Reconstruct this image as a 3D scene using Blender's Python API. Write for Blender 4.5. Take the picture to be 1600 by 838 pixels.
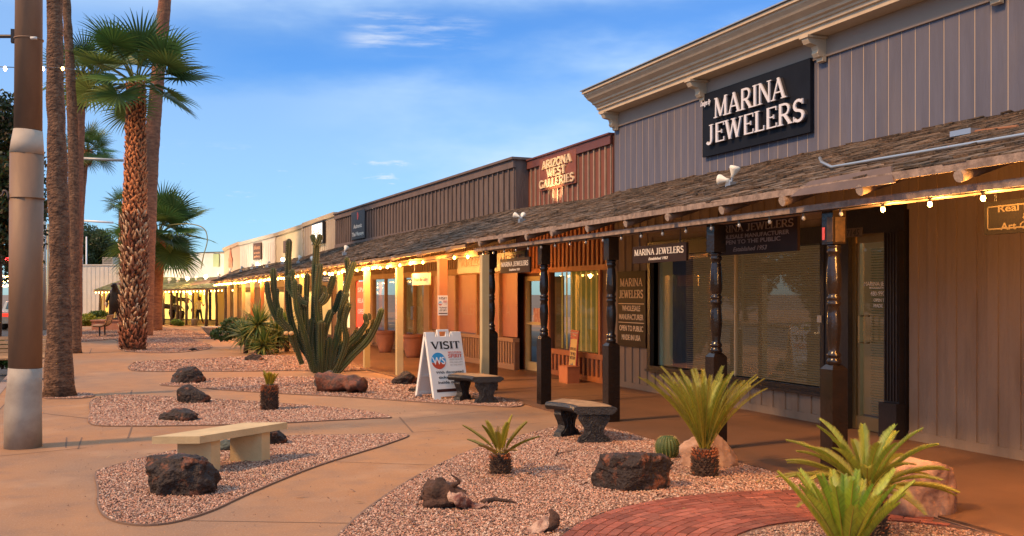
import bpy, bmesh, math, random
import numpy as np
from mathutils import Vector, Matrix, noise
R = math.radians
random.seed(7); RNG = np.random.default_rng(7)
for o in list(bpy.data.objects): bpy.data.objects.remove(o)
scene = bpy.context.scene
COL = scene.collection
# ---------------------------------------------------------------- camera
EYE = 1.65; F = 1555.0; HZ = 460.0
TH = math.atan(610 / F); CT, ST = math.cos(TH), math.sin(TH)
cd = bpy.data.cameras.new('camera'); cam = bpy.data.objects.new('camera', cd); COL.objects.link(cam)
cam.location = (0, 0, EYE); cam.rotation_euler = (R(90), 0, -TH)
cd.sensor_width = 36; cd.lens = 36 * F / 1600; cd.shift_y = (HZ - 419) / 1600
cd.clip_start = .1; cd.clip_end = 5000
scene.camera = cam
# ---------------------------------------------------------------- light
SUN_EL, SUN_DIR = R(43), Vector((1, .15, 0)).normalized()      # direction the light travels over the ground
sd = bpy.data.lights.new('sun', 'SUN'); sun = bpy.data.objects.new('sun', sd); COL.objects.link(sun)
sd.energy = 2.8; sd.angle = R(8); sd.color = (1, .55, .23)
dv = Vector((SUN_DIR.x * math.cos(SUN_EL), SUN_DIR.y * math.cos(SUN_EL), -math.sin(SUN_EL)))
sun.rotation_euler = dv.to_track_quat('-Z', 'Y').to_euler()
world = bpy.data.worlds.new('World'); scene.world = world; world.use_nodes = True
nt = world.node_tree; N = nt.nodes; L = nt.links
for n in list(N): N.remove(n)
def wn(t, **k):
    n = N.new(t)
    for a, b in k.items(): setattr(n, a, b)
    return n
out = wn('ShaderNodeOutputWorld'); bg = wn('ShaderNodeBackground'); bg.inputs[1].default_value = .072
L.new(bg.outputs[0], out.inputs[0])
sky = wn('ShaderNodeTexSky', sky_type='NISHITA', sun_disc=False)
sky.sun_elevation = SUN_EL; sky.sun_rotation = math.atan2(-SUN_DIR.x, -SUN_DIR.y)
sky.air_density = 1.0; sky.dust_density = .3; sky.ozone_density = 2.5
def wm(op, a, b=None, c=None, clamp=False):
    n = wn('ShaderNodeMath', operation=op, use_clamp=clamp)
    for i, v in enumerate((a, b, c)):
        if v is None: continue
        if isinstance(v, (int, float)): n.inputs[i].default_value = v
        else: L.new(v, n.inputs[i])
    return n.outputs[0]
tc = wn('ShaderNodeTexCoord'); sp = wn('ShaderNodeSeparateXYZ'); L.new(tc.outputs['Generated'], sp.inputs[0])
el = wm('MULTIPLY', wm('ARCSINE', sp.outputs[2]), 57.3)
az = wm('MULTIPLY', wm('ARCTAN2', sp.outputs[0], sp.outputs[1]), 57.3)
def sstep(x, a, b):
    n = wn('ShaderNodeMapRange', interpolation_type='SMOOTHSTEP'); L.new(x, n.inputs[0])
    n.inputs[1].default_value = a; n.inputs[2].default_value = b; return n.outputs[0]
def wnoise(sx, sy, scale, det=5, seed=0, rough=.55):
    cb = wn('ShaderNodeCombineXYZ'); L.new(wm('MULTIPLY', az, sx), cb.inputs[0]); L.new(wm('MULTIPLY', el, sy), cb.inputs[1]); cb.inputs[2].default_value = seed
    n = wn('ShaderNodeTexNoise'); L.new(cb.outputs[0], n.inputs[0]); n.inputs['Scale'].default_value = scale; n.inputs['Detail'].default_value = det; n.inputs['Roughness'].default_value = rough
    return n.outputs[0]
def wmix(f, a, b, blend='MIX'):
    n = wn('ShaderNodeMix', data_type='RGBA', blend_type=blend)
    if isinstance(f, (int, float)): n.inputs[0].default_value = f
    else: L.new(f, n.inputs[0])
    for i, v in ((6, a), (7, b)):
        if isinstance(v, tuple): n.inputs[i].default_value = v
        else: L.new(v, n.inputs[i])
    return n.outputs[2]
tint = wmix(1.0, sky.outputs[0], (.70, 1.08, 1.50, 1), 'MULTIPLY')
n1 = wnoise(.05, .16, 1.6, 5, 3)
# thin veil of high cloud with a clear band across it
band = wm('SUBTRACT', el, wm('ADD', wm('MULTIPLY', az, .10), 11.6))
band = wm('ADD', band, wm('MULTIPLY', wm('SUBTRACT', n1, .5), 7.0))
clear = wm('MULTIPLY', sstep(band, -2.6, 1.0), wm('SUBTRACT', 1, sstep(band, .6, 4.6)))
clear = wm('MULTIPLY', clear, sstep(az, -4, 9))
veil_hi = wm('MULTIPLY', sstep(el, 12.5, 18), wm('ADD', .52, wm('MULTIPLY', wnoise(.08, .3, 1.2, 6, 9), .95)), clamp=True)
veil_lo = wm('ADD', wm('MULTIPLY', sstep(el, 0, 8), .26), wm('MULTIPLY', wm('MULTIPLY', sstep(az, 6, 24), sstep(el, 1.5, 6)), wm('MULTIPLY', sstep(wnoise(.06, .16, 1.1, 5, 33), .36, .66), .62)), clamp=True)
veil = wm('MAXIMUM', veil_hi, veil_lo)
veil = wm('MULTIPLY', veil, wm('SUBTRACT', 1, wm('MULTIPLY', clear, .85)), clamp=True)
white = wn('ShaderNodeRGB'); white.outputs[0].default_value = (5.4, 7.2, 9.4, 1)
c1 = wmix(veil, tint, white.outputs[0])
deep = wmix(1.0, tint, (.55, .84, 1.05, 1), 'MULTIPLY')
c1 = wmix(wm('MULTIPLY', clear, .6), c1, deep)
# small wisps and low cumulus
wisp = sstep(wnoise(.22, 1.1, 1.3, 7, 21, .62), .60, .74)
wz = wm('MULTIPLY', wm('MULTIPLY', sstep(el, 2.5, 4), wm('SUBTRACT', 1, sstep(el, 7, 8.5))), wisp)
wz2 = wm('MULTIPLY', wm('MULTIPLY', sstep(el, 13.2, 14), wm('SUBTRACT', 1, sstep(el, 15.2, 16.2))), sstep(wnoise(.12, .9, 1.2, 6, 5, .6), .42, .75))
wz2 = wm('MULTIPLY', wz2, wm('MULTIPLY', sstep(az, 11, 14), wm('SUBTRACT', 1, sstep(az, 17, 21))))
c1 = wmix(wm('MULTIPLY', wm('MAXIMUM', wz, wz2), .75), c1, (7.5, 8, 8.6, 1))
L.new(c1, bg.inputs[0])
vs = scene.view_settings; vs.view_transform = 'Standard'; vs.look = 'None'; vs.exposure = .75; vs.gamma = 1; vs.use_curve_mapping = False
# ---------------------------------------------------------------- photo geometry -> place
def P(px, z, h=0.0):                      # point at depth z along the view, height h
    x = (px - 800) / F * z
    return Vector((x * CT + z * ST, z * CT - x * ST, h))
def gz(py): return F * EYE / (py - HZ)
def G(px, py, h=0.0):
    z = F * (EYE - h) / (py - HZ); return P(px, z, h)
def hz(py, z): return EYE - (py - HZ) / F * z
def onX(px, py, X):
    u = (px - 800) / F; t = X / (u * CT + ST)
    return Vector((X, t * (CT - u * ST), EYE - (py - HZ) / F * t))
def zX(px, X): return X / ((px - 800) / F * CT + ST)
# ---------------------------------------------------------------- materials
MATS = {}
def mat(name, c, rough=.8, c2=None, scale=8, bump=0, bscale=40, metal=0, emit=None, es=0, stretch=(1, 1, 1), spec=.5, attr=None, vor=False, lo=.35, hi=.65):
    if name in MATS: return MATS[name]
    m = bpy.data.materials.new(name); m.use_nodes = True; t = m.node_tree; b = t.nodes['Principled BSDF']
    b.inputs['Roughness'].default_value = rough; b.inputs['Metallic'].default_value = metal; b.inputs['Specular IOR Level'].default_value = spec
    c = tuple(c) + (1,)
    tcn = t.nodes.new('ShaderNodeTexCoord'); mp = t.nodes.new('ShaderNodeMapping'); mp.inputs['Scale'].default_value = stretch
    t.links.new(tcn.outputs['Object'], mp.inputs[0])
    if c2 is not None or attr:
        nz = t.nodes.new('ShaderNodeTexNoise'); nz.inputs['Scale'].default_value = scale; nz.inputs['Detail'].default_value = 8; nz.inputs['Roughness'].default_value = .62
        t.links.new(mp.outputs[0], nz.inputs[0])
        mr = t.nodes.new('ShaderNodeMapRange'); mr.inputs[1].default_value = lo; mr.inputs[2].default_value = hi
        t.links.new(nz.outputs[0], mr.inputs[0])
        mx = t.nodes.new('ShaderNodeMix'); mx.data_type = 'RGBA'
        t.links.new(mr.outputs[0], mx.inputs[0]); mx.inputs[6].default_value = c; mx.inputs[7].default_value = tuple(c2 if c2 else c[:3]) + (1,)
        o = mx.outputs[2]
        if attr:
            at = t.nodes.new('ShaderNodeAttribute'); at.attribute_name = attr
            m2 = t.nodes.new('ShaderNodeMix'); m2.data_type = 'RGBA'; m2.blend_type = 'MULTIPLY'; m2.inputs[0].default_value = 1
            t.links.new(o, m2.inputs[6]); t.links.new(at.outputs['Color'], m2.inputs[7]); o = m2.outputs[2]
        t.links.new(o, b.inputs['Base Color'])
    else: b.inputs['Base Color'].default_value = c
    if bump:
        n2 = t.nodes.new('ShaderNodeTexVoronoi' if vor else 'ShaderNodeTexNoise'); n2.inputs['Scale'].default_value = bscale
        if not vor: n2.inputs['Detail'].default_value = 6
        t.links.new(mp.outputs[0], n2.inputs[0])
        bp = t.nodes.new('ShaderNodeBump'); bp.inputs['Strength'].default_value = min(1, bump); bp.inputs['Distance'].default_value = .02 if bump <= 1 else .02 * bump
        t.links.new(n2.outputs[0], bp.inputs['Height']); t.links.new(bp.outputs[0], b.inputs['Normal'])
    if emit:
        b.inputs['Emission Color'].default_value = tuple(emit) + (1,); b.inputs['Emission Strength'].default_value = es
    MATS[name] = m; return m
def glassmat(name, tintc=(.9, .95, .92), fac=.14):
    if name in MATS: return MATS[name]
    m = bpy.data.materials.new(name); m.use_nodes = True; t = m.node_tree
    for n in list(t.nodes): t.nodes.remove(n)
    o = t.nodes.new('ShaderNodeOutputMaterial'); mx = t.nodes.new('ShaderNodeMixShader'); tr = t.nodes.new('ShaderNodeBsdfTransparent'); gl = t.nodes.new('ShaderNodeBsdfGlossy')
    tr.inputs[0].default_value = tintc + (1,); gl.inputs['Roughness'].default_value = .02
    lw = t.nodes.new('ShaderNodeLayerWeight'); fr = t.nodes.new('ShaderNodeMath'); fr.operation = 'POWER'; t.links.new(lw.outputs['Facing'], fr.inputs[0]); fr.inputs[1].default_value = 4
    ad = t.nodes.new('ShaderNodeMath'); ad.operation = 'MULTIPLY_ADD'; ad.inputs[1].default_value = .7; ad.inputs[2].default_value = fac + .04
    t.links.new(fr.outputs[0], ad.inputs[0]); t.links.new(ad.outputs[0], mx.inputs[0]); t.links.new(tr.outputs[0], mx.inputs[1]); t.links.new(gl.outputs[0], mx.inputs[2]); t.links.new(mx.outputs[0], o.inputs[0])
    MATS[name] = m; return m
# ---------------------------------------------------------------- mesh builder
class MB:
    def __init__(s): s.v = []; s.f = []; s.m = []; s.mi = 0; s.sm = []; s.smooth = False
    def add(s, vs, fs):
        n = len(s.v); s.v += [tuple(v) for v in vs]; s.f += [tuple(i + n for i in f) for f in fs]; s.m += [s.mi] * len(fs); s.sm += [s.smooth] * len(fs)
    def hexa(s, p):                        # p: 8 points, bottom 4 then top 4 (ccw)
        s.add(p, [(0, 3, 2, 1), (4, 5, 6, 7), (0, 1, 5, 4), (1, 2, 6, 5), (2, 3, 7, 6), (3, 0, 4, 7)])
    def box(s, a, b):
        x0, y0, z0 = [min(a[i], b[i]) for i in range(3)]; x1, y1, z1 = [max(a[i], b[i]) for i in range(3)]
        s.hexa([(x0, y0, z0), (x1, y0, z0), (x1, y1, z0), (x0, y1, z0), (x0, y0, z1), (x1, y0, z1), (x1, y1, z1), (x0, y1, z1)])
    def obox(s, o, ex, ey, ez):            # corner o and three edge vectors
        o = Vector(o); ex = Vector(ex); ey = Vector(ey); ez = Vector(ez)
        s.hexa([o, o + ex, o + ex + ey, o + ey, o + ez, o + ex + ez, o + ex + ey + ez, o + ey + ez])
    def bar(s, a, b, w, h, up=(0, 0, 1)):
        a = Vector(a); b = Vector(b); d = (b - a).normalized(); r = d.cross(Vector(up)).normalized(); u = r.cross(d)
        s.obox(a - r * w / 2 - u * h / 2, r * w, b - a, u * h)
    def tube(s, pts, rad, seg=10, caps=True, ribs=None):
        pts = [Vector(p) for p in pts]; n = len(pts)
        if isinstance(rad, (int, float)): rad = [rad] * n
        rings = []; prev = None
        for i, p in enumerate(pts):
            d = (pts[min(i + 1, n - 1)] - pts[max(i - 1, 0)]).normalized()
            if prev is None:
                a = Vector((1, 0, 0)) if abs(d.x) < .9 else Vector((0, 1, 0)); r = d.cross(a).normalized()
            else: r = (prev - d * prev.dot(d)).normalized()
            prev = r; u = d.cross(r); ring = []
            for k in range(seg):
                t = 2 * math.pi * k / seg; q = rad[i]
                if ribs: q *= (1 if k % 2 == 0 else ribs)
                ring.append(p + (r * math.cos(t) + u * math.sin(t)) * q)
            rings.append(ring)
        vs = [v for r_ in rings for v in r_]; fs = []
        for i in range(n - 1):
            for k in range(seg):
                k2 = (k + 1) % seg; fs.append((i * seg + k, i * seg + k2, (i + 1) * seg + k2, (i + 1) * seg + k))
        if caps: fs.append(tuple(range(seg - 1, -1, -1))); fs.append(tuple((n - 1) * seg + k for k in range(seg)))
        s.add(vs, fs)
    def lathe(s, c, prof, seg=20, sq=False):
        c = Vector(c); vs = []; n = len(prof)
        for r, h in prof:
            for k in range(seg):
                t = 2 * math.pi * (k + .5) / seg; vs.append((c.x + r * math.cos(t), c.y + r * math.sin(t), c.z + h))
        fs = [(i * seg + k, i * seg + (k + 1) % seg, (i + 1) * seg + (k + 1) % seg, (i + 1) * seg + k) for i in range(n - 1) for k in range(seg)]
        fs.append(tuple(range(seg - 1, -1, -1))); fs.append(tuple((n - 1) * seg + k for k in range(seg)))
        s.add(vs, fs)
    def prism(s, poly, o, ex, ey, ez):     # poly 2D in (ex,ey), extruded by ez
        o = Vector(o); ex = Vector(ex); ey = Vector(ey); ez = Vector(ez); n = len(poly)
        lo = [o + ex * a + ey * b for a, b in poly]; hi = [p + ez for p in lo]
        fs = [tuple(range(n - 1, -1, -1)), tuple(range(n, 2 * n))] + [(i, (i + 1) % n, n + (i + 1) % n, n + i) for i in range(n)]
        s.add(lo + hi, fs)
    def quad(s, a, b, c, d): s.add([a, b, c, d], [(0, 1, 2, 3)])
    def build(s, name, mats, parent=None, loc=None, fixn=True):
        me = bpy.data.meshes.new(name)
        o0 = Vector(loc) if loc is not None else (parent_world(parent) if parent else Vector((0, 0, 0)))
        me.from_pydata([(v[0] - o0.x, v[1] - o0.y, v[2] - o0.z) for v in s.v], [], s.f)
        if not isinstance(mats, (list, tuple)): mats = [mats]
        for m in mats: me.materials.append(m)
        me.polygons.foreach_set('material_index', s.m); me.polygons.foreach_set('use_smooth', s.sm)
        if fixn and len(s.f) < 60000:
            bm = bmesh.new(); bm.from_mesh(me); bmesh.ops.recalc_face_normals(bm, faces=bm.faces); bm.to_mesh(me); bm.free()
        me.update(); o = bpy.data.objects.new(name, me); COL.objects.link(o)
        if parent: o.parent = parent
        o.location = o0 - (parent_world(parent) if parent else Vector((0, 0, 0)))
        return o
def parent_world(p):
    v = Vector((0, 0, 0))
    while p: v += p.location; p = p.parent
    return v
def tag(o, label, cat, group=None, kind=None):
    if label: o['label'] = label
    if cat: o['category'] = cat
    if group: o['group'] = group
    if kind: o['kind'] = kind
    return o
def thing(name, loc, label, cat, group=None):
    o = bpy.data.objects.new(name, None); COL.objects.link(o); o.location = loc; o.empty_display_size = .2
    return tag(o, label, cat, group)
def struct(o): o['kind'] = 'structure'; return o
def copy_tree(o, parent=None, loc=None):
    c = o.copy(); COL.objects.link(c); c.parent = parent
    if loc is not None: c.location = loc
    for ch in [x for x in bpy.data.objects if x.parent == o]: copy_tree(ch, c)
    return c
def rough(o, lv=2, amp=.02, sc=3):         # organic surface noise on a built mesh
    for v in o.data.vertices:
        v.co += noise.noise_vector(v.co * sc) * amp
# wall frames -----------------------------------------------------
class Wall:
    def __init__(s, a, b):
        s.a = Vector((a[0], a[1], 0)); s.b = Vector((b[0], b[1], 0)); s.d = (s.b - s.a).normalized(); s.n = Vector((s.d.y, -s.d.x, 0)); s.len = (s.b - s.a).length
    def s(s_, px, off=0):
        r = P(px, 1.0); q = s_.a + s_.n * off
        # q + d*s = r*t
        det = s_.d.x * (-r.y) - (-r.x) * s_.d.y
        return (-q.x * (-r.y) - (-r.x) * (-q.y)) / det
    def pt(s_, s, h, off=0): p = s_.a + s_.d * s + s_.n * off; return Vector((p.x, p.y, h))
    def h(s_, px, py, off=0):
        p = s_.pt(s_.s(px, off), 0, off); z = p.y * CT + p.x * ST
        return hz(py, z)
    def box(s_, mb, s0, s1, h0, h1, o0, o1):
        if s0 > s1: s0, s1 = s1, s0
        mb.obox(s_.pt(s0, h0, o0), s_.d * (s1 - s0), s_.n * (o1 - o0), Vector((0, 0, h1 - h0)))
    def quad(s_, mb, s0, s1, h0, h1, o): mb.quad(s_.pt(s0, h0, o), s_.pt(s1, h0, o), s_.pt(s1, h1, o), s_.pt(s0, h1, o))
    def battens(s_, mb, s0, s1, h0, h1, pitch, w, o0, o1):
        n = max(1, round((s1 - s0) / pitch)); p = (s1 - s0) / n
        for i in range(n + 1):
            c = s0 + i * p; a, b = max(s0, c - w / 2), min(s1, c + w / 2)
            jx = random.uniform(-.004, .004); s_.box(mb, a + jx, b + jx, h0, h1, o0, o1)
# lettering ---------------------------------------------------------
def text_mesh(body, size, extrude=.004, bold=0, shear=0, align='CENTER', spacing=1):
    cu = bpy.data.curves.new('t', 'FONT'); cu.body = body; cu.size = size; cu.extrude = extrude; cu.offset = bold; cu.shear = shear; cu.align_x = align; cu.space_character = spacing; cu.resolution_u = 3
    o = bpy.data.objects.new('t', cu); COL.objects.link(o)
    bpy.context.view_layer.update()
    me = bpy.data.meshes.new_from_object(o.evaluated_get(bpy.context.evaluated_depsgraph_get()))
    vs = [v.co.copy() for v in me.vertices]; fs = [tuple(p.vertices) for p in me.polygons]
    bpy.data.objects.remove(o); bpy.data.curves.remove(cu); bpy.data.meshes.remove(me)
    return vs, fs
def put_text(mb, body, o, ex, up, nn, size, width=None, **k):
    """o: centre of the baseline; width: squeeze the line to this width"""
    vs, fs = text_mesh(body, size, **k)
    if not vs: return
    x0 = min(v.x for v in vs); x1 = max(v.x for v in vs); sx = 1 if width is None else width / (x1 - x0); cx = (x0 + x1) / 2
    al = k.get('align', 'CENTER'); 
    if al == 'LEFT': cx = x0
    mb.add([Vector(o) + Vector(ex) * ((v.x - cx) * sx) + Vector(up) * v.y + Vector(nn) * v.z for v in vs], fs)
# serif capitals drawn as strokes: list of (points, thickness)
def arc(cx, cy, rx, ry, a0, a1, n=12): return [(cx + rx * math.cos(R(a0 + (a1 - a0) * i / n)), cy + ry * math.sin(R(a0 + (a1 - a0) * i / n))) for i in range(n + 1)]
T_, t_, s_ = .17, .10, .055
def sf(x, y, w=.30): return ([(x - w / 2, y), (x + w / 2, y)], s_)
GL = {
 'A': (.86, [([(.10, .0), (.44, 1)], t_), ([(.40, 1), (.76, 0)], T_), ([(.22, .33), (.64, .33)], s_ * 1.3), sf(.10, .028, .26), sf(.76, .028, .32)]),
 'E': (.72, [([(.17, 0), (.17, 1)], T_), ([(.1, .965), (.66, .965)], .07), ([(.1, .035), (.68, .035)], .07), ([(.17, .52), (.5, .52)], .07), ([(.645, .99), (.645, .80)], s_), ([(.665, .01), (.665, .22)], s_), ([(.5, .42), (.5, .62)], s_)]),
 'G': (.88, [(arc(.46, .5, .36, .46, 50, 335), .14), ([(.76, .02), (.76, .42)], T_ * .9), sf(.74, .42, .3), ([(.72, .98), (.72, .76)], s_)]),
 'I': (.36, [([(.18, 0), (.18, 1)], T_), sf(.18, .028), sf(.18, .972)]),
 'J': (.58, [([(.36, 1), (.36, .25)] + arc(.2, .22, .16, .2, 0, -150, 8)[1:], T_ * .92), sf(.36, .972)]),
 'L': (.68, [([(.17, 0), (.17, 1)], T_), sf(.17, .972), ([(.05, .035), (.62, .035)], .07), ([(.605, .01), (.605, .24)], s_)]),
 'M': (1.05, [([(.14, 0), (.17, 1)], t_), ([(.17, 1), (.52, .05)], T_), ([(.52, .05), (.86, 1)], t_), ([(.86, 1), (.88, 0)], T_), sf(.14, .028, .26), sf(.88, .028, .32), sf(.14, .972, .2), sf(.9, .972, .2)]),
 'N': (.90, [([(.15, 0), (.15, 1)], t_), ([(.15, 1), (.75, 0)], T_), ([(.75, 0), (.75, 1)], t_), sf(.15, .028, .26), sf(.13, .972, .22), sf(.75, .972, .26)]),
 'O': (.88, [(arc(.44, .5, .35, .46, 0, 360, 24), .15)]),
 'P': (.76, [([(.17, 0), (.17, 1)], T_), ([(.1, .965), (.42, .965)] + arc(.42, .70, .24, .265, 90, -90, 8)[1:] + [(.17, .435)], .12), sf(.17, .028)]),
 'R': (.84, [([(.17, 0), (.17, 1)], T_), ([(.1, .965), (.42, .965)] + arc(.42, .72, .22, .245, 90, -90, 8)[1:] + [(.17, .475)], .12), ([(.40, .48), (.72, 0)], T_), sf(.17, .028), sf(.74, .028, .26)]),
 'S': (.70, [(arc(.34, .73, .22, .235, 35, 240, 9) + arc(.34, .26, .25, .235, 75, -145, 9), .15), ([(.56, 1), (.56, .76)], s_), ([(.09, 0), (.09, .25)], s_)]),
 'T': (.76, [([(.38, 0), (.38, 1)], T_), sf(.38, .028), ([(.06, .965), (.70, .965)], .07), ([(.075, .99), (.075, .76)], s_), ([(.685, .99), (.685, .76)], s_)]),
 'V': (.84, [([(.10, 1), (.42, 0)], T_), ([(.42, 0), (.74, 1)], t_), sf(.10, .972), sf(.74, .972, .26)]),
 'W': (1.2, [([(.10, 1), (.36, 0)], T_), ([(.36, 0), (.60, .95)], t_), ([(.58, .95), (.84, 0)], T_), ([(.84, 0), (1.08, 1)], t_), sf(.10, .972), sf(.58, .972), sf(1.08, .972, .26)]),
 'Z': (.74, [([(.62, .96), (.12, .04)], T_), ([(.08, .965), (.66, .965)], .07), ([(.08, .035), (.68, .035)], .07), ([(.10, .99), (.10, .78)], s_), ([(.665, .01), (.665, .22)], s_)]),
 ' ': (.4, [])}
def serif(mb, word, o, ex, up, nn, h, width=None, depth=.02, weight=1.0):
    """o: centre of baseline"""
    tot = sum(GL[c][0] for c in word) ; sx = h if width is None else width / tot
    ex = Vector(ex); up = Vector(up); nn = Vector(nn); o = Vector(o); x = -tot / 2; lay = 0
    for ch in word:
        w, st = GL[ch]
        for pts, th in st:
            lay += 1; dep = depth + (lay % 7) * .0004; th *= weight
            lft, rgt = [], []; n = len(pts)
            for i, p in enumerate(pts):
                a = pts[max(i - 1, 0)]; b = pts[min(i + 1, n - 1)]
                dx, dy = b[0] - a[0], b[1] - a[1]; l = math.hypot(dx, dy) or 1
                nx, ny = -dy / l * th / 2, dx / l * th / 2
                lft.append((p[0] + nx, min(1, max(0, p[1] + ny)) if n < 4 else p[1] + ny)); rgt.append((p[0] - nx, min(1, max(0, p[1] - ny)) if n < 4 else p[1] - ny))
            q = [o + ex * ((x + a) * sx) + up * (b * h) for a, b in lft + rgt]
            vs = q + [v + nn * dep for v in q]; m = 2 * n; fs = []
            for i in range(n - 1):
                fs += [(m + i, m + i + 1, m + n + i + 1, m + n + i), (i, n + i, n + i + 1, i + 1), (i, i + 1, m + i + 1, m + i), (n + i, m + n + i, m + n + i + 1, n + i + 1)]
            fs += [(0, m, m + n, n), (n - 1, 2 * n - 1, m + 2 * n - 1, m + n - 1)]
            mb.add(vs, fs)
        x += w
def smooth_poly(pts, k=6):
    out = []; n = len(pts)
    for i in range(n):
        p0, p1, p2, p3 = [Vector(pts[(i + j) % n]) for j in (-1, 0, 1, 2)]
        for q in range(k):
            t = q / k; out.append(.5 * ((2 * p1) + (p2 - p0) * t + (2 * p0 - 5 * p1 + 4 * p2 - p3) * t * t + (3 * p1 - p0 - 3 * p2 + p3) * t ** 3))
    return out
def smooth_line(pts, k=5):
    out = []; n = len(pts); pts = [Vector(p) for p in pts]
    for i in range(n - 1):
        p0, p1, p2, p3 = pts[max(i - 1, 0)], pts[i], pts[i + 1], pts[min(i + 2, n - 1)]
        for q in range(k):
            t = q / k; out.append(.5 * ((2 * p1) + (p2 - p0) * t + (2 * p0 - 5 * p1 + 4 * p2 - p3) * t * t + (3 * p1 - p0 - 3 * p2 + p3) * t ** 3))
    out.append(pts[-1]); return out
# ================================================================= SETTING
CONC = mat('concrete', (.365, .178, .070), .82, (.285, .138, .058), 1.1, .3, 90, lo=.3, hi=.7)
def add_layer(m, c, scale, lo, hi, fac=1.0, stretch=(1, 1, 1), detail=6):
    t = m.node_tree; b = t.nodes['Principled BSDF']; src = b.inputs['Base Color'].links[0].from_socket
    tcn = t.nodes.new('ShaderNodeTexCoord'); mp = t.nodes.new('ShaderNodeMapping'); mp.inputs['Scale'].default_value = stretch; t.links.new(tcn.outputs['Object'], mp.inputs[0])
    nz = t.nodes.new('ShaderNodeTexNoise'); nz.inputs['Scale'].default_value = scale; nz.inputs['Detail'].default_value = detail; t.links.new(mp.outputs[0], nz.inputs[0])
    mr = t.nodes.new('ShaderNodeMapRange'); mr.inputs[1].default_value = lo; mr.inputs[2].default_value = hi; mr.inputs[4].default_value = fac; t.links.new(nz.outputs[0], mr.inputs[0])
    mx = t.nodes.new('ShaderNodeMix'); mx.data_type = 'RGBA'; t.links.new(mr.outputs[0], mx.inputs[0]); t.links.new(src, mx.inputs[6]); mx.inputs[7].default_value = tuple(c) + (1,); t.links.new(mx.outputs[2], b.inputs['Base Color'])
add_layer(CONC, (.205, .145, .105), .35, .44, .62, .7, (1, .5, 1)); add_layer(CONC, (.20, .12, .075), 3.2, .50, .72, .6); add_layer(CONC, (.42, .26, .15), 1.4, .55, .75, .5); add_layer(CONC, (.42, .27, .17), 55, .5, .72, .35, detail=2); add_layer(CONC, (.10, .06, .04), 11, .70, .74, .5)
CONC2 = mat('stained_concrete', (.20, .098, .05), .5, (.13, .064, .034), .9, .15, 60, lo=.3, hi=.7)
SOIL = mat('dry_soil', (.2, .15, .11), .95, (.14, .10, .07), .2)
ASPH = mat('asphalt', (.05, .052, .056), .85, (.035, .036, .04), 6, .3, 200)
mb = MB(); S = 2500; mb.quad((-S, -S, -.15), (S, -S, -.15), (S, S, -.15), (-S, S, -.15)); struct(mb.build('ground', SOIL))
CX0, CX1 = -1.75, -2.6                     # kerb line near / far
def kerb(y): return CX0 + (CX1 - CX0) * (y - 15) / 25
mb = MB(); mb.quad((-16, -30, -.146), (kerb(-30) , -30, -.146), (kerb(90), 90, -.146), (-16, 90, -.146)); struct(mb.build('road', ASPH))
mb = MB(); mb.box((-16.4, -30, -.146), (-16.1, 90, -.03)); mb.box((-16.4, -30, -.146), (-60, 90, -.04)); struct(mb.build('far_pavement', CONC))
mb = MB(); mb.add([(kerb(-20), -20, 0), (30, -20, 0), (30, 90, 0), (kerb(90), 90, 0), (kerb(-20), -20, -.15), (30, -20, -.15), (30, 90, -.15), (kerb(90), 90, -.15)], [(0, 1, 2, 3), (0, 3, 7, 4), (0, 4, 5, 1), (1, 5, 6, 2), (2, 6, 7, 3)])
struct(mb.build('sidewalk', CONC))
mb = MB(); mb.add([(kerb(-20) - .16, -20, .003), (kerb(-20), -20, .006), (kerb(90), 90, .006), (kerb(90) - .16, 90, .003), (kerb(-20) - .2, -20, -.146), (kerb(90) - .2, 90, -.146)], [(0, 1, 2, 3), (4, 0, 3, 5)])
struct(mb.build('kerb', mat('kerb_paint', (.30, .22, .18), .8, (.22, .15, .12), 3)))
# joints scored in the pavement
JOINT = mat('joint', (.15, .09, .06), .95)
SKIPB = []
mb = MB()
def joint(pts, w=.018):
    w *= .8
    q = [G(*p) for p in pts]
    for a, b in zip(q, q[1:]):
        d = (b - a).normalized(); r = Vector((d.y, -d.x, 0)) * w / 2; z = Vector((0, 0, .003))
        mb.quad(a - r + z, a + r + z, b + r + z, b - r + z)
joint([(624, 652), (645, 676)], .03); joint([(0, 713), (135, 700)]); joint([(103, 700), (104, 684)], .02); joint([(122, 702), (128, 684)], .02)
joint([(525, 722), (675, 727)], .012); joint([(290, 814), (545, 818)], .012); joint([(640, 655), (760, 643)], .012)
joint([(203, 622), (206, 610)], .03); joint([(12, 640), (143, 655)]); joint([(72, 625), (205, 610)]); joint([(140, 553), (143, 545)], .03)
joint([(10, 600), (68, 545)], .03); joint([(200, 685), (206, 668)], .025); joint([(400, 600), (560, 588)], .012); joint([(645, 676), (860, 660)], .012)
joint([(0, 640), (70, 563)], .02); joint([(250, 600), (330, 612)], .012)
struct(mb.build('pavement_joints', JOINT))
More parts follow.
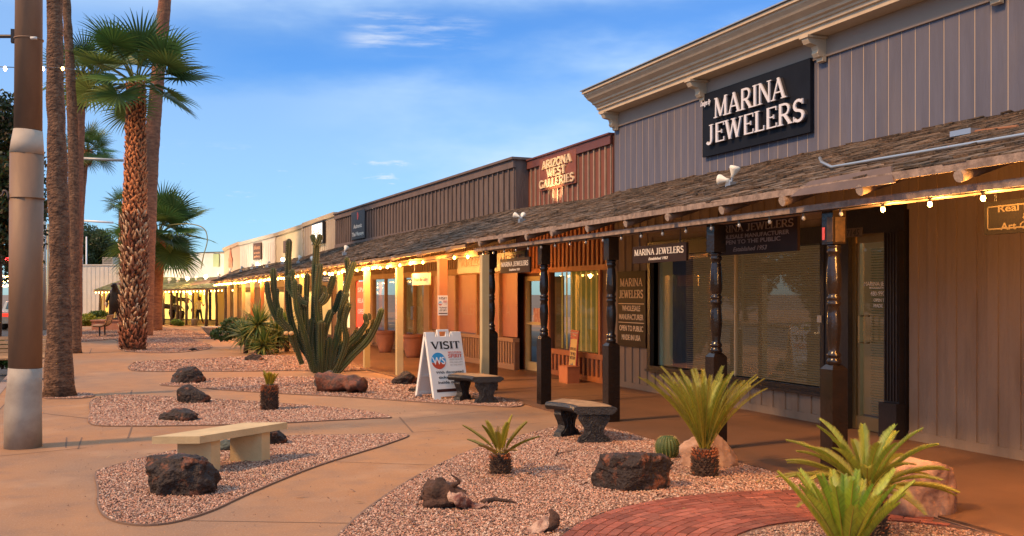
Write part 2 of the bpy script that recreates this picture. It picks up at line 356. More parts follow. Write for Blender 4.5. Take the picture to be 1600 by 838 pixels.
# ---- planting beds: gravel
GRAV = mat('gravel_bed', (.46, .27, .19), .9, (.26, .15, .11), 70, 1.5, 110, vor=True)
PEB = mat('pebbles', (.95, .95, .95), .8, (.8, .8, .8), 9, attr='tint', lo=.3, hi=.7)
EDGE = mat('bed_edging', (.17, .105, .075), .9)
def inpoly(x, y, poly):
    r = np.zeros(len(x), bool); n = len(poly)
    for i in range(n):
        x0, y0 = poly[i][:2]; x1, y1 = poly[(i + 1) % n][:2]
        c = ((y0 > y) != (y1 > y)) & (x < (x1 - x0) * (y - y0) / ((y1 - y0) or 1e-9) + x0); r ^= c
    return r
PALETTE = np.array([(.60, .36, .26), (.54, .29, .20), (.66, .45, .34), (.44, .23, .16), (.74, .58, .46), (.30, .17, .13), (.50, .37, .29), (.60, .31, .20), (.20, .12, .10), (.66, .42, .31)])
def pebble_mesh(me_name, x, y, sz):
    n = len(x)
    base = np.array([(1, 0, 0), (-1, 0, 0), (0, 1, 0), (0, -1, 0), (0, 0, 1), (.62, .62, .45), (-.62, .62, .5), (-.62, -.62, .45), (.62, -.62, .5)], float)
    tri = np.array([(4, 0, 5), (4, 5, 2), (4, 2, 6), (4, 6, 1), (4, 1, 7), (4, 7, 3), (4, 3, 8), (4, 8, 0), (0, 2, 5), (2, 1, 6), (1, 3, 7), (3, 0, 8)])
    a = RNG.uniform(0, 6.283, n); ca, sa = np.cos(a), np.sin(a)
    sc = sz[:, None] * RNG.uniform(.6, 1.25, (n, 3)); sc[:, 2] *= .75
    v = base[None] * sc[:, None, :] + RNG.normal(0, .12, (n, 9, 3)) * sz[:, None, None]
    tl = RNG.normal(0, .35, (n, 2)); v[:, :, 2] += v[:, :, 0] * tl[:, None, 0] + v[:, :, 1] * tl[:, None, 1]
    vx = v[:, :, 0] * ca[:, None] - v[:, :, 1] * sa[:, None] + x[:, None]; vy = v[:, :, 0] * sa[:, None] + v[:, :, 1] * ca[:, None] + y[:, None]
    V = np.stack([vx, vy, v[:, :, 2] + .006 + RNG.uniform(0, .006, n)[:, None]], -1).reshape(-1, 3)
    T = (tri[None] + (np.arange(n) * 9)[:, None, None]).reshape(-1, 3)
    col = PALETTE[RNG.integers(0, len(PALETTE), n)] * RNG.uniform(.6, 1.05, (n, 1)) * np.array([(1.0, .95, .92)])
    return V, T, col
def bed(px_pts, label, dens=1.0, far=False, zmax=13.5, name='gravel'):
    ring = smooth_poly([G(*p) for p in px_pts], 5)
    poly = [(p.x, p.y) for p in ring]
    mb = MB(); mb.add([(p[0], p[1], .004) for p in poly], [tuple(range(len(poly)))])
    o = mb.build(name, GRAV, loc=(0, 0, 0), fixn=False)
    bm = bmesh.new(); bm.from_mesh(o.data); bmesh.ops.triangulate(bm, faces=bm.faces)
    for f in bm.faces:
        if f.normal.z < 0: f.normal_flip()
    bm.to_mesh(o.data); bm.free()
    X = np.array(poly); x0, y0 = X.min(0); x1, y1 = X.max(0)
    area = (x1 - x0) * (y1 - y0); n = int(area * 4600 * dens)
    x = RNG.uniform(x0, x1, n); y = RNG.uniform(y0, y1, n)
    z = y * CT + x * ST; xc = x * CT - y * ST
    keep = inpoly(x, y, poly) & (np.abs(xc) < z * .56 + .3) & (z > 4.5) & (RNG.uniform(0, 1, n) < np.clip((zmax - z) / 3 + .25, .22, 1)) & (z < zmax + 22)
    rb_ = np.hypot(x - cc.x, y - cc.y); keep &= ~((rb_ < cr + .02) & (rb_ > cr - wdt + .02) & (x < 5.6))
    x, y, z = x[keep], y[keep], z[keep]; sz = RNG.uniform(.005, .0115, len(x)) * (1 + np.clip((z - 9) / 12, 0, 1.3))
    if len(x):
        V, T, col = pebble_mesh('p', x, y, sz)
        me = o.data; nv0 = len(me.vertices); V0 = np.zeros(nv0 * 3); me.vertices.foreach_get('co', V0); F0 = [tuple(p.vertices) for p in me.polygons]
        Vall = np.concatenate([V0.reshape(-1, 3), V]); Fall = np.concatenate([np.array(F0).reshape(-1, 3), T + nv0])
        me2 = bpy.data.meshes.new('gravel'); me2.vertices.add(len(Vall)); me2.vertices.foreach_set('co', Vall.ravel())
        me2.loops.add(len(Fall) * 3); me2.loops.foreach_set('vertex_index', Fall.ravel().astype(np.int32)); me2.polygons.add(len(Fall))
        me2.polygons.foreach_set('loop_start', np.arange(len(Fall), dtype=np.int32) * 3); me2.update(calc_edges=True)
        me2.materials.append(GRAV); me2.materials.append(PEB); mi = np.ones(len(Fall), np.int32); mi[:len(F0)] = 0; me2.polygons.foreach_set('material_index', mi)
        at = me2.color_attributes.new('tint', 'FLOAT_COLOR', 'POINT'); c = np.ones((len(Vall), 4)); c[nv0:, :3] = np.repeat(col, 9, axis=0); at.data.foreach_set('color', c.ravel())
        me2.validate(); o.data = me2
    tag(o, label, 'gravel', kind='stuff')
    # dark joint strip round the bed
    m = MB(); n = len(ring)
    for i in range(n):
        a, b = ring[i], ring[(i + 1) % n]; d = (b - a)
        if d.length < 1e-4: continue
        d.normalize(); r = Vector((d.y, -d.x, 0)) * .008
        m.obox(Vector((a.x, a.y, .001)) - r, b - a, r * 2, Vector((0, 0, .014)))
    struct(m.build('bed_edge', EDGE)); return o
a1, a2, a3 = G(880, 838), G(1070, 778), G(1250, 768)
def circ(a, b, c):
    ax, ay, bx, by, cx, cy = a.x, a.y, b.x, b.y, c.x, c.y; d = 2 * (ax * (by - cy) + bx * (cy - ay) + cx * (ay - by))
    ux = ((ax * ax + ay * ay) * (by - cy) + (bx * bx + by * by) * (cy - ay) + (cx * cx + cy * cy) * (ay - by)) / d
    uy = ((ax * ax + ay * ay) * (cx - bx) + (bx * bx + by * by) * (ax - cx) + (cx * cx + cy * cy) * (bx - ax)) / d
    return Vector((ux, uy, 0)), math.hypot(ax - ux, ay - uy)
cc, cr = circ(a1, a2, a3)
wdt = cr - min((G(1180, 838) - cc).length, (G(1255, 815) - cc).length); wdt = max(.85, min(1.15, wdt)); RW = .072; rows = int(wdt / RW)
bed([(150, 741), (166, 733), (215, 719), (270, 706), (340, 694), (400, 686), (470, 682), (545, 681), (636, 680), (608, 694), (560, 709), (500, 728), (440, 751), (380, 777), (330, 800), (270, 818), (215, 822), (170, 812), (154, 792), (153, 765)], 'pink gravel in the front left bed under the pale stone bench')
bed([(143, 627), (141, 645), (143, 664), (200, 667), (300, 666), (400, 664), (500, 659), (575, 655), (611, 653), (575, 644), (520, 638), (450, 632), (380, 627), (300, 623), (220, 619), (170, 619)], 'pink gravel in the bed with the small stubby cycad', zmax=15)
bed([(250, 602), (300, 606), (360, 611), (440, 616), (540, 621), (640, 628), (740, 634), (800, 637), (818, 632), (800, 624), (740, 610), (660, 600), (580, 592), (480, 590), (380, 591), (300, 594)], 'pink gravel round the log and the tall branching cactus', .7, zmax=16)
bed([(208, 568), (208, 580), (290, 581), (380, 581), (450, 580), (530, 581), (575, 578), (560, 570), (500, 563), (440, 556), (380, 558), (300, 562), (240, 564)], 'reddish gravel strip behind the tall cactus', .25, zmax=20)
bed([(122, 520), (124, 534), (180, 531), (190, 548), (260, 552), (320, 547), (330, 540), (300, 530), (360, 532), (440, 538), (470, 540), (440, 528), (380, 524), (330, 524), (300, 518), (250, 512), (190, 513), (150, 515)], 'red gravel round the foot of the shaggy palm', .12, zmax=26)
bed([(64, 617), (70, 623), (100, 624), (140, 622), (146, 617), (120, 614), (90, 612)], 'gravel patch round the foot of the tall front palm', .5, zmax=20)
bed([(440, 1000), (480, 900), (530, 838), (570, 800), (618, 766), (660, 741), (700, 721), (745, 702), (795, 687), (850, 673), (885, 666), (930, 669), (975, 676), (1025, 691), (1080, 705), (1150, 722), (1240, 748), (1330, 773), (1450, 808), (1560, 842), (1640, 870), (1500, 1000), (1000, 1020)], 'pink gravel in the large front bed with the three big cycads', 1.0)
# ---- covered walk slab
Ya = onX(961, 300, 8.23).y                  # far end of the jeweller's shop
posts2 = [(757, 16.4), (691, 18.1), (624, 20.1), (573, 22.2), (531, 24.6)]
pw = [P(a, b) for a, b in posts2]; pe = P(357, 45.3); k = 10; pl0 = pw[-1]
far_posts = [pl0 + (pe - pl0) * i / 9 for i in range(1, 10)]
gallery_c = P(372, 50)
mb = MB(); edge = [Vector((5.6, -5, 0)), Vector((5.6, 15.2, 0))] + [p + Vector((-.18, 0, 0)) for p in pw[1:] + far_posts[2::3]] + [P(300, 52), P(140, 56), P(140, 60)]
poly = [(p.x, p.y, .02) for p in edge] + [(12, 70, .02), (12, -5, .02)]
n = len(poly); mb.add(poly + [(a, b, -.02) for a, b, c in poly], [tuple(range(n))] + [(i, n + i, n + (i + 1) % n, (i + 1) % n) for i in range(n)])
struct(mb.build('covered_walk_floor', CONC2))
mb = MB()
for y in (8.2, 11.3, 14.4, 17.6): mb.box((5.62, y, .0205), (8.2, y + .012, .0225))
struct(mb.build('walk_joints', JOINT))
# ---- curved brick path: rows of real bricks
BRICK = mat('brick_path', (1, 1, 1), .85, (.7, .7, .7), 14, .5, 60, attr='tint')
V = []; Fc = []; Cc = []
for r in range(rows):
    ro = cr - r * RW; L_ = .205 / ro; aa = R(-14) + random.random() * L_
    while aa < R(190):
        p = cc + Vector((math.cos(aa) * ro, math.sin(aa) * ro, 0))
        if p.x < 5.57:
            h = .014 + random.uniform(0, .002); t = random.uniform(.0, 1); col = np.array((.30, .075, .045)) * (1 - t) + np.array((.40, .13, .085)) * t; col = col * random.uniform(.65, 1.15)
            b = []
            for (da, dr) in ((.004, .003), (L_ - .004, .003), (L_ - .004, RW - .004), (.004, RW - .004)):
                b.append(cc + Vector((math.cos(aa + da) * (ro - dr), math.sin(aa + da) * (ro - dr), 0)))
            i0 = len(V); V += [(q.x, q.y, .0) for q in b] + [(q.x, q.y, h + random.uniform(-.0008, .0008)) for q in b]; Cc += [tuple(col * .85) + (1,)] * 8
            Fc += [tuple(i0 + j for j in f) for f in ((4, 5, 6, 7), (0, 1, 5, 4), (1, 2, 6, 5), (2, 3, 7, 6), (3, 0, 4, 7))]
        aa += L_
me = bpy.data.meshes.new('brick_path'); me.from_pydata(V, [], Fc); at = me.color_attributes.new('tint', 'FLOAT_COLOR', 'POINT'); at.data.foreach_set('color', np.array(Cc).ravel()); me.materials.append(BRICK)
bm = bmesh.new(); bm.from_mesh(me); bmesh.ops.recalc_face_normals(bm, faces=bm.faces); bm.to_mesh(me); bm.free()
o = bpy.data.objects.new('brick_path', me); COL.objects.link(o); struct(o)
mb = MB(); m_ = 60; V = []
for i in range(m_ + 1):
    aa = R(-14) + R(204) * i / m_
    for rr in (cr + .004, cr - rows * RW): V.append((cc.x + math.cos(aa) * rr, cc.y + math.sin(aa) * rr, .0065))
V = [(min(x, 5.585), y, z) for x, y, z in V]
mb.add(V, [(2 * i, 2 * i + 1, 2 * i + 3, 2 * i + 2) for i in range(m_)]); struct(mb.build('brick_path_bed', mat('brick_mortar', (.12, .06, .045), .95)))
def on_brick(p): r = (p - cc).length; return r < cr + .01 and r > cr - rows * RW - .01
# ================================================================= BUILDINGS
TAUPE = mat('taupe_paint', (.112, .118, .165), .8, (.088, .092, .13), 5, .4, 30, stretch=(1, 1, .15))
TAUPE2 = mat('taupe_siding', (.28, .205, .145), .75, (.23, .165, .115), 3, .3, 40, stretch=(1, 1, .15))
CREAMT = mat('cream_trim', (.56, .47, .34), .7, (.48, .39, .28), 4, .15, 30)
GROOVE = mat('siding_groove', (.42, .34, .27), .9)
BLACKW = mat('black_trim', (.010, .007, .006), .4, (.016, .010, .008), 6, .2, 30)
RUST = mat('rust_brown_paint', (.20, .065, .04), .7, (.15, .05, .032), 6, .3, 30, stretch=(1, 1, .2))
RUSTL = mat('glow_tinted_trim', (.56, .19, .06), .6, (.44, .14, .045), 6, .2, 30, stretch=(1, 1, .2))  # brown red trim, with the orange porch glow put into its colour
GRAYB = mat('gray_brown_wood', (.155, .115, .10), .8, (.11, .08, .07), 7, .4, 30, stretch=(1, 1, .2))
TANB = mat('tan_batten', (.36, .25, .17), .7, (.28, .19, .13), 6)
WHITEW = mat('white_siding', (.72, .68, .60), .7, (.64, .60, .52), 2)
YELW = mat('pale_yellow_siding', (.62, .52, .33), .7, (.55, .45, .28), 2)
BEIGE = mat('beige_siding', (.42, .36, .28), .75, (.36, .30, .24), 2)
PINKW = mat('pinkish_stucco', (.58, .42, .33), .75, (.50, .42, .28), .6)
SHAKE = mat('wood_shake', (1, 1, 1), .95, (.55, .55, .55), 18, .9, 50, stretch=(1, 1, 1), attr='tint')
DECK = mat('roof_deck', (.14, .08, .045), .85, (.10, .055, .03), 8)
LOG = mat('log_wood', (.27, .21, .17), .85, (.18, .13, .10), 20, .4, 50)
BEAMG = mat('weathered_beam', (.33, .25, .20), .85, (.16, .12, .10), 14, .4, 60)
CREAMP = mat('cream_post', (.52, .42, .22), .7, (.46, .36, .18), 3, .15, 40)
ORANGEP = mat('orange_post', (.55, .22, .08), .65, (.48, .18, .06), 3, .15, 40)
GLASS = glassmat('window_glass', (.86, .88, .84), .06)
DARKIN = mat('dark_interior', (.03, .025, .02), .9)
GOLDM = mat('bronze_metal', (.42, .30, .14), .35, metal=.9)
BLIND = mat('blind_slats', (.50, .45, .37), .6)
GREENC = mat('pale_green_reveal', (.60, .66, .46), .8)
up = Vector((0, 0, 1))
add_layer(TAUPE2, (.11, .07, .045), 2.2, .52, .72, .5, (1, 1, .35)); add_layer(TAUPE, (.15, .13, .13), 1.6, .5, .7, .5, (1, 1, .4)); add_layer(GRAYB, (.07, .05, .045), 2.5, .5, .7, .6, (1, 1, .4))
WM = Wall((8.23, Ya), (8.23, -3)); WB0 = onX(807, 300, 8.19)
WB = Wall((8.19, WB0.y), (8.19, Ya))
g0, g1 = P(525, 36.4), P(805, 21.4); WG = Wall(g0, g1)
b1, y1_, w1, p1_, e1 = P(475, 41.6), P(430, 48), P(375, 52), P(350, 54), P(300, 56)
WBE = Wall(b1, g0); WY = Wall(y1_, b1); WW = Wall(w1, y1_); WP = Wall(p1_, w1); WS = Wall(P(222, 57), p1_); WL = Wall(P(128, 58.5), P(222, 58.5))
# ---- the jeweller's shop
shop = thing('shop_building', (8.23, Ya, 0), 'taupe boarded jewellery shop with cream cornice and black framed window and door', 'shop')
sH = WM.h(961, 297); topH = 5.5
wx0, wx1 = WM.s(1020), WM.s(1287); wz0 = WM.h(1150, 588); wz1 = WM.h(1282, 384) + .02; wz0 = (WM.h(1020, 569) + WM.h(1285, 609)) / 2
dx0, dx1 = WM.s(1292), WM.s(1420); dz1 = WM.h(1328, 368); dtop = WM.h(1328, 305)
mb = MB()
WM.box(mb, 0, wx0, -.05, 5.3, -.12, -.02); WM.box(mb, wx0, wx1, -.05, wz0, -.12, -.02); WM.box(mb, wx0, wx1, wz1, 5.3, -.12, -.02)
WM.box(mb, wx1, dx0, -.05, 5.3, -.12, -.02); WM.box(mb, dx0, dx1, dz1, 5.3, -.12, -.02); WM.box(mb, dx1, WM.len, -.05, 5.3, -.12, -.02)
mb.build('wall', TAUPE2, shop)
mb = MB()                                    # upper siding: boards with the gap showing pale between
s = .0; pitch = .2075
WM.box(mb, 0, WM.len, sH - .3, 5.25, -.02, .010); mb.build('siding_backing', GROOVE, shop)
mb = MB()
while s < WM.len: WM.box(mb, s + .0, s + pitch - .012, sH - .3, 5.25, -.004, .012); s += pitch
mb.build('upper_siding', TAUPE, shop)
mb = MB()                                    # lower board siding
def lower(s0, s1, h0, h1):
    WM.box(mb, s0, s1, h0, h1, -.02, 0)
    n = max(1, round((s1 - s0) / .135))
    for i in range(n):
        a = s0 + (s1 - s0) * i / n; w = (s1 - s0) / n
        if i % 2 == 0: WM.box(mb, a + .004, a + w - .004, h0 + .10, h1 - .0, 0, .018)
    WM.box(mb, s0, s1, h0, h0 + .1, 0, .024)
lower(0, wx0 - .04, .02, 3.1); lower(wx0 - .04, wx1 + .04, .02, wz0 - .09); lower(dx1 + .02, WM.len, .02, 3.1); lower(wx0 - .04, dx1 + .02, max(wz1, dz1) + .24, 3.1)
mb.build('lower_siding', TAUPE2, shop)
# cornice profile swept along the facade (outward, height)
c_top, c_bot = 5.24, 4.93
prof = [(.02, c_bot - .06), (.30, c_bot - .06), (.30, c_bot), (.335, c_bot + .01), (.335, c_bot + .05), (.36, c_bot + .06), (.37, c_bot + .085), (.41, c_bot + .10), (.42, c_bot + .13), (.45, c_bot + .15), (.50, c_bot + .18), (.52, c_bot + .21), (.56, c_bot + .25), (.565, c_bot + .275), (.60, c_bot + .28), (.60, c_bot + .32), (.02, c_bot + .33)]
mb = MB(); o_ = WM.pt(-.42, 0, 0); ex = WM.n; n = len(prof)
ringA = []; ringB = []; 
for a, b in prof:
    off = max(0, a - .02)
    ringA.append(WM.pt(-off * .22, b, a)); ringB.append(WM.pt(WM.len, b, a))
mb.add(ringA + ringB, [tuple(range(n - 1, -1, -1)), tuple(range(n, 2 * n))] + [(i, (i + 1) % n, n + (i + 1) % n, n + i) for i in range(n)])
# return round the far end
rr = [WM.pt(-max(0, a - .02) * .22, b, -1.2) for a, b in prof]
mb.add(ringA + rr, [(i, (i + 1) % n, n + (i + 1) % n, n + i) for i in range(n)])
cor = mb.build('cornice', CREAMT, shop)
mb = MB(); WM.box(mb, -.02, WM.len, 4.62, c_bot - .062, .012, .04); mb.build('frieze', mat('frieze_paint', (.30, .24, .20), .8), shop)
mb = MB(); WM.box(mb, -.15, WM.len, c_bot + .33, c_bot + .345, .02, .63); mb.build('cornice_flashing', mat('galvanised', (.45, .45, .45), .4, metal=.6), shop)
for px in (952, 1088, 1272, 1545):
    s0 = WM.s(px + 3, .15); mb = MB(); hb = c_bot - .066
    pr = [(.0, 0), (.27, 0), (.28, -.05), (.25, -.10), (.20, -.11), (.14, -.12), (.12, -.17), (.13, -.21), (.10, -.25), (.06, -.25), (.05, -.30), (0, -.31)]
    mb.prism(pr, WM.pt(s0 - .06, hb, .041), WM.n, up, WM.d * .12); mb.prism([(0, .0), (.30, 0), (.30, -.03), (0, -.03)], WM.pt(s0 - .085, hb, .041), WM.n, up, WM.d * .17)
    mb.build('bracket', CREAMT, shop)
# end wall of the shop above its neighbour, and roof behind
mb = MB(); mb.box((8.35, Ya, 0), (16, Ya - .12, 4.9)); mb.build('side_wall', TAUPE, shop)
mb = MB(); mb.box((8.36, Ya - .12, 3.9), (16, -3, 4.0)); mb.build('roof', DECK, shop)
# big window
win = thing('window', WM.pt(wx0, 0, 0), None, None); win.parent = shop; win.location = WM.pt(wx0, 0, 0) - shop.location
mb = MB(); f = .075
WM.box(mb, wx0 - f, wx1 + f, wz0 - .09, wz0, -.1, .06); WM.box(mb, wx0 - f - .03, wx1 + f + .03, wz0 - .10, wz0 - .06, .06, .10); WM.box(mb, wx0 - f, wx1 + f, wz1, wz1 + .22, -.1, .06)
WM.box(mb, wx0 - f, wx0, wz0, wz1, -.1, .06); WM.box(mb, wx1, wx1 + f, wz0, wz1, -.1, .06)
mb.build('frame', BLACKW, win)
mb = MB(); sm_ = WM.s(1143); WM.box(mb, sm_ - .012, sm_ + .012, wz0, wz1, -.10, -.05); mb.build('mullion', mat('mullion_metal', (.62, .5, .3), .5), win)
mb = MB(); WM.quad(mb, wx0, wx1, wz0, wz1, -.07); mb.build('pane', GLASS, win)
mb = MB(); WM.box(mb, wx0, wx0 + .10, wz0, wz1, -.32, -.13); mb.build('reveal', GREENC, win)
mb = MB(); h = wz0 + .01
while h < wz1:
    for a, b in ((WM.s(1056), sm_ - .03), (sm_ + .03, wx1 - .01)):
        o = WM.pt(a, h, -.20); mb.obox(o, WM.d * (b - a), WM.n * .022 + up * .010, up * .0015 - WM.n * .0007)
    h += .032
mb.build('blind', BLIND, win)
mb = MB(); WM.quad(mb, wx0 - .2, wx1 + .2, wz0 - .4, wz1 + .2, -.9); mb.build('interior_wall', mat('shop_interior', (.12, .085, .055), .9, emit=(.5, .28, .12), es=.10), win)
# door with header, jambs and pilaster
jl, jr = WM.s(1330), WM.s(1395)
mb = MB(); WM.box(mb, dx0, jl, .02, dz1, -.1, .05); WM.box(mb, dx0, dx1, dz1, dz1 + .30, -.1, .07); WM.box(mb, jr, dx1, .02, dz1, -.1, .04); mb.build('door_surround', BLACKW, shop)
door = thing('door', WM.pt(jl, 0, 0), None, None); door.parent = shop; door.location = WM.pt(jl, 0, 0) - shop.location
dw0, dw1 = jl + .0, jr + .25
mb = MB(); WM.box(mb, dw0, dw0 + .055, .03, dz1 - .0, -.09, -.02); WM.box(mb, dw0 + .055, dw1, .03, .19, -.09, -.03); WM.box(mb, dw0 + .055, dw1, dz1 - .1, dz1, -.09, -.03); WM.box(mb, dw0 + .075, dw0 + .11, .19, dz1 - .1, -.09, -.035); mb.build('frame', GOLDM, door)
mb = MB(); WM.quad(mb, dw0 + .11, dw1, .19, dz1 - .1, -.07); mb.build('pane', GLASS, door)
mb = MB(); h = .2
while h < dz1 - .15:
    o = WM.pt(dw0 + .13, h, -.2); mb.obox(o, WM.d * (dw1 - dw0 - .13), WM.n * .02 + up * .011, up * .0015 - WM.n * .0007); h += .032
mb.build('blind', mat('door_blind', (.38, .40, .26), .6), door)
hh0, hh1 = WM.h(1352, 536), WM.h(1352, 494)
for q in (0, .10):
    mb = MB(); s0 = WM.s(1346) + q; mb.tube([WM.pt(s0, hh0, -.03), WM.pt(s0, hh0, .04), WM.pt(s0, hh1, .04), WM.pt(s0, hh1, -.03)], .011, 8); mb.build('handle', GOLDM, door)
mb = MB()
for i, (body, px, py, sz) in enumerate((('MARINA JEWELERS', 1343, 447, .062), ('WHOLESALE MANUFACTURER', 1351, 451.5, .03), ('480-990-0551', 1353, 462, .062), ('OPEN TO PUBLIC', 1358, 471.5, .045), ('MADE IN USA', 1358, 480.5, .05))):
    put_text(mb, body, WM.pt(WM.s(px), WM.h(px, py), -.066), WM.d, up, WM.n, sz * 1.15, align='LEFT', extrude=.0005, bold=.0012)
mb.build('lettering', mat('window_lettering', (.85, .8, .7), .7), door)
mb = MB(); WM.box(mb, WM.s(1391), WM.s(1419), .02, .42, .04, .17); WM.box(mb, WM.s(1393), WM.s(1417), .42, dz1, .04, .11)
for i in range(5): a = WM.s(1394.5 + i * 4.6); WM.box(mb, a, a + .022, .44, dz1 - .02, .11, .125)
mb.build('pilaster', BLACKW, shop)
mb = MB(); WM.box(mb, WM.s(1327), WM.s(1356), WM.h(1340, 371), WM.h(1340, 357), .071, .08); mb.build('number_plate', mat('number_plate_wood', (.10, .075, .055), .6), shop)
mb = MB(); put_text(mb, '7145', WM.pt(WM.s(1341), WM.h(1340, 369.5), .081), WM.d, up, WM.n, .115, extrude=.002, shear=.2); mb.build('house_number', mat('number_black', (.012, .01, .009), .5), shop)
mb = MB(); WM.box(mb, WM.s(1284), WM.s(1290), WM.h(1287, 504), WM.h(1287, 493), .062, .075); mb.build('doorbell', mat('bell_ivory', (.6, .55, .42), .6), shop)
# ---- brown western gallery
gal = thing('shop_building', (8.19, WB.a.y, 0), 'rust brown board and batten gallery with glow tinted trim, yellow lit window and glass door', 'shop')
pt0 = WB.h(809, 259.5); ph = WB.h(960, 209.4); rt = 3.2
mb = MB(); WB.box(mb, -1.5, WB.len, 2.9, ph - .02, -.10, 0); mb.build('parapet', RUST, gal)
mb = MB(); WB.box(mb, -1.4, WB.len, ph - .17, ph, 0.03, .06); WB.box(mb, -1.4, WB.len, ph, ph + .03, -.14, .09); mb.build('parapet_cap', mat('cap_maroon', (.15, .05, .04), .6, (.11, .035, .03), 3), gal)
mb = MB(); WB.battens(mb, -1.2, WB.len - .03, 2.9, ph - .17, .235, .04, 0, .03); mb.build('batten', TANB, gal)
# lower front: door 822-850, window 858-940
bd0, bd1 = WB.s(824), WB.s(851); bw0, bw1 = WB.s(860), WB.s(937); bdt = WB.h(835, 432); bwb = WB.h(900, 549); bwt = WB.h(900, 424)
mb = MB()
WB.box(mb, -1.2, bd0, 0, 3.0, -.1, -.0); WB.box(mb, bd0, bd1, bdt, 3.0, -.1, 0); WB.box(mb, bd1, bw0, 0, 3.0, -.1, 0); WB.box(mb, bw0, bw1, 0, bwb, -.1, 0); WB.box(mb, bw0, bw1, bwt, 3.0, -.1, 0); WB.box(mb, bw1, WB.len, 0, 3.0, -.1, 0)
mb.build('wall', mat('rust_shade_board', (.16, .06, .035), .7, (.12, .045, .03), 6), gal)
mb = MB(); WB.battens(mb, -.3, WB.len - .03, bwt + .1, 3.0, .19, .085, 0, .028); WB.battens(mb, bd1 + .03, WB.len - .05, .12, bwb - .1, .19, .085, 0, .028)
WB.box(mb, -1.0, WB.len, bwt, bwt + .10, 0, .04); WB.box(mb, bd1, WB.len, bwb - .1, bwb, 0, .05); WB.box(mb, bd1, bw0, 0, bwt, 0, .034); WB.box(mb, bw1, bw1 + .08, bwb, bwt, 0, .034); WB.box(mb, bd0 - .12, bd0 - .03, 0, bdt, 0, .034); WB.box(mb, bd1, WB.len, .02, .12, 0, .03)
mb.build('trim', RUSTL, gal)
w = thing('window', WB.pt(bw0, 0, 0), None, None); w.parent = gal; w.location = WB.pt(bw0, 0, 0) - gal.location
mb = MB(); WB.quad(mb, bw0, bw1, bwb, bwt, -.05); mb.build('pane', GLASS, w)
mb = MB(); n = 10
for i in range(n):
    a = bw0 + (bw1 - bw0) * (i + .5) / n; WB.box(mb, a - .028, a + .028, bwb, bwt, -.22, -.21)
mb.build('blind', mat('vertical_blind', (.62, .45, .14), .6, emit=(.9, .5, .08), es=.12), w)
mb = MB(); WB.quad(mb, bw0 - .1, bw1 + .1, bwb - .1, bwt + .1, -.5); mb.build('interior_wall', mat('gallery_interior', (.16, .12, .04), .9, (.05, .05, .02), 5, emit=(.30, .19, .03), es=.25), w)
dr = thing('door', WB.pt(bd0, 0, 0), None, None); dr.parent = gal; dr.location = WB.pt(bd0, 0, 0) - gal.location
mb = MB(); WB.box(mb, bd0 - .03, bd0 + .05, .02, bdt, -.05, .04); WB.box(mb, bd1 - .06, bd1, .02, bdt, -.05, .036); WB.box(mb, bd0 + .05, bd1 - .06, bdt - .1, bdt, -.05, .03); WB.box(mb, bd0 + .05, bd1 - .06, .02, .2, -.05, .02); WB.box(mb, bd0 + .05, bd1 - .06, 1.0, 1.06, -.03, .03); mb.build('frame', mat('yellow_frame', (.58, .46, .22), .5), dr)
mb = MB(); WB.quad(mb, bd0 + .05, bd1 - .06, .2, bdt - .1, -.02); mb.build('pane', GLASS, dr)
mb = MB(); WB.quad(mb, bd0, bd1, .05, bdt, -.45); mb.build('interior_wall', mat('door_interior', (.10, .05, .03), .9, emit=(.35, .15, .04), es=.10), dr)
mb = MB(); a, b = WB.s(833), WB.s(846); WB.box(mb, a, b, WB.h(840, 504), WB.h(840, 482), -.015, -.01); mb.build('poster', mat('pink_poster', (.45, .12, .12), .6, (.6, .45, .35), 12), dr)
mb = MB(); WB.box(mb, -1.5, WB.len, 3.5, 3.6, -8, -.1); mb.build('roof', DECK, gal)
# ---- grey-brown shop
gs = thing('shop_building', WG.a, 'long grey brown board and batten shop with pink window panels and terracotta pots', 'shop')
GH = (WG.h(805, 243) + WG.h(530, 336)) / 2; GB = (WG.h(805, 329) + WG.h(527, 389)) / 2; hA, hB = WG.h(525, 335), WG.h(805, 243); bA, bB = WG.h(525, 389), WG.h(805, 329)
mb = MB(); WG.box(mb, 0, WG.len, 2.2, GH - .05, -.3, 0); mb.build('parapet', GRAYB, gs)
mb = MB(); WG.box(mb, -.02, WG.len + .03, GH - .20, GH - .03, 0, .06); WG.box(mb, -.03, WG.len + .08, GH - .03, GH + .02, -.4, .11); WG.box(mb, 0, WG.len + .01, GB - .1, GB + .08, 0, .05); mb.build('parapet_cap', mat('cap_brown', (.15, .105, .09), .7, (.11, .08, .07), 3), gs)
mb = MB(); WG.battens(mb, .03, WG.len, GB + .05, GH - .2, .30, .05, 0, .035); mb.build('batten', GRAYB, gs)
mb = MB(); WG.box(mb, WG.len, WG.len + .02, 2.4, GH - .03, -.3, 0); mb.build('corner_board', GRAYB, gs)
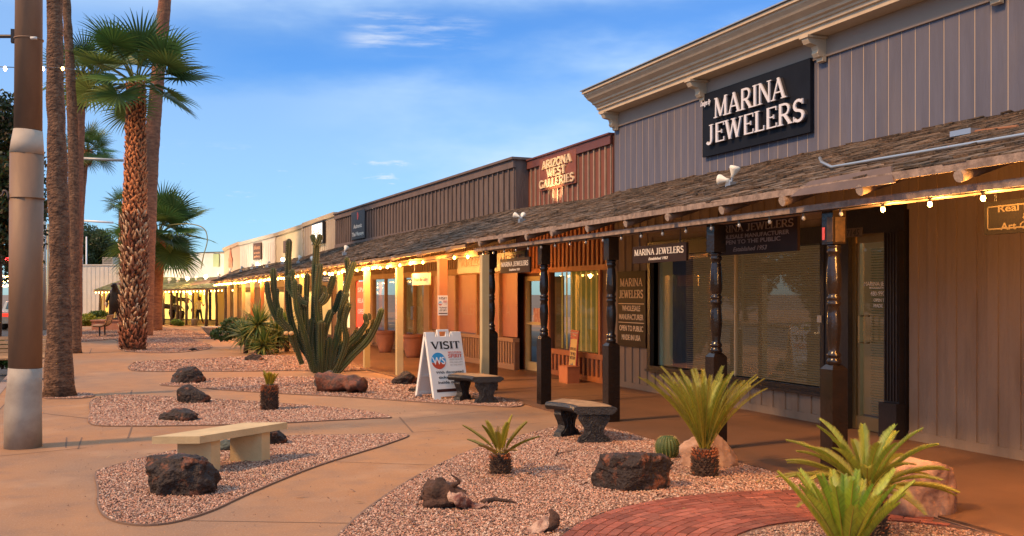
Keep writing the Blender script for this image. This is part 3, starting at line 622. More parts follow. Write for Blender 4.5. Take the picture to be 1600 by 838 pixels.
# openings seen from the walk: (px0, px1, kind)
mb_w = MB(); mb_t = MB(); mb_b = MB(); seg = []
for a, b, kd in ((527, 530, 'wall'), (530, 548, 'lit'), (548, 556, 'wall'), (556, 574, 'red'), (574, 583, 'wall'), (583, 622, 'glass'), (622, 630, 'wall'), (630, 664, 'door'), (664, 671, 'wall'), (671, 690, 'pink'), (690, 712, 'pink'), (712, 745, 'pink'), (745, 760, 'pink'), (760, 780, 'pink'), (780, 805, 'pink')):
    seg.append((WG.s(a), WG.s(b), kd))
HD = 2.12
WG.box(mb_w, 0, WG.len, HD, 2.9, -.1, -.003)
WG.battens(mb_t, 0, WG.len, HD + .16, 2.75, .15, .06, 0, .03); 
WG.box(mb_b, 0, WG.len, HD, HD + .15, 0, .045)
PINKP = mat('pink_panel', (.50, .21, .13), .45, (.42, .17, .11), 1.2); REDL = mat('red_neon_sign', (.5, .02, .02), .5, emit=(1, .04, .02), es=1.3)
mb_p = MB(); mb_g = MB(); mb_i = MB(); mb_r = MB(); mb_lo = MB(); mb_lit = MB()
def pane_(a, b, lo):
    m = MB(); WG.quad(m, a, b, lo, HD, -.05); m.build('pane', GLASS, gs)
for a, b, kd in seg:
    if kd == 'wall': WG.box(mb_w, a, b, 0, HD, -.1, -.003); WG.box(mb_t, a, b, .03, HD, 0, .03)
    elif kd == 'pink':
        WG.box(mb_p, a + .06, b, .72, HD, -.06, -.05); WG.box(mb_b, a, a + .07, .70, HD, -.06, .03)
        WG.box(mb_w, a, b, 0, .62, -.1, -.003); WG.box(mb_t, a, b, .62, .70, -.1, .05); WG.battens(mb_t, a, b, .14, .62, .16, .07, 0, .025); WG.box(mb_t, a, b, .02, .14, 0, .03)
    elif kd in ('glass', 'door', 'lit'):
        lo = .45 if kd != 'door' else .03
        pane_(a, b, lo); WG.box(mb_b, a, a + .06, lo, HD, -.08, .02); WG.box(mb_b, b - .06, b, lo, HD, -.08, .02); WG.box(mb_b, (a + b) / 2 - .03, (a + b) / 2 + .03, lo, HD, -.08, .018)
        if kd == 'lit': WG.quad(mb_lit, a, b, lo, HD, -.3)
        else: WG.quad(mb_i, a, b, lo, HD, -.9)
        if lo > .1: WG.box(mb_w, a, b, 0, lo, -.1, -.003); WG.battens(mb_t, a, b, .1, lo, .16, .07, 0, .025)
    elif kd == 'red':
        WG.box(mb_r, a + .1, b - .1, .55, HD - .05, -.04, 0); WG.box(mb_w, a, b, 0, .5, -.1, -.003); WG.box(mb_b, a, a + .07, .5, HD, -.08, .02); WG.quad(mb_i, a, b, .5, HD, -.3)
mb_w.build('wall', mat('walk_wall', (.22, .12, .07), .75, (.17, .09, .055), 6), gs)
wn_ = mb_b.build('window_trim', mat('walk_trim', (.45, .26, .12), .65, (.36, .2, .09), 5), gs); mb_t.build('siding', mat('walk_batten', (.36, .22, .13), .7), gs)
mb_p.build('window_panel', PINKP, gs); mb_i.build('interior_wall', mat('walk_interior', (.09, .06, .03), .9, (.25, .2, .08), 2.5, emit=(.6, .32, .08), es=.12, lo=.5, hi=.65), gs)
mb_lit.build('lit_interior', mat('lit_interior_warm', (.6, .45, .2), .9, emit=(1, .72, .35), es=1.6), gs)
rp = mb_r.build('neon_panel', REDL, gs)
mb = MB()
for i, wd in enumerate(('SPA', 'RELAX', 'OPEN')): 
    a, b, _ = seg[3]; put_text(mb, wd, WG.pt((a + b) / 2, 1.72 - i * .36, .004), WG.d, up, WG.n, .22, width=(b - a) * .6, extrude=.001)
mb.build('neon_lettering', mat('neon_text', (.9, .5, .4), .5, emit=(1, .5, .4), es=.6), gs)
mb = MB()  # letters reflected in the window panels, painted on as flat shapes
for wd, px in (('LO', 676), ('GALLERY', 728), ('K', 770), ('A', 791)):
    put_text(mb, wd, WG.pt(WG.s(px), 1.15, -.047), WG.d, up, WG.n, .42, extrude=.001)
mb.build('painted_letter_reflections', mat('painted_letter_reflections', (.47, .25, .17), .5), gs)
mb = MB(); a, b, _ = seg[7]
for q in (-.05, .05): mb.tube([WG.pt((a + b) / 2 + q, .95, .0), WG.pt((a + b) / 2 + q, .95, .06), WG.pt((a + b) / 2 + q, 1.3, .06), WG.pt((a + b) / 2 + q, 1.3, 0)], .012, 6)
mb.build('door_handle', mat('steel', (.6, .6, .6), .3, metal=1), gs)
mb = MB(); WG.box(mb, 0, WG.len, 3.2, 3.3, -8, -.3); mb.build('roof', DECK, gs)
# ---- the small shops beyond
def small_shop(W, m, m2, hl, hr, lab, groove=True, s0=0, s1=None, lit=False, cap=None):
    o = thing('shop_building', W.a, lab, 'shop'); s1 = W.len if s1 is None else s1
    H = (hl + hr) / 2; mb = MB(); WQ = W
    mb.hexa([W.pt(s0, 2.0, -.25), W.pt(s1, 2.0, -.25), W.pt(s1, 2.0, 0), W.pt(s0, 2.0, 0), W.pt(s0, hl, -.25), W.pt(s1, hr, -.25), W.pt(s1, hr, 0), W.pt(s0, hl, 0)]); mb.build('parapet', m, o)
    if groove:
        mb = MB(); n = int((s1 - s0) / .3)
        for i in range(1, n): a = s0 + (s1 - s0) * i / n; W.box(mb, a, a + .03, 2.6, min(hl, hr) - .15, 0, .012)
        mb.build('batten', m2, o)
    mb = MB(); mb.hexa([W.pt(s0, hl - .12, 0), W.pt(s1, hr - .12, 0), W.pt(s1, hr - .12, .06), W.pt(s0, hl - .12, .06), W.pt(s0, hl + .03, -.3), W.pt(s1, hr + .03, -.3), W.pt(s1, hr + .03, .10), W.pt(s0, hl + .03, .10)]); mb.build('parapet_cap', cap or m2, o)
    mb = MB(); W.box(mb, s0, s1, 0, 2.0, -.1, -.0); mb.build('wall', mat('far_walk_wall', (.33, .19, .10), .7, (.2, .11, .06), 1.5), o)
    n = max(2, int((s1 - s0) / 2.6))
    for i in range(n):
        a = s0 + (s1 - s0) * (i + .2) / n; b = s0 + (s1 - s0) * (i + .8) / n; mb = MB()
        W.box(mb, a, b, .05 if i % 2 else .55, 1.85, .0, .02); w = mb.build('window', mat('far_frame', (.10, .06, .035), .6), o)
        mb = MB(); W.box(mb, a + .1, b - .1, (.15 if i % 2 else .65), 1.75, .021, .03); mb.build('pane', mat('far_lit_pane', (.5, .3, .12), .3, (.08, .05, .03), 1.1, emit=(1, .55, .16), es=.55 if lit else .35), w)
    mb = MB(); W.box(mb, s0, s1, 3.0, 3.1, -7, -.25); mb.build('roof', DECK, o)
    return o
small_shop(WBE, BEIGE, TANB, WBE.h(476, 350), WBE.h(524, 333), 'beige parapet shop carrying the small white lit sign, next to the grey brown shop', cap=CREAMT)
sY = small_shop(WY, YELW, YELW, WY.h(431, 366), WY.h(474, 352), 'pale yellow parapet shop front with quoined edges, behind the tall cactus', groove=False, cap=CREAMT)
mb = MB()
for s in (0.02, WY.len - .35):
    for i in range(7): WY.box(mb, s, s + .33 - .1 * (i % 2), 2.75 + i * .26, 2.75 + i * .26 + .24, 0, .035)
mb.build('quoin', CREAMT, sY)
small_shop(WW, WHITEW, WHITEW, WW.h(376, 380), WW.h(429, 366), 'white boarded parapet shop with a small brown sign on it')
small_shop(WP, PINKW, PINKW, WP.h(351, 389), WP.h(374, 379), 'narrow pinkish angled shop front with a red spire emblem', groove=False)
# ---- white gallery facing down the walk
fg = thing('gallery_building', WS.a, 'white gallery across the far end of the walk with bright yellow windows', 'gallery')
hS = WS.h(304, 396); mb = MB(); WS.box(mb, 0, WS.len, 2.0, hS, -.25, 0); mb.build('parapet', WHITEW, fg)
mb = MB(); WS.box(mb, 0, WS.len + .02, hS, hS + .05, -.3, .06); mb.build('parapet_cap', mat('dark_cap', (.08, .06, .05), .6), fg)
hL = WL.h(160, 415); mb = MB(); WL.box(mb, -.0, WL.len + .4, -.05, hL, -.3, 0)
WL.box(mb, -.0, WL.len + .4, hL, hL + .06, -.35, .05); mb.build('wing_wall', WHITEW, fg)
mb = MB(); n = 14
for i in range(n): a = WL.len * i / n; WL.box(mb, a, a + .04, 0, hL, 0, .015)
mb.build('wing_siding', mat('white_batten', (.6, .57, .5), .7), fg)
mb = MB(); mb.add([WS.pt(-6, 2.9, -.3), WS.pt(WS.len, 2.9, -.3), WS.pt(WS.len, 2.9, -14), WS.pt(-6, 2.9, -14)], [(0, 1, 2, 3)]); mb.build('roof', DECK, fg)
# lower front
LITY = mat('lit_yellow_interior', (.8, .6, .1), .9, (.7, .42, .05), .5, emit=(1, .62, .14), es=1.35)
yw = mat('yellow_wall', (.62, .46, .16), .7)
mb = MB(); WS.box(mb, 0, WS.s(252), 0, 2.1, -.1, 0); WS.box(mb, WS.s(252), WS.len, 0, .22, -.1, 0); WS.box(mb, WS.s(252), WS.len, 1.95, 2.1, -.1, 0); WS.box(mb, WS.s(303), WS.s(309), .22, 1.95, -.1, 0); WS.box(mb, WS.s(340), WS.len, .22, 1.95, -.1, 0); mb.build('wall', yw, fg)
for a, b in ((252, 266.5), (267.5, 290), (291, 303), (309, 327), (328, 340)):
    a, b = WS.s(a), WS.s(b); mb = MB()
    for q in ((a, a + .04, .22, 1.95), (b - .04, b, .22, 1.95), (a + .04, b - .04, .22, .27), (a + .04, b - .04, 1.9, 1.95)): WS.box(mb, *q, -.08, .01)
    w = mb.build('window', mat('far_black_frame', (.02, .015, .012), .5), fg); mb = MB(); WS.quad(mb, a, b, .22, 1.95, -.05); mb.build('pane', GLASS, w)
mb = MB(); WS.quad(mb, WS.s(244, -2.2), WS.s(352, -2.2), .0, 2.1, -2.2); mb.build('lit_interior', LITY, fg)
for (a, b, py0, py1, c, c2) in ((259, 266, 466, 474, (.5, .15, .04), (.8, .3, .1)), (270, 275.5, 465, 473, (.03, .25, .6), (.8, .3, .3)), (281, 287, 460, 474, (.6, .35, .02), (.9, .6, .1)), (312, 318, 464, 478, (.4, .2, .05), (.1, .3, .3))):
    mb = MB(); WS.box(mb, WS.s(a), WS.s(b), WS.h(a, py1), WS.h(a, py0), -1.4, -1.36); o = mb.build('painting', mat('painting%d' % a, c, .6, c2, 1.5, emit=c, es=.8))
    tag(o, {259: 'rust coloured painting glowing in the far gallery window, left of the blue one', 270: 'blue and pink painting in the far gallery window', 281: 'yellow painting in the far gallery window beside the dark post', 312: 'brown and green painting in the far gallery window behind the walking woman'}[a], 'painting', 'paintings in the far gallery')
# small yellow lit window and door at the left wing
mb = MB(); WL.box(mb, WL.s(160), WL.s(181), 0, 2.0, .02, .12); mb.build('bay_wall', yw, fg)
mb = MB(); a, b = WL.s(162.5, .12), WL.s(176, .12); WL.box(mb, a, b, .35, 1.85, .12, .15); w = mb.build('window', mat('far_brown_frame', (.3, .13, .04), .6), fg)
mb = MB(); WL.box(mb, a + .08, b - .08, .42, 1.78, .151, .16); mb.build('pane', mat('far_lit_amber', (.6, .4, .1), .5, (.25, .1, .03), 2, emit=(1, .5, .08), es=.8), w)
# ================================================================= CANOPY ROOFS
def lerp(a, b, t): return a + (b - a) * t
def shakes(eL, eR, wR, wL, parent, name='shingles', wmul=1.0, expo=.13, base=(.17, .115, .075), green_lit=0):
    V = []; Fc = []; C = []
    slope = ((wL - eL).length + (wR - eR).length) / 2; rows = int(slope / expo)
    for r in range(rows + 1):
        v = r * expo / slope; 
        Lr = (lerp(eR, wR, v) - lerp(eL, wL, v)).length; x = 0
        while x < Lr:
            w = random.uniform(.07, .24) * wmul; u0 = x / Lr; u1 = min(1, (x + w) / Lr); x += w
            if u0 >= 1: break
            vj = v + random.uniform(-.035, .03) / slope
            ln = (expo * 2.1) / slope
            a0 = lerp(lerp(eL, eR, u0), lerp(wL, wR, u0), vj); a1 = lerp(lerp(eL, eR, u1), lerp(wL, wR, u1), vj)
            v2 = min(1.0, vj + ln); b0 = lerp(lerp(eL, eR, u0), lerp(wL, wR, u0), v2); b1 = lerp(lerp(eL, eR, u1), lerp(wL, wR, u1), v2)
            nn = (a1 - a0).cross(b0 - a0); 
            if nn.length < 1e-7: continue
            nn.normalize(); 
            if nn.z < 0: nn = -nn
            th = random.uniform(.007, .022); l0 = .008 + random.uniform(0, .014); l1 = .004
            tw = random.uniform(-.008, .008); sag = .006 * (1 + math.sin(a0.y * 1.3 + v * 2))
            i0 = len(V); gap = .004
            da = (a1 - a0).normalized() * gap
            P8 = [a0 + da + nn * (l0 + sag), a1 - da + nn * (l0 + tw + sag), b1 - da + nn * (l1 + sag), b0 + da + nn * (l1 + sag)]
            V += [tuple(p) for p in P8] + [tuple(p + nn * th) for p in P8[:2]] + [tuple(p + nn * th * .5) for p in P8[2:]]
            Fc += [tuple(i0 + j for j in f) for f in ((4, 5, 6, 7), (0, 1, 5, 4), (1, 2, 6, 5), (3, 0, 4, 7))]
            k = random.uniform(.5, 1.3); k = k * (1.5 if random.random() < .06 else 1); g = random.uniform(-.1, .12)
            c = (base[0] * k, base[1] * k * (1 + g + green_lit * .3), base[2] * k * (1 + g * 2), 1); C += [c] * 8
    me = bpy.data.meshes.new(name); me.from_pydata(V, [], Fc); at = me.color_attributes.new('tint', 'FLOAT_COLOR', 'POINT'); at.data.foreach_set('color', np.array(C).ravel()); me.materials.append(SHAKE)
    o = bpy.data.objects.new(name, me); COL.objects.link(o)
    if parent: o.parent = parent; o.location = -parent_world(parent)
    return o
def deck(mb, eL, eR, wR, wL, th=.03, drop=.0):
    a = [Vector(p) - up * drop for p in (eL, eR, wR, wL)]; lo = [p - up * th for p in a]; mb.hexa([lo[0], lo[1], lo[2], lo[3], a[0], a[1], a[2], a[3]])
ECH = 2.575; eX = 5.58
cy0, cy1 = 16.35, 1.0
can = thing('walk_canopy', (eX, cy0, 0), 'shake roofed canopy in front of the jeweller with peeled log rafters and black turned posts', 'canopy')
A = [Vector((eX, cy0, ECH)), Vector((eX, cy1, ECH)), Vector((8.21, cy1, 3.44)), Vector((8.21, Ya, 3.44))]
shakes(*A, can)
mb = MB(); deck(mb, *A); mb.build('roof_deck', DECK, can)
mb = MB(); mb.box((eX - .03, cy1, ECH - .042), (eX + .0, cy0, ECH + .018)); mb.build('fascia', BEAMG, can)
mb = MB(); PXW = 5.85; mb.box((PXW - .18, cy1, 2.385), (PXW + .06, cy0 - .1, 2.44)); bm_ = mb.build('beam', BEAMG, can)
y = onX(1526, 300, 5.7).y - 4.08
LOGE = mat('log_end', (.40, .33, .27), .8, (.26, .2, .16), 60)
while y < cy0:
    r = random.uniform(.042, .050); mb = MB(); mb.smooth = True
    a = Vector((5.575 - random.uniform(0, .07), y, 2.487)); b = Vector((8.18, y + random.uniform(-.03, .03), 3.34))
    mb.tube([a, a + (b - a) * .3, b], [r, r * 1.03, r * .95], 10, caps=False); mb.smooth = False
    mb.mi = 1; d = (b - a).normalized(); mb.tube([a - d * .002, a + d * .004], [r * .97, r * .97], 10); mb.build('rafter', [LOG, LOGE], can)
    y += 1.02
def turned_post(y, parent, base=0.02, x=PXW, top=2.385):
    mb = MB(); w = .082; mb.box((x - w, y - w, base), (x + w, y + w, .97 + .02))
    mb.add([(x - w, y - w, .99), (x + w, y - w, .99), (x + w, y + w, .99), (x - w, y + w, .99), (x - .05, y - .05, 1.03), (x + .05, y - .05, 1.03), (x + .05, y + .05, 1.03), (x - .05, y + .05, 1.03)], [(0, 1, 5, 4), (1, 2, 6, 5), (2, 3, 7, 6), (3, 0, 4, 7), (4, 5, 6, 7)])
    mb.smooth = True
    mb.lathe((x, y, 0), [(.05, 1.02), (.062, 1.04), (.066, 1.06), (.058, 1.08), (.05, 1.09), (.062, 1.10), (.064, 1.12), (.048, 1.14), (.044, 1.16), (.052, 1.22), (.062, 1.32), (.064, 1.40), (.058, 1.48), (.048, 1.54), (.06, 1.555), (.064, 1.575), (.05, 1.59), (.06, 1.605), (.064, 1.625), (.048, 1.64), (.052, 1.66), (.064, 1.70), (.066, 1.78), (.062, 1.88), (.052, 1.97), (.046, 2.0), (.06, 2.015), (.064, 2.035), (.052, 2.05), (.06, 2.065), (.062, 2.08), (.05, 2.09)], 20)
    mb.smooth = False; w2 = .072; mb.box((x - w2, y - w2, 2.09), (x + w2, y + w2, top))
    return mb.build('post', mat('black_gloss_wood', (.010, .007, .006), .22, (.018, .011, .008), 9, .15, 25), parent)
py_ = [onX(p, 500, PXW).y for p in (768, 850, 955, 1119, 1303)]
for y in py_ + [onX(1690, 500, PXW).y, onX(1690, 500, PXW).y - 2.0]: turned_post(y, can)
mb = MB(); y = py_[-1]; mb.box((PXW - .0775, y - .0775, 2.11), (PXW - .0725, y - .0, 2.325)); mb.box((PXW - .05, y - .079, 2.11), (PXW + .055, y - .0725, 2.325)); mb.build('worn_wood_cap', mat('worn_varnish', (.065, .034, .013), .5, (.022, .012, .007), 25), can)
mb = MB(); mb.box((PXW - .05, py_[-1] + .073, 2.13), (PXW - .02, py_[-1] + .078, 2.25)); mb.box((PXW - .078, py_[-1] + .03, 2.13), (PXW - .0725, py_[-1] + .062, 2.24)); mb.build('reflector', mat('red_reflector', (.6, .08, .07), .3), can)
# ---- block two canopy
ep = [(727, 16.95, 2.50), (618, 20.1, 2.385), (415, 35.4, 2.34), (382, 39.9, 2.31), (350, 46.5, 2.30), (338, 49.4, 2.29)]
ew = [P(a, b, h) + Vector((-.28, 0, 0)) for a, b, h in ep]
ew[0] = Vector((5.56, cy0 + .02, 2.52))
wr = [WB.pt(WB.len - .02, 3.40, .02), WG.pt(WG.len - .05, bB, .06), WG.pt(.0, bA, .06), WBE.pt(0, WBE.h(476, 402), .05), WY.pt(0, WY.h(431, 412), .05), WW.pt(0, WW.h(376, 421), .05)]
can2 = thing('walk_canopy', ew[0] * 1, 'long shake roofed canopy on square cream posts, strung with lit bulbs', 'canopy')
labs = None
for i in range(5):
    e0, e1, w1_, w0_ = ew[i + 1], ew[i], wr[i], wr[i + 1]
    shakes(e0, e1, w1_, w0_, can2, wmul=1 if i < 2 else 1.7, expo=.13 if i < 2 else .2)
    mb = MB(); deck(mb, e0, e1, w1_, w0_); mb.build('roof_deck', DECK, can2)
    mb = MB(); mb.bar(e0 - up * .03 , e1 - up * .03, .025, .06); mb.build('fascia', mat('warm_fascia', (.40, .25, .12), .8, (.3, .18, .09), 9), can2)
    inn = Vector((.26, 0, 0)); mb = MB(); mb.bar(e0 + inn - up * .14, e1 + inn - up * .14, .11, .10); mb.build('beam', mat('warm_beam', (.42, .29, .16), .8, (.33, .22, .12), 9, .2, 40), can2)
    Ls = (e1 - e0).length; n = int(Ls / 1.0)
    for j in range(n):
        t = (j + .5) / n; a = lerp(e0, e1, t) + Vector((-.02, 0, -.05)); b = lerp(w0_, w1_, t) - up * .08; a2 = lerp(a, b, -.02)
        if i > 2 and j % 2: continue
        mb = MB(); mb.smooth = True; mb.tube([a2, b], [.05, .045], 8); mb.build('rafter', LOG, can2)
def sq_post(p, m, parent, w=.10, top=2.2, name='post'):
    mb = MB(); mb.box((p.x - w / 2, p.y - w / 2, .02), (p.x + w / 2, p.y + w / 2, top)); return mb.build(name, m, parent)
for i, p in enumerate(pw + far_posts):
    top = 2.30 if i < 2 else (2.20 if i < 5 else 2.18); sq_post(p, ORANGEP if i in (1,) or i in (7, 9, 10) else CREAMP, can2, .15 if i == 1 else (.12 if i == 0 else .13), top)
# ---- gallery canopy (far end, log posts)
fe = [P(372, 50.5, 1.98), P(273, 52, 1.90), P(205, 53, 1.88), P(147, 54, 1.87)]; fw = [P(376, 54.2, 2.80), P(304, 56.6, 2.76), P(222, 57, 2.72), P(196, 57.6, 2.55)]
can3 = thing('walk_canopy', fe[1] * 1, 'curved far gallery canopy on rough log posts, green light painted into its shakes', 'canopy')
GREEN_LIT = (.30, .30, .10)
for i in range(3):
    shakes(fe[i + 1], fe[i], fw[i], fw[i + 1], can3, wmul=1.8, expo=.22, base=(.24, .20, .09), green_lit=.6)  # greenish light on this roof is put into the shake colour
    mb = MB(); deck(mb, fe[i + 1], fe[i], fw[i], fw[i + 1]); mb.build('roof_deck', DECK, can3)
    mb = MB(); mb.bar(fe[i + 1] - up * .05, fe[i] - up * .05, .06, .07); mb.build('fascia', mat('warm_fascia', (.4, .25, .12)), can3)
for px, z in ((156.5, 54), (221, 53.2), (256, 52.8), (268, 52.6), (277, 53), (283, 52.5), (291, 52), (301, 52), (323, 51), (338, 50.6), (353, 50)):
    p = P(px, z); mb = MB(); mb.smooth = True; r = random.uniform(.055, .085); pts = [p + Vector((random.uniform(-.03, .03), 0, h)) for h in (0.02, .5, 1.0, 1.5, 1.95)]
    mb.tube(pts, [r, r * .95, r * .9, r * .95, r], 8); o = mb.build('log_post', mat('dark_log', (.10, .07, .05), .9, (.06, .04, .03), 14), can3)
# ================================================================= STRING LIGHTS
BULB = mat('lit_bulb', (1, .8, .5), .3, emit=(1, .46, .10), es=26); BULB0 = mat('unlit_bulb', (.30, .32, .34), .08, spec=.8); SOCK = mat('socket', (.02, .02, .02), .5)
NL = [0]
def plight(p, e, c=(1, .42, .09), r=.05):
    d = bpy.data.lights.new('bulb_light', 'POINT'); d.energy = e; d.color = c; d.shadow_soft_size = r; o = bpy.data.objects.new('bulb_light', d); COL.objects.link(o); o.location = p; NL[0] += 1; return o
def bulb(mb, p, r=.022):
    mb.smooth = True; mb.lathe((p.x, p.y, p.z), [(.002, -r * 1.9), (r * .7, -r * 1.5), (r, -r * .7), (r * .8, 0), (r * .45, r * .6)], 8)
sl = thing('string_lights', (PXW - .1, 12, 2.33), 'mostly unlit clear bulbs under the jeweller canopy beam, three lit at the right', 'string lights', 'string lights along the eaves')
y = onX(1118, 350, PXW - .1).y - .5 * 12; ylit = onX(1345, 330, PXW - .1).y; ys = []
while y < cy0 - .3: ys.append(y); y += .5
mb = MB(); mb.tube([Vector((PXW - .15, yy, 2.38)) for yy in ys], .006, 5); mb.build('cable', SOCK, sl)
for yy in ys:
    p = Vector((PXW - .15, yy, 2.345)); mb = MB()
    lit = yy < ylit
    mb.mi = 1; mb.lathe((p.x, p.y, p.z), [(.012, 0), (.014, .035)], 8); mb.mi = 0; bulb(mb, p, .019 if lit else .018); mb.build('bulb', [BULB if lit else BULB0, SOCK], sl)
    if lit: plight(p + Vector((.05, 0, -.06)), 25)
sl2 = thing('string_lights', ew[1] + Vector((.1, 0, 0)), 'string of glowing amber bulbs along the long canopy on the cream posts', 'string lights', 'string lights along the eaves')
allp = []
for i in range(5):
    a, b = ew[i] + Vector((.16, 0, -.15)), ew[i + 1] + Vector((.16, 0, -.15)); n = int((b - a).length / (.48 if i < 1 else .5))
    for j in range(n): allp.append(lerp(a, b, (j + .35) / n) + Vector((random.uniform(-.02, .02), random.uniform(-.1, .1), random.uniform(-.025, .015))))
mb = MB(); mb.tube(allp, .007, 5); mb.build('cable', SOCK, sl2)
for i, p in enumerate(allp):
    mb = MB(); bulb(mb, p - up * .02, .024 if i < 14 else .03); mb.build('bulb', BULB, sl2)
    if i < 18: 
        if i % 2 == 0: plight(p + Vector((-.03, 0, -.09)), 22 if i < 4 else 48)
    elif i % 4 == 0: plight(p + Vector((-.0, 0, -.1)), 50)
sl3 = thing('string_lights', fe[1] * 1, 'dense row of glowing bulbs edging the far gallery canopy', 'string lights', 'string lights along the eaves')
for i in range(3):
    a, b = fe[i] - up * .11, fe[i + 1] - up * .11; n = int((b - a).length / .22)
    for j in range(n):
        p = lerp(a, b, (j + .5) / n); mb = MB(); bulb(mb, p, .03); mb.build('bulb', BULB, sl3)
    for t in (.25, .75): plight(lerp(a, b, t) + Vector((0, .3, -.1)), 22, (1, .6, .15))
for px in (262, 285, 320): plight(P(px, 55.2, 1.75), 30, (1, .66, .15), .1)
# ================================================================= FLOODLIGHTS, CONDUITS on the roof
LAMPW = mat('flood_white', (.75, .72, .62), .4); GALV = mat('galvanised_pipe', (.42, .44, .46), .35, metal=.7); RED = mat('red_tape', (.4, .08, .05), .6)
def on_roof(px, py):                       # point on the jeweller canopy roof under a pixel
    d = P(px, 1.0); d.z = -(py - HZ) / F
    n = (A[1] - A[0]).cross(A[3] - A[0]).normalized(); t = (A[0] - Vector((0, 0, EYE))).dot(n) / d.dot(n); return Vector((0, 0, EYE)) + d * (t - .10)
def par(mb, c, d, r=.055, l=.11):
    d = Vector(d).normalized(); c = Vector(c); mb.smooth = True
    mb.tube([c - d * l * .9, c - d * l * .6, c, c + d * l * .25, c + d * l * .32], [r * .35, r * .4, r, r * 1.02, r * .7], 14)
def flood(p, dirs, label, lit=False, r=.06):
    t = thing('floodlight', p, label, 'floodlight', 'floodlights on the canopy roofs')
    mb = MB(); mb.box(p + Vector((-.05, -.05, -.02)), p + Vector((.05, .05, .06))); mb.build('junction_box', GALV, t)
    for d in dirs:
        d = Vector(d).normalized(); c = p + up * .08 + d * .13
        mb = MB(); mb.tube([p + up * .05, p + up * .08 + d * .03], .014, 8); mb.build('arm', GALV, t)
        mb = MB(); par(mb, c, d, r); mb.build('lamp_head', [mat('lit_flood', (1, .9, .7), .3, emit=(1, .8, .45), es=12) if lit else LAMPW], t)
    return t
flood(on_roof(1143, 293), [(-.5, .8, .1), (.1, -.3, .9)], 'white twin floodlight on the shakes below the main jewellery sign')
flood(on_roof(1505, 213), [], 'bare grey junction box on the shakes at the right') if False else None
p = on_roof(815, 347); flood(p, [(.5, .7, .35), (-.6, .6, .3)], 'white twin floodlight on the shakes beside the lit timber strip, aimed at the gallery sign', r=.05)
ro = thing('roof_box', on_roof(1508, 212), 'small grey junction box on the shakes near the right edge', 'junction box'); mb = MB(); q = on_roof(1508, 212); mb.box(q + Vector((-.06, -.12, 0)), q + Vector((.06, .12, .05))); mb.build('box', GALV, ro)
mb = MB(); mb.tube([q + Vector((0, -.12, .02)), on_roof(1590, 203) + up * .03], .012, 6); mb.build('pipe', mat('rusty_pipe', (.3, .13, .06), .8), ro)
def tagobj(o, label, cat, group=None): return tag(o, label, cat, group)
mb = MB(); mb.smooth = True; pts = [on_roof(1281, 262) + up * .10, on_roof(1284, 263) + up * .06, on_roof(1300, 268) + up * .04] + [on_roof(x, 268 - (x - 1300) * .163) + up * .04 for x in range(1340, 1800, 60)]
mb.tube(pts, .016, 8); tagobj(mb.build('conduit', GALV, loc=pts[0]), 'long grey metal conduit bent up at its left end, over the shakes at the right', 'conduit')
mb = MB(); mb.smooth = True; pts = [on_roof(x, y) + up * .05 for x, y in ((690, 375), (730, 362), (762, 349), (775, 343))]; mb.tube(pts, .016, 8); tagobj(mb.build('conduit', mat('blue_grey_pipe', (.2, .26, .34), .5), loc=pts[0]), 'blue grey conduit sloping over the shakes left of the small floodlight', 'conduit')
a_, b_ = on_roof(776, 349) + up * .05, on_roof(872, 318) + up * .05
mb = MB(); mb.bar(a_, b_, .05, .04); tagobj(mb.build('timber_strip', mat('pale_timber', (.5, .36, .22), .7, (.35, .24, .14), 8), loc=a_), 'pale timber strip lying on the shakes below the gallery sign', 'timber')
mb = MB(); q0, q1 = on_roof(1240, 300), on_roof(1396, 286)
s0 = Vector((eX - .08, onX(1228, 300, eX - .1).y, 0)); s1 = Vector((eX - .08, onX(1390, 290, eX - .1).y, 0))
mb.add([(eX - .06, s0.y, ECH - .06), (eX - .06, s1.y, ECH - .07), (eX + .0, s1.y + .1, ECH + .075), (eX + .0, s0.y - .2, ECH + .06), (eX - .04, s0.y, ECH - .06), (eX - .04, s1.y, ECH - .07), (eX + .02, s1.y + .1, ECH + .075), (eX + .02, s0.y - .2, ECH + .06)], [(0, 1, 2, 3), (7, 6, 5, 4), (0, 4, 5, 1), (2, 6, 7, 3), (1, 5, 6, 2), (0, 3, 7, 4)])
tagobj(mb.build('eave_flashing', mat('brown_flashing', (.14, .09, .065), .5, (.10, .065, .05), 4), loc=s0), 'flat brown flashing board fixed over the eave of the jeweller canopy', 'flashing')
for i, (px, py, lit) in enumerate(((538, 398, 0), (487, 411, 0), (466, 411, 0), (441, 412, 1), (417, 417, 0), (401, 418, 1), (393, 420, 0), (359, 426, 0), (376, 424, 0))):
    t_ = 0; zz = 1 / (.0425 - .0001063 * (573 - px)); q = P(px, zz + .6, hz(py, zz + .6))
    names = ['blue tipped small floodlight above the fourth cream post', 'small grey floodlight above the cactus tops', 'pale tilted floodlight just left of another above the cactus', 'brightly lit floodlight on the far shakes behind the cactus', 'grey floodlight left of the brightly lit one', 'lit floodlight aimed at the white boarded parapet', 'grey floodlight under the small brown sign', 'dark floodlight at the far end of the long canopy, leftmost', 'dark floodlight under the pinkish parapet']
    flood(q, [(.3, .9 if i % 2 else .2, .5)], names[i], bool(lit), .07)
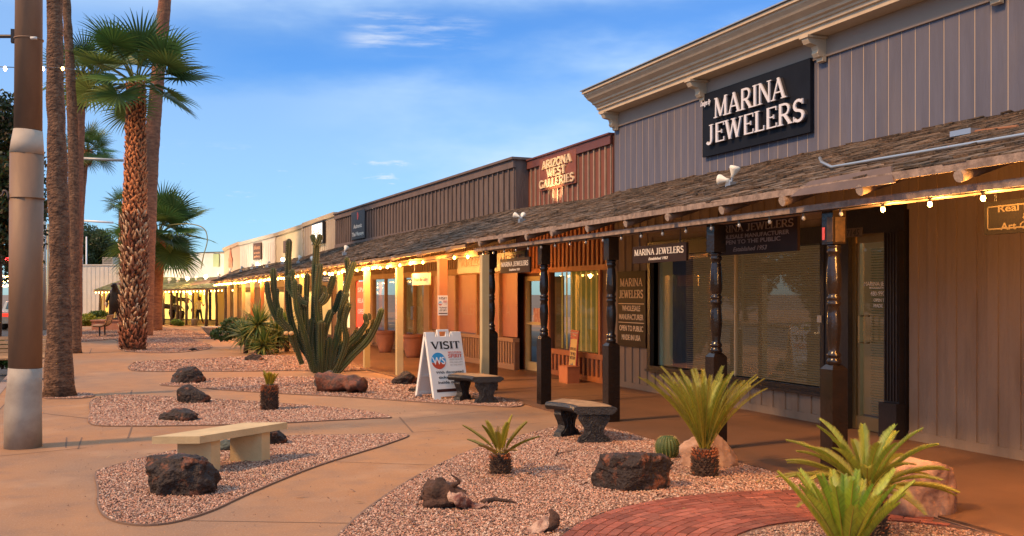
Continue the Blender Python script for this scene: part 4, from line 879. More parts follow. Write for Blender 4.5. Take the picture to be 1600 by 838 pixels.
for i, (px, py, lit) in enumerate(((264, 442, 0), (277, 441, 0), (292, 440, 1), (306, 438, 0), (321, 437, 1), (341, 434, 0))):
    q = P(px, 53, hz(py, 53)); names = ['dark floodlight, leftmost on the green tinted far roof', 'small dark floodlight second from left on the green tinted far roof', 'blazing orange floodlight on the green tinted far roof', 'dark floodlight between the two lit ones on the green tinted far roof', 'white lit floodlight on the green tinted far roof', 'blue black floodlight at the right of the green tinted far roof']
    flood(q, [(.2, .8, .6)], names[i], bool(lit), .10)
# light of those floodlights
def spot(p, target, e, ang, c=(1, .72, .38), name='flood_beam', blend=.6):
    d = bpy.data.lights.new(name, 'SPOT'); d.energy = e; d.color = c; d.spot_size = R(ang); d.spot_blend = blend; d.shadow_soft_size = .05; o = bpy.data.objects.new(name, d); COL.objects.link(o); o.location = p
    o.rotation_euler = (Vector(target) - Vector(p)).to_track_quat('-Z', 'Y').to_euler(); return o
sp_p = WB.pt(WB.s(872), WB.h(872, 325) + .08, .35); spot(sp_p, WB.pt(WB.s(872), WB.h(872, 275), 0), 30, 105, (1, .78, .42))
for W, px, py, e in ((WBE, 500, 372, 60), (WY, 452, 392, 90), (WW, 402, 398, 80), (WS, 325, 412, 60), (WS, 270, 412, 70), (WP, 362, 405, 25)):
    s = W.s(px); h = W.h(px, py); spot(W.pt(s, 2.9, 1.5), W.pt(s, h + .1, 0), e * 1.0, 120, (1, .85, .6) if W in (WS, WW) else (1, .8, .5))
spot(WM.pt(WM.s(1185), 3.35, .9), WM.pt(WM.s(1185), 3.8, 0), 8, 60, (1, .75, .5)) if False else None
plight(P(292, 52.6, 2.6), 30, (1, .5, .12)); plight(P(321, 52.6, 2.65), 18, (1, .85, .6))
# ================================================================= SIGNS
NAVY = mat('navy_sign_board', (.008, .010, .017), .6, (.011, .014, .022), 4, spec=.12); LET = mat('silver_letters', (.66, .66, .70), .35); BRS = mat('dark_brown_sign', (.022, .011, .008), .6, (.03, .015, .010), 4, spec=.2); LETP = mat('pale_lettering', (.72, .66, .56), .6)
def board_sign(name, W, c0, c1, t, m, label, off=.03, edge=None, cat='sign'):
    """c0,c1 = photo corners (left-top, right-bottom) on wall W"""
    s0, s1 = W.s(c0[0], off), W.s(c1[0], off); return s0, s1
def sign_on(W, px0, px1, htop, hbot, off, t, m, label, name='shop_sign', group=None):
    s0, s1 = W.s(px0, off), W.s(px1, off); o = thing(name, W.pt((s0 + s1) / 2, hbot, off), label, 'sign', group)
    mb = MB(); W.box(mb, s0, s1, hbot, htop, off, off + t); mb.build('board', m, o); return o, s0, s1
ht, hb = (WM.h(1102, 150) + WM.h(1271, 92)) / 2, (WM.h(1102, 247) + WM.h(1271, 208)) / 2
sg, s0, s1 = sign_on(WM, 1102, 1271, ht, hb, .03, .05, NAVY, 'large navy shop sign with raised silver serif letters on the taupe parapet', name='shop_sign')
H = ht - hb; mid = (s0 + s1) / 2; wS = s1 - s0
mb = MB(); serif(mb, 'MARINA', WM.pt(s0 + wS * .495, hb + H * .545, .125), WM.d, up, WM.n, H * .31, width=wS * .67, depth=.02, weight=.84); serif(mb, 'JEWELERS', WM.pt(s0 + wS * .535, hb + H * .165, .125), WM.d, up, WM.n, H * .30, width=wS * .91, depth=.02, weight=.84)
mb.build('lettering', LET, sg)
mb = MB(); serif(mb, 'MARINA', WM.pt(s0 + wS * .495, hb + H * .545, .081), WM.d, up, WM.n, H * .31, width=wS * .67, depth=.043, weight=.80); serif(mb, 'JEWELERS', WM.pt(s0 + wS * .535, hb + H * .165, .081), WM.d, up, WM.n, H * .30, width=wS * .91, depth=.043, weight=.80); mb.build('letter_sides', mat('letter_side', (.06, .055, .06), .6), sg)
mb = MB(); put_text(mb, 'Designs By', WM.pt(s0 + wS * .065, hb + H * .80, .13), WM.d, up, WM.n, H * .11, width=wS * .11, shear=.35, extrude=.002, bold=.003); mb.build('small_lettering', LET, sg)
# vertical wall sign
s_t, s_b = WM.h(989, 424), WM.h(989, 542)
sg, s0, s1 = sign_on(WM, 967, 1011, s_t, s_b, .03, .03, BRS, 'tall dark brown wall sign left of the big window, lit at its top'); H = s_t - s_b; wS = s1 - s0; c = (s0 + s1) / 2
mb = MB(); mats_ = mat('sign_gold_letters', (.85, .66, .42), .6)
for wd, f, sz, w in (('MARINA', .80, .13, .80), ('JEWELERS', .645, .13, .86)): serif(mb, wd, WM.pt(c, s_b + H * f, .061), WM.d, up, WM.n, H * .105, width=wS * w, depth=.003)
for wd, f, w in (('WHOLESALE', .475, .64), ('MANUFACTURER', .36, .86), ('OPEN TO PUBLIC', .21, .84), ('MADE IN USA', .09, .66)): put_text(mb, wd, WM.pt(c, s_b + H * f, .061), WM.d, up, WM.n, H * .10, width=wS * w, extrude=.002, bold=.002)
for f in (.565, .315): WM.box(mb, s0 + .05, s1 - .05, s_b + H * f, s_b + H * f + .012, .06, .064)
mb.build('lettering', mats_, sg)
# hanging signs (parallel to the walk, just under the beam)
WH = Wall((PXW - .02, 30), (PXW - .02, 0))
def hanging(px0, px1, pyt, pyb, lines, label, m=BRS, lm=LETP, W=WH, chains=(.12, .88), border=False, top=2.39):
    hm = (W.h(px0, pyt[0]) + W.h(px1, pyt[1])) / 2; hb = (W.h(px0, pyb[0]) + W.h(px1, pyb[1])) / 2
    s0, s1 = W.s(px0), W.s(px1); o = thing('hanging_sign', W.pt((s0 + s1) / 2, top, 0), label, 'sign', 'signs hanging under the canopies'); H = hm - hb; w_ = s1 - s0
    mb = MB(); W.box(mb, s0, s1, hb, hm, -.015, .015); mb.build('board', m, o)
    for q in chains:
        mb = MB(); x = s0 + w_ * q; z = hm
        while z < top - .02:
            mb.tube([W.pt(x - .006, z, .0), W.pt(x - .009, z + .015, 0), W.pt(x, z + .03, .0), W.pt(x + .009, z + .015, 0), W.pt(x + .006, z, 0)], .003, 4); z += .026
        mb.build('chain', SOCK, o)
    mb = MB()
    for kind, wd, f, sz, w in lines:
        if kind == 's': serif(mb, wd, W.pt((s0 + s1) / 2, hb + H * f, .0155), W.d, up, W.n, H * sz, width=w_ * w, depth=.002)
        else: put_text(mb, wd, W.pt((s0 + s1) / 2, hb + H * f, .0155), W.d, up, W.n, H * sz * 1.35, width=w_ * w, extrude=.001, shear=.3 if kind == 'i' else 0, bold=.001)
    if border:
        for q in ((s0 + .03, s1 - .03, hb + .035, hb + .045), (s0 + .03, s1 - .03, hm - .045, hm - .035), (s0 + .03, s0 + .04, hb + .035, hm - .035), (s1 - .04, s1 - .03, hb + .035, hm - .035)): W.box(mb, *q, .015, .0175)
    mb.build('lettering', lm, o); return o
hanging(990, 1074, (388, 377), (412, 408), [('s', 'MARINA JEWELERS', .46, .36, .92), ('i', 'Established 1953', .16, .16, .36)], 'brown hanging sign with white serif letters left of the big window, nearest to the window')
hanging(783, 829, (405, 402), (428, 425), [('s', 'MARINA JEWELERS', .46, .32, .92), ('i', 'Established 1953', .16, .15, .36)], 'smaller brown hanging sign between two black posts by the gallery door')
WH2 = Wall((PXW + .35, 30), (PXW + .35, 0))
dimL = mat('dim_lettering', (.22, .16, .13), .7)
hanging(1108, 1248, (352, 337), (400, 393), [('s', 'MARINA JEWELERS', .70, .22, .93), ('t', 'WHOLESALE MANUFACTURER', .50, .13, .84), ('t', 'OPEN TO THE PUBLIC', .33, .13, .66), ('i', 'Established 1953', .10, .14, .38)], 'wide shadowed dark sign hanging behind the post in front of the big window', lm=dimL, W=WH2, top=2.6)
WH3 = Wall((PXW + .25, 30), (PXW + .25, 0))
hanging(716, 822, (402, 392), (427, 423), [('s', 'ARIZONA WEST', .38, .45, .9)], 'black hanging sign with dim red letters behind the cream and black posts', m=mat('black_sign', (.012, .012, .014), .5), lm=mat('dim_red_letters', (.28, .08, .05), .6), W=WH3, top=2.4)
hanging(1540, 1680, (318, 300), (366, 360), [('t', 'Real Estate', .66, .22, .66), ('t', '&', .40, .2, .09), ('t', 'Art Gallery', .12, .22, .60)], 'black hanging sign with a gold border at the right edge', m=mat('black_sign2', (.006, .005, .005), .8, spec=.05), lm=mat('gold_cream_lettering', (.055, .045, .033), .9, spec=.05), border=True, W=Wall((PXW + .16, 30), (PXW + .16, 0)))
WH4 = Wall(pw[3], pw[1])
hanging(645, 672, (429, 425), (447, 444), [('t', 'Western Blue Gallery', .32, .34, .80)], 'small cream hanging sign with red lettering between the cream posts', m=mat('cream_sign', (.75, .62, .36), .6), lm=mat('red_lettering', (.4, .06, .03), .6), W=WH4, top=2.25)
hanging(503, 524, (431, 430), (441, 441), [('t', 'Authentic', .55, .24, .7), ('t', 'Thai Massage', .18, .24, .85)], 'small black hanging sign behind the cactus arms', m=mat('black_sign', (.012, .012, .014)), W=WH4, top=2.25)
# gallery relief sign
ht, hb = (WB.h(845, 250) + WB.h(902, 238)) / 2 + .02, (WB.h(845, 299) + WB.h(902, 288)) / 2
sg, s0, s1 = sign_on(WB, 845, 902, ht, hb, .035, .03, mat('rust_sign_board', (.24, .07, .035), .6, (.18, .05, .028), 5), 'rust red gallery sign with raised cream western letters on the brown parapet'); H = ht - hb; wS = s1 - s0; c = (s0 + s1) / 2
mb = MB()
for wd, f, w in (('ARIZONA', .66, .80), ('WEST', .37, .52), ('GALLERIES', .07, .96)): serif(mb, wd, WB.pt(c, hb + H * f, .066), WB.d, up, WB.n, H * .25, width=wS * w, depth=.03, weight=1.2)
mb.build('lettering', mat('cream_letters', (.70, .52, .32), .6), sg)
# massage sign
ht, hb = (WG.h(551, 332) + WG.h(571, 329)) / 2, (WG.h(551, 376) + WG.h(571, 372)) / 2
sg, s0, s1 = sign_on(WG, 550.5, 571.5, ht, hb, .04, .04, mat('charcoal_sign', (.03, .026, .03), .5), 'charcoal sign with a red flame emblem and white words on the grey brown parapet'); H = ht - hb; wS = s1 - s0; c = (s0 + s1) / 2
mb = MB()
for wd, f, w in (('Authentic', .40, .62), ('Thai Massage', .12, .86)): put_text(mb, wd, WG.pt(c, hb + H * f, .081), WG.d, up, WG.n, H * .20, width=wS * w, extrude=.002, bold=.004)
mb.build('lettering', LETP, sg)
mb = MB(); a = [(math.cos(t) * .09 * (1 + .25 * math.cos(3 * t)), math.sin(t) * .13) for t in [i * math.pi / 8 for i in range(16)]]; mb.prism(a, WG.pt(c, hb + H * .82, .081), WG.d, up, WG.n * .004); mb.build('emblem', mat('emblem_red', (.6, .06, .04), .5), sg)
# lit white sign on the beige parapet
ht, hb = WBE.h(500, 348), WBE.h(500, 382)
sg, s0, s1 = sign_on(WBE, 491, 508, ht, hb, .03, .10, mat('black_sign', (.012, .012, .014)), 'white backlit sign framed in black on the beige parapet')
mb = MB(); WBE.box(mb, s0 + .07, s1 - .07, hb + .07, ht - .07, .13, .14); mb.build('face', mat('lit_white_face', (.9, .88, .8), .5, emit=(1, .93, .8), es=.7), sg)
mb = MB(); put_text(mb, 'BE ART', WBE.pt((s0 + s1) / 2, (ht + hb) / 2 - .1, .141), WBE.d, up, WBE.n, .34, width=(s1 - s0) * .78, extrude=.002); mb.build('lettering', mat('sign_black_text', (.05, .05, .05)), sg)
sg, s0, s1 = sign_on(WY, 444, 454, WY.h(449, 376), WY.h(449, 395), .03, .05, mat('brown_plaque', (.10, .05, .03), .6), 'small dark brown plaque on the pale yellow parapet, half behind a cactus stem')
sg, s0, s1 = sign_on(WW, 397, 409, WW.h(403, 380), WW.h(403, 406), .03, .05, mat('brown_plaque', (.10, .05, .03)), 'small brown sign with orange words on the white boarded parapet')
mb = MB(); 
for wd, f in (('blues', .62), ('art studio', .36), ('gallery', .14)): put_text(mb, wd, WW.pt((s0 + s1) / 2, WW.h(403, 406) + (WW.h(403, 380) - WW.h(403, 406)) * f, .081), WW.d, up, WW.n, .3 if f > .6 else .14, width=(s1 - s0) * .75, extrude=.002, bold=.004)
mb.build('lettering', mat('orange_lettering', (.6, .3, .15), .6), sg)
mb = MB(); c = WP.s(361); q = WP.pt(c, WP.h(361, 418), .02); mb.prism([(-.35, 0), (.35, 0), (.3, .35), (.38, .6), (.2, .8), (.12, 1.1), (.0, 1.55), (-.1, 1.1), (-.2, .8), (-.38, .6), (-.3, .35)], q, WP.d * .8, up * .72, WP.n * .03)
tagobj(mb.build('spire_emblem', mat('emblem_rust', (.55, .16, .08), .7, (.5, .3, .2), 2), loc=q), 'rust red spire shaped emblem on the narrow pinkish shop front', 'emblem')
sg, s0, s1 = sign_on(WS, 334, 343, WS.h(338, 397), WS.h(338, 417), .03, .05, mat('pale_green_sign', (.35, .42, .22), .6), 'pale green sign on the white parapet, right of the gallery name')
sg, s0, s1 = sign_on(WS, 250, 292, WS.h(270, 398), WS.h(270, 421), .03, .06, mat('dark_green_sign', (.05, .09, .05), .5), 'dark green gallery sign with white script on the far white parapet')
mb = MB(); c = (s0 + s1) / 2; hb = WS.h(270, 421); H = WS.h(270, 398) - hb
put_text(mb, 'FINE ART', WS.pt(c, hb + H * .82, .091), WS.d, up, WS.n, H * .16, extrude=.002); put_text(mb, 'Signature', WS.pt(c, hb + H * .36, .091), WS.d, up, WS.n, H * .55, width=(s1 - s0) * .8, extrude=.002, shear=.35, bold=.012); put_text(mb, 'GALLERY', WS.pt(c + .15, hb + H * .09, .091), WS.d, up, WS.n, H * .2, width=(s1 - s0) * .5, extrude=.002, bold=.006); mb.build('lettering', mat('white_lettering', (.8, .8, .75), .6), sg)
# small notice on the orange post and vertical notice on the cream post
def ws_art(mbs, o, ex, nn, w, d0):
    """mbs: dict of builders; emblem = disc blue above, red below, white strokes"""
    seg = 28; top = [o]; 
    def disc(c, a0, a1, r, m, dd):
        pts = [(0, 0)] + [(r * math.cos(R(a0 + (a1 - a0) * i / seg)), r * math.sin(R(a0 + (a1 - a0) * i / seg))) for i in range(seg + 1)]; m.prism(pts, c, ex, up, nn * dd)
    r = w / 2
    bl = [(r * math.cos(R(a)), r * math.sin(R(a))) for a in range(-8, 189, 7)] + [(-.45 * r, -.25 * r), (-.15 * r, .25 * r), (.15 * r, -.1 * r), (.5 * r, -.3 * r)]
    rd = [(r * math.cos(R(a)), r * math.sin(R(a))) for a in range(190, 352, 7)] + [(.5 * r, -.32 * r), (.15 * r, -.12 * r), (-.15 * r, .23 * r), (-.45 * r, -.27 * r)]
    mbs['blue'].prism(bl, o, ex, up, nn * d0); mbs['red'].prism(rd, o, ex, up, nn * d0)
    put_text(mbs['white'], 'WS', Vector(o) + nn * (d0 + .0008) - up * r * .42 + ex * r * .02, ex, up, nn, r * 1.25, width=r * 1.75, extrude=.0006, bold=.002)
INK = mat('ink_black', (.02, .018, .018), .6); INKR = mat('ink_red', (.55, .07, .03), .6); INKB = mat('ink_blue', (.03, .30, .62), .6); INKG = mat('ink_grey', (.35, .33, .31), .6); SIGNW = mat('white_plastic', (.82, .80, .76), .45); INKW = mat('ink_white', (.85, .85, .85), .5)
def visit_face(o, ex, nn, w, h, parent, small=False, upv=up):
    """o = bottom-left corner on the face"""
    global up
    save = up; up = upv
    o = Vector(o); k, r, b, g, wh = MB(), MB(), MB(), MB(), MB(); C = lambda fx, fy: o + ex * (w * fx) + upv * (h * fy)
    serif(k, 'VISIT', C(.52, .80), ex, upv, nn, h * .125, width=w * .82, depth=.001, weight=1.15)
    ws_art({'blue': b, 'red': r, 'white': wh}, C(.26, .60), ex, nn, w * .40, .0012)
    serif(r, 'WESTERN', C(.74, .715), ex, upv, nn, h * .035, width=w * .38, depth=.001); serif(r, 'SPIRIT', C(.74, .645), ex, upv, nn, h * .055, width=w * .40, depth=.001, weight=1.2)
    for i, t_ in enumerate(("SCOTTSDALE'S", 'MUSEUM', 'OF THE WEST')): put_text(g, t_, C(.75, .60 - i * .045), ex, upv, nn, h * .035, width=w * .36, extrude=.0005)
    for i, (t_, ww) in enumerate((('With discounted', .78), ('tickets sold', .66), ('inside gallery', .72))): put_text(k, t_, C(.53, .385 - i * .085), ex, upv, nn, h * .062, width=w * ww, extrude=.0005, bold=.0012)
    q = MB(); q.obox(C(.10, .075) , ex * w * .86, upv * h * .05, nn * .001); q.build('strip', mat('maroon_strip', (.06, .015, .012), .6), parent)
    k.build('lettering', INK, parent); r.build('red_lettering', INKR, parent); b.build('emblem', INKB, parent); g.build('grey_lettering', INKG, parent); wh.build('emblem_letters', INKW, parent)
    up = save
n1_ = P(691, 18.1); nt_ = thing('notice', (n1_.x, n1_.y, 1.2), 'small white museum notice taped to the orange post behind the sandwich board', 'notice')
fx = Vector((CT, -ST, 0)); fn = Vector((-ST, -CT, 0)); fn = Vector((0, -1, 0)); fx = Vector((1, 0, 0))
a_ = Vector((n1_.x - .11, n1_.y - .08, hz(493, 18))); mb = MB(); mb.obox(a_, fx * .19, Vector((0, -.003, 0)), up * .36); mb.build('sheet', SIGNW, nt_); visit_face(a_ + Vector((.0, -.0035, 0)), fx, fn, .19, .36, nt_)
n2_ = P(624, 20.1); mb = MB(); mb.box((n2_.x - .0675, n2_.y - .06, 1.15), (n2_.x - .066, n2_.y + .04, 1.62)); tagobj(mb.build('notice', mat('pale_notice', (.7, .62, .5), .6, (.5, .2, .15), 20), loc=(n2_.x - .067, n2_.y, 1.4)), 'narrow printed notice on the side of a cream post', 'notice')
# ================================================================= OBJECTS
def tintmesh0(name, V, T, col, m):
    me = bpy.data.meshes.new(name); me.vertices.add(len(V)); me.vertices.foreach_set('co', V.ravel()); me.loops.add(len(T) * 3); me.loops.foreach_set('vertex_index', T.ravel().astype(np.int32)); me.polygons.add(len(T)); me.polygons.foreach_set('loop_start', np.arange(len(T), dtype=np.int32) * 3); me.update(calc_edges=True)
    at = me.color_attributes.new('tint', 'FLOAT_COLOR', 'POINT'); c = np.ones((len(V), 4)); c[:, :3] = np.repeat(col, 9, axis=0); at.data.foreach_set('color', c.ravel()); me.materials.append(m)
    o = bpy.data.objects.new(name, me); COL.objects.link(o); return o
# ---- sandwich board
b1_ = G(679, 626); b2_ = G(733, 622); ex = (b2_ - b1_).normalized(); W_ = .66; nrm = Vector((ex.y, -ex.x, 0))      # towards the camera side
H_ = 1.07; spread = .60
sb = thing('sandwich_board', (b1_ + ex * W_ / 2 - nrm * spread / 2), 'white plastic A-frame museum sign standing on gravel behind the curved black bench', 'sandwich board')
def panel(base, nn, lean, printed, name):
    u_ = (up * math.cos(lean) - nn * math.sin(lean)); n2 = nn * math.cos(lean) + up * math.sin(lean); mb = MB(); t = .022
    o = base
    mb.obox(o + u_ * .05, ex * W_, u_ * (H_ - .11), -n2 * t)
    for a in (0, W_ - .12): mb.obox(o + ex * a, ex * .12, u_ * .05, -n2 * t)
    for a, w in ((0, .17), (W_ - .17, .17)): mb.obox(o + ex * a + u_ * (H_ - .06), ex * w, u_ * .075, -n2 * t)
    for a in (.225, W_ - .255): mb.obox(o + ex * a + u_ * (H_ - .06), ex * .03, u_ * .085, -n2 * t)
    mb.obox(o + ex * .225 + u_ * (H_ + .025), ex * (W_ - .45), u_ * .03, -n2 * t)
    for a in (0, W_ - .03): mb.obox(o + ex * a + u_ * .05 - n2 * t, ex * .03, u_ * (H_ - .11), -n2 * .03)
    for hgt in (.06, .35, .64, H_ - .09): mb.obox(o + ex * .03 + u_ * hgt - n2 * t, ex * (W_ - .06), u_ * .03, -n2 * .025)
    pn = mb.build(name, SIGNW, sb)
    if printed: visit_face(o + n2 * .0015 + u_ * .05, ex if printed > 0 else -ex, n2, W_, H_ - .12, sb, upv=u_) if printed > 0 else visit_face(o + n2 * .0015 + u_ * .05 + ex * W_, -ex, n2, W_, H_ - .12, sb, upv=u_)
lean = math.atan2(spread / 2 - .02, H_)
panel(b1_, nrm, lean, 1, 'panel'); 
exs = ex; panel(b1_ - nrm * spread, -nrm, lean, -1, 'panel')
# ---- pale stone bench
SB = mat('pale_stone', (.56, .42, .23), .8, (.44, .33, .18), 3, .25, 60)
D0 = .36                                     # seat height
def Gt(px, py, h): return G(px, py, h)
C1 = Gt(312, 682, D0); C2 = Gt(449, 660, D0); C0 = Gt(234.5, 684.5, D0)
dl = (C2 - C1); L_ = dl.length; dl.normalize(); dw = (C0 - C1); Wd = dw.length; dw = (dw.normalized() * .75 + Vector((-dl.y, dl.x, 0)) * .25).normalized()
bn = thing('stone_bench', C1 + dl * L_ / 2 + dw * Wd / 2 - up * D0, 'pale stone bench on two slab legs over gravel at the front left', 'bench')
mb = MB(); mb.obox(C1 - up * .066, dl * L_, dw * Wd, up * .066); o = mb.build('seat', SB, bn)
for f0 in (.17, .74):
    mb = MB(); mb.obox(C1 + dl * (L_ * f0) + dw * .045 - up * D0, dl * (L_ * .10), dw * (Wd - .12), up * (D0 - .067)); mb.build('leg', SB, bn)
# ---- curved black benches
BB = mat('black_cast_stone', (.016, .015, .016), .42, (.03, .028, .028), 25, .7, 50); BT = mat('worn_bench_top', (.46, .29, .15), .6, (.22, .13, .07), 6, .2, 50)
def curved_bench(near, Rm, span, a_off, label, seat=.41):
    """near: centre of near end (world); arc runs away and to the left"""
    fwd = Vector((ST, CT, 0)); rgt = Vector((CT, -ST, 0)); ca, sa = math.cos(a_off), math.sin(a_off)
    fw2 = fwd * ca + (-rgt) * sa; rg2 = rgt * ca + fwd * sa
    Cc_ = near - rg2 * Rm; t = thing('curved_bench', near + fw2 * .3, label, 'bench', 'curved black benches beside the covered walk')
    def pt(a, r, h): return Cc_ + rg2 * (math.cos(a) * r) + fw2 * (math.sin(a) * r) + up * h
    n = 14; ri, ro = Rm - .22, Rm + .22; mb = MB(); mt = MB()
    prof = [(ri + .03, seat - .085), (ro - .03, seat - .085), (ro + .005, seat - .06), (ro + .02, seat - .035), (ro + .005, seat - .012), (ro - .02, seat), (ri + .02, seat), (ri - .005, seat - .012), (ri - .02, seat - .035), (ri - .005, seat - .06)]
    vs = []; m = len(prof)
    for i in range(n + 1):
        a = span * i / n; vs += [pt(a, r, h) for r, h in prof]
    fs = [(i * m + k, i * m + (k + 1) % m, (i + 1) * m + (k + 1) % m, (i + 1) * m + k) for i in range(n) for k in range(m)] + [tuple(range(m)), tuple(n * m + k for k in range(m))]
    mb.add(vs, fs)
    for i in range(int(span * ro / .045)):     # beaded rim
        a = (i + .5) * .045 / ro; 
        if a < span: mb.smooth = True; p = pt(a, ro + .018, seat - .035); mb.tube([p - up * .02, p, p + up * .02], [.006, .016, .006], 6); mb.smooth = False
    mb.build('seat_slab', BB, t)
    m2 = MB(); vs = []
    for i in range(n + 1):
        a = span * (.02 + .96 * i / n); vs += [pt(a, ri + .035, seat + .002), pt(a, ro - .035, seat + .002)]
    m2.add(vs, [(2 * i, 2 * i + 1, 2 * i + 3, 2 * i + 2) for i in range(n)]); m2.build('seat_top', BT, t)
    for a in (span * .10, span * .80):
        er = (pt(a, 1, 0) - pt(a, 0, 0)).normalized(); et = up.cross(er).normalized(); o = pt(a, Rm, 0)
        hs = seat - .087
        half = [(.155, 0), (.175, .03), (.165, .065), (.13, .08), (.105, .10), (.10, .14), (.115, .18), (.15, .23), (.172, .27), (.165, .30), (.175, hs)]
        poly = [(x, y) for x, y in half] + [(-x, y) for x, y in reversed(half)]
        mb = MB(); mb.prism(poly, o - et * .05, er, up, et * .10); mb.prism([(-.19, 0), (.19, 0), (.18, .028), (-.18, .028)], o - et * .065, er, up, et * .13)
        for sgn in (-1, 1):                    # raised scrolls
            for side in (-1, 1):
                pts = []
                for k in range(26):
                    th = k / 25 * 4.2 * math.pi; rr = .052 * (1 - k / 30); pts.append(o + et * side * .052 + er * sgn * (.085 + rr * math.cos(th)) + up * (.262 + rr * math.sin(th)))
                mb.tube(pts, .0085, 5)
                pts = [o + et * side * .052 + er * sgn * x + up * y for x, y in ((.03, .25), (.06, .2), (.05, .14), (.075, .10), (.115, .058), (.135, .05), (.115, .03), (.09, .045))]; mb.tube(smooth_line(pts, 4), .009, 5)
        for side in (-1, 1):
            mb.tube(smooth_line([o + et * side * .052 + er * x + up * y for x, y in ((0, .04), (0, .12), (-.025, .17), (0, .22), (.025, .17), (0, .12))], 3), .009, 5)
        mb.build('leg', BB, t)
    return t
nr = G(926, 693); curved_bench(nr + Vector((.0, -.06, 0)), .80, R(62), R(0), 'nearer curved black bench, on the gravel right of the small spiky cycad')
nr = G(760, 631); curved_bench(nr + Vector((0, -.06, 0)), .80, R(62), R(12), 'curved black ornate bench standing before the white sandwich board')
# ---- rocks
DR = mat('dark_lava_rock', (.022, .013, .011), .7, (.22, .075, .035), 9, 2.2, 26, lo=.53, hi=.66); TR = mat('tan_boulder', (.42, .27, .19), .8, (.20, .10, .07), 3.5, .9, 14, lo=.4, hi=.7); GR = mat('grey_green_rock', (.10, .13, .11), .8, (.04, .04, .035), 9, .6, 30)
RB = mat('red_boulder', (.40, .23, .15), .75, (.13, .055, .04), 3.2, .9, 12, lo=.42, hi=.62)
def rock(px, py, w, h, depth, seed, m, label, sub=5, rough_=.22, flat=.0, rotz=None, yaw=0, boxy=0):
    p = G(px, py); z = gz(py); W_ = w / F * z; H_ = h / F * z; depth = depth * W_
    bm = bmesh.new(); bmesh.ops.create_icosphere(bm, subdivisions=sub, radius=.5); rnd = random.Random(seed); off = Vector((rnd.random() * 50, rnd.random() * 50, rnd.random() * 50))
    planes = [(Vector((rnd.uniform(-1, 1), rnd.uniform(-1, 1), rnd.uniform(-.2, 1))).normalized(), rnd.uniform(.30, .43)) for _ in range(13)]
    for v in bm.verts:
        d = v.co.normalized(); r = .5
        for pn, dist in planes:
            c = d.dot(pn)
            if c > .05: r = min(r, dist / c * 1.0)
        r = r * (1 + rough_ * (noise.fractal(d * 2.6 + off, 1.0, 2.0, 5)) * .55 + .20 * rough_ * noise.noise(d * 20 + off) - .30 * rough_ * max(0, .22 - abs(noise.noise(d * 5.5 + off))) - .14 * rough_ * max(0, .3 - abs(noise.noise(d * 13 - off))))
        v.co = d * r
    x0, x1 = min(v.co.x for v in bm.verts), max(v.co.x for v in bm.verts); y0, y1 = min(v.co.y for v in bm.verts), max(v.co.y for v in bm.verts); z1 = max(v.co.z for v in bm.verts)
    rgt = Vector((CT, -ST, 0)); fwd = Vector((ST, CT, 0)); rot = Matrix.Rotation(yaw, 3, 'Z')
    for v in bm.verts:
        c = v.co; tt = max(0, (c.z + .22) / (z1 + .22)); zz = ((1 - (1 - min(1, tt)) ** (1 + boxy)) if boxy else tt) * H_; q = rgt * ((c.x - (x0 + x1) / 2) / (x1 - x0) * W_) + fwd * ((c.y) / (y1 - y0) * depth + depth * .45); v.co = q + up * max(-.03, zz)
    me = bpy.data.meshes.new('rock'); bm.to_mesh(me); bm.free(); me.materials.append(m)
    for f in me.polygons: f.use_smooth = True
    o = bpy.data.objects.new('rock', me); COL.objects.link(o); o.location = p; tag(o, label, 'rock', 'rocks placed in the gravel'); return o
rock(271, 778, 120, 62, .7, 21, DR, 'large dark pitted lava rock in front of the pale stone bench', rough_=.34, boxy=.9)
rock(421, 697, 48, 30, .9, 2, DR, 'dark rock half hidden behind the right leg of the pale stone bench')
rock(352, 706, 50, 18, .6, 3, GR, 'low grey green rock seen under the pale stone bench')
rock(271, 660, 64, 20, .7, 4, DR, 'long low flat dark rock, nearest in the bed with the stubby cycad', rough_=.15)
rock(298, 631, 54, 29, .8, 5, DR, 'pointed dark rock at the back edge of the bed with the stubby cycad', rough_=.15)
rock(287, 600, 56, 26, .8, 16, DR, 'dark wedge rock behind the pointed one, next to the paved path', rough_=.2)
rock(395, 564, 30, 11, .8, 7, DR, 'small dark rock left of the dark green yuccas')
rock(508, 606, 40, 26, .8, 8, mat('grey_rock', (.07, .065, .058), .7, (.03, .028, .03), 8, .7, 20), 'smooth grey rock at the left end of the petrified log')
rock(631, 602, 43, 21, .8, 9, DR, 'rounded dark rock near the foot of a cream post')
rock(650, 613, 30, 9, .8, 10, DR, 'flat dark rock beside the sandwich board')
rock(994, 771, 134, 60, .62, 11, DR, 'large dark rock crusted with rust patches in the middle of the front gravel bed', rough_=.24, sub=5, boxy=.5)
rock(1113, 733, 96, 56, .7, 12, TR, 'tan boulder behind the tallest cycad', rough_=.14)
rock(1455, 812, 138, 90, .7, 13, RB, 'big reddish tan boulder at the edge of the covered walk', rough_=.2, boxy=.6)
rock(246, 500, 26, 6, .8, 14, DR, 'low dark rock far off near the gallery') if False else None
rock(300, 538 + 10, 14, 4, 1, 15, DR, 'tiny flat dark stone in the red gravel right of the shaggy palm')
rock(1055, 742, 22, 6, 1, 17, mat('reddish_stone', (.35, .16, .10), .8), 'flat reddish stone between the cycad and the crusted rock') if False else None
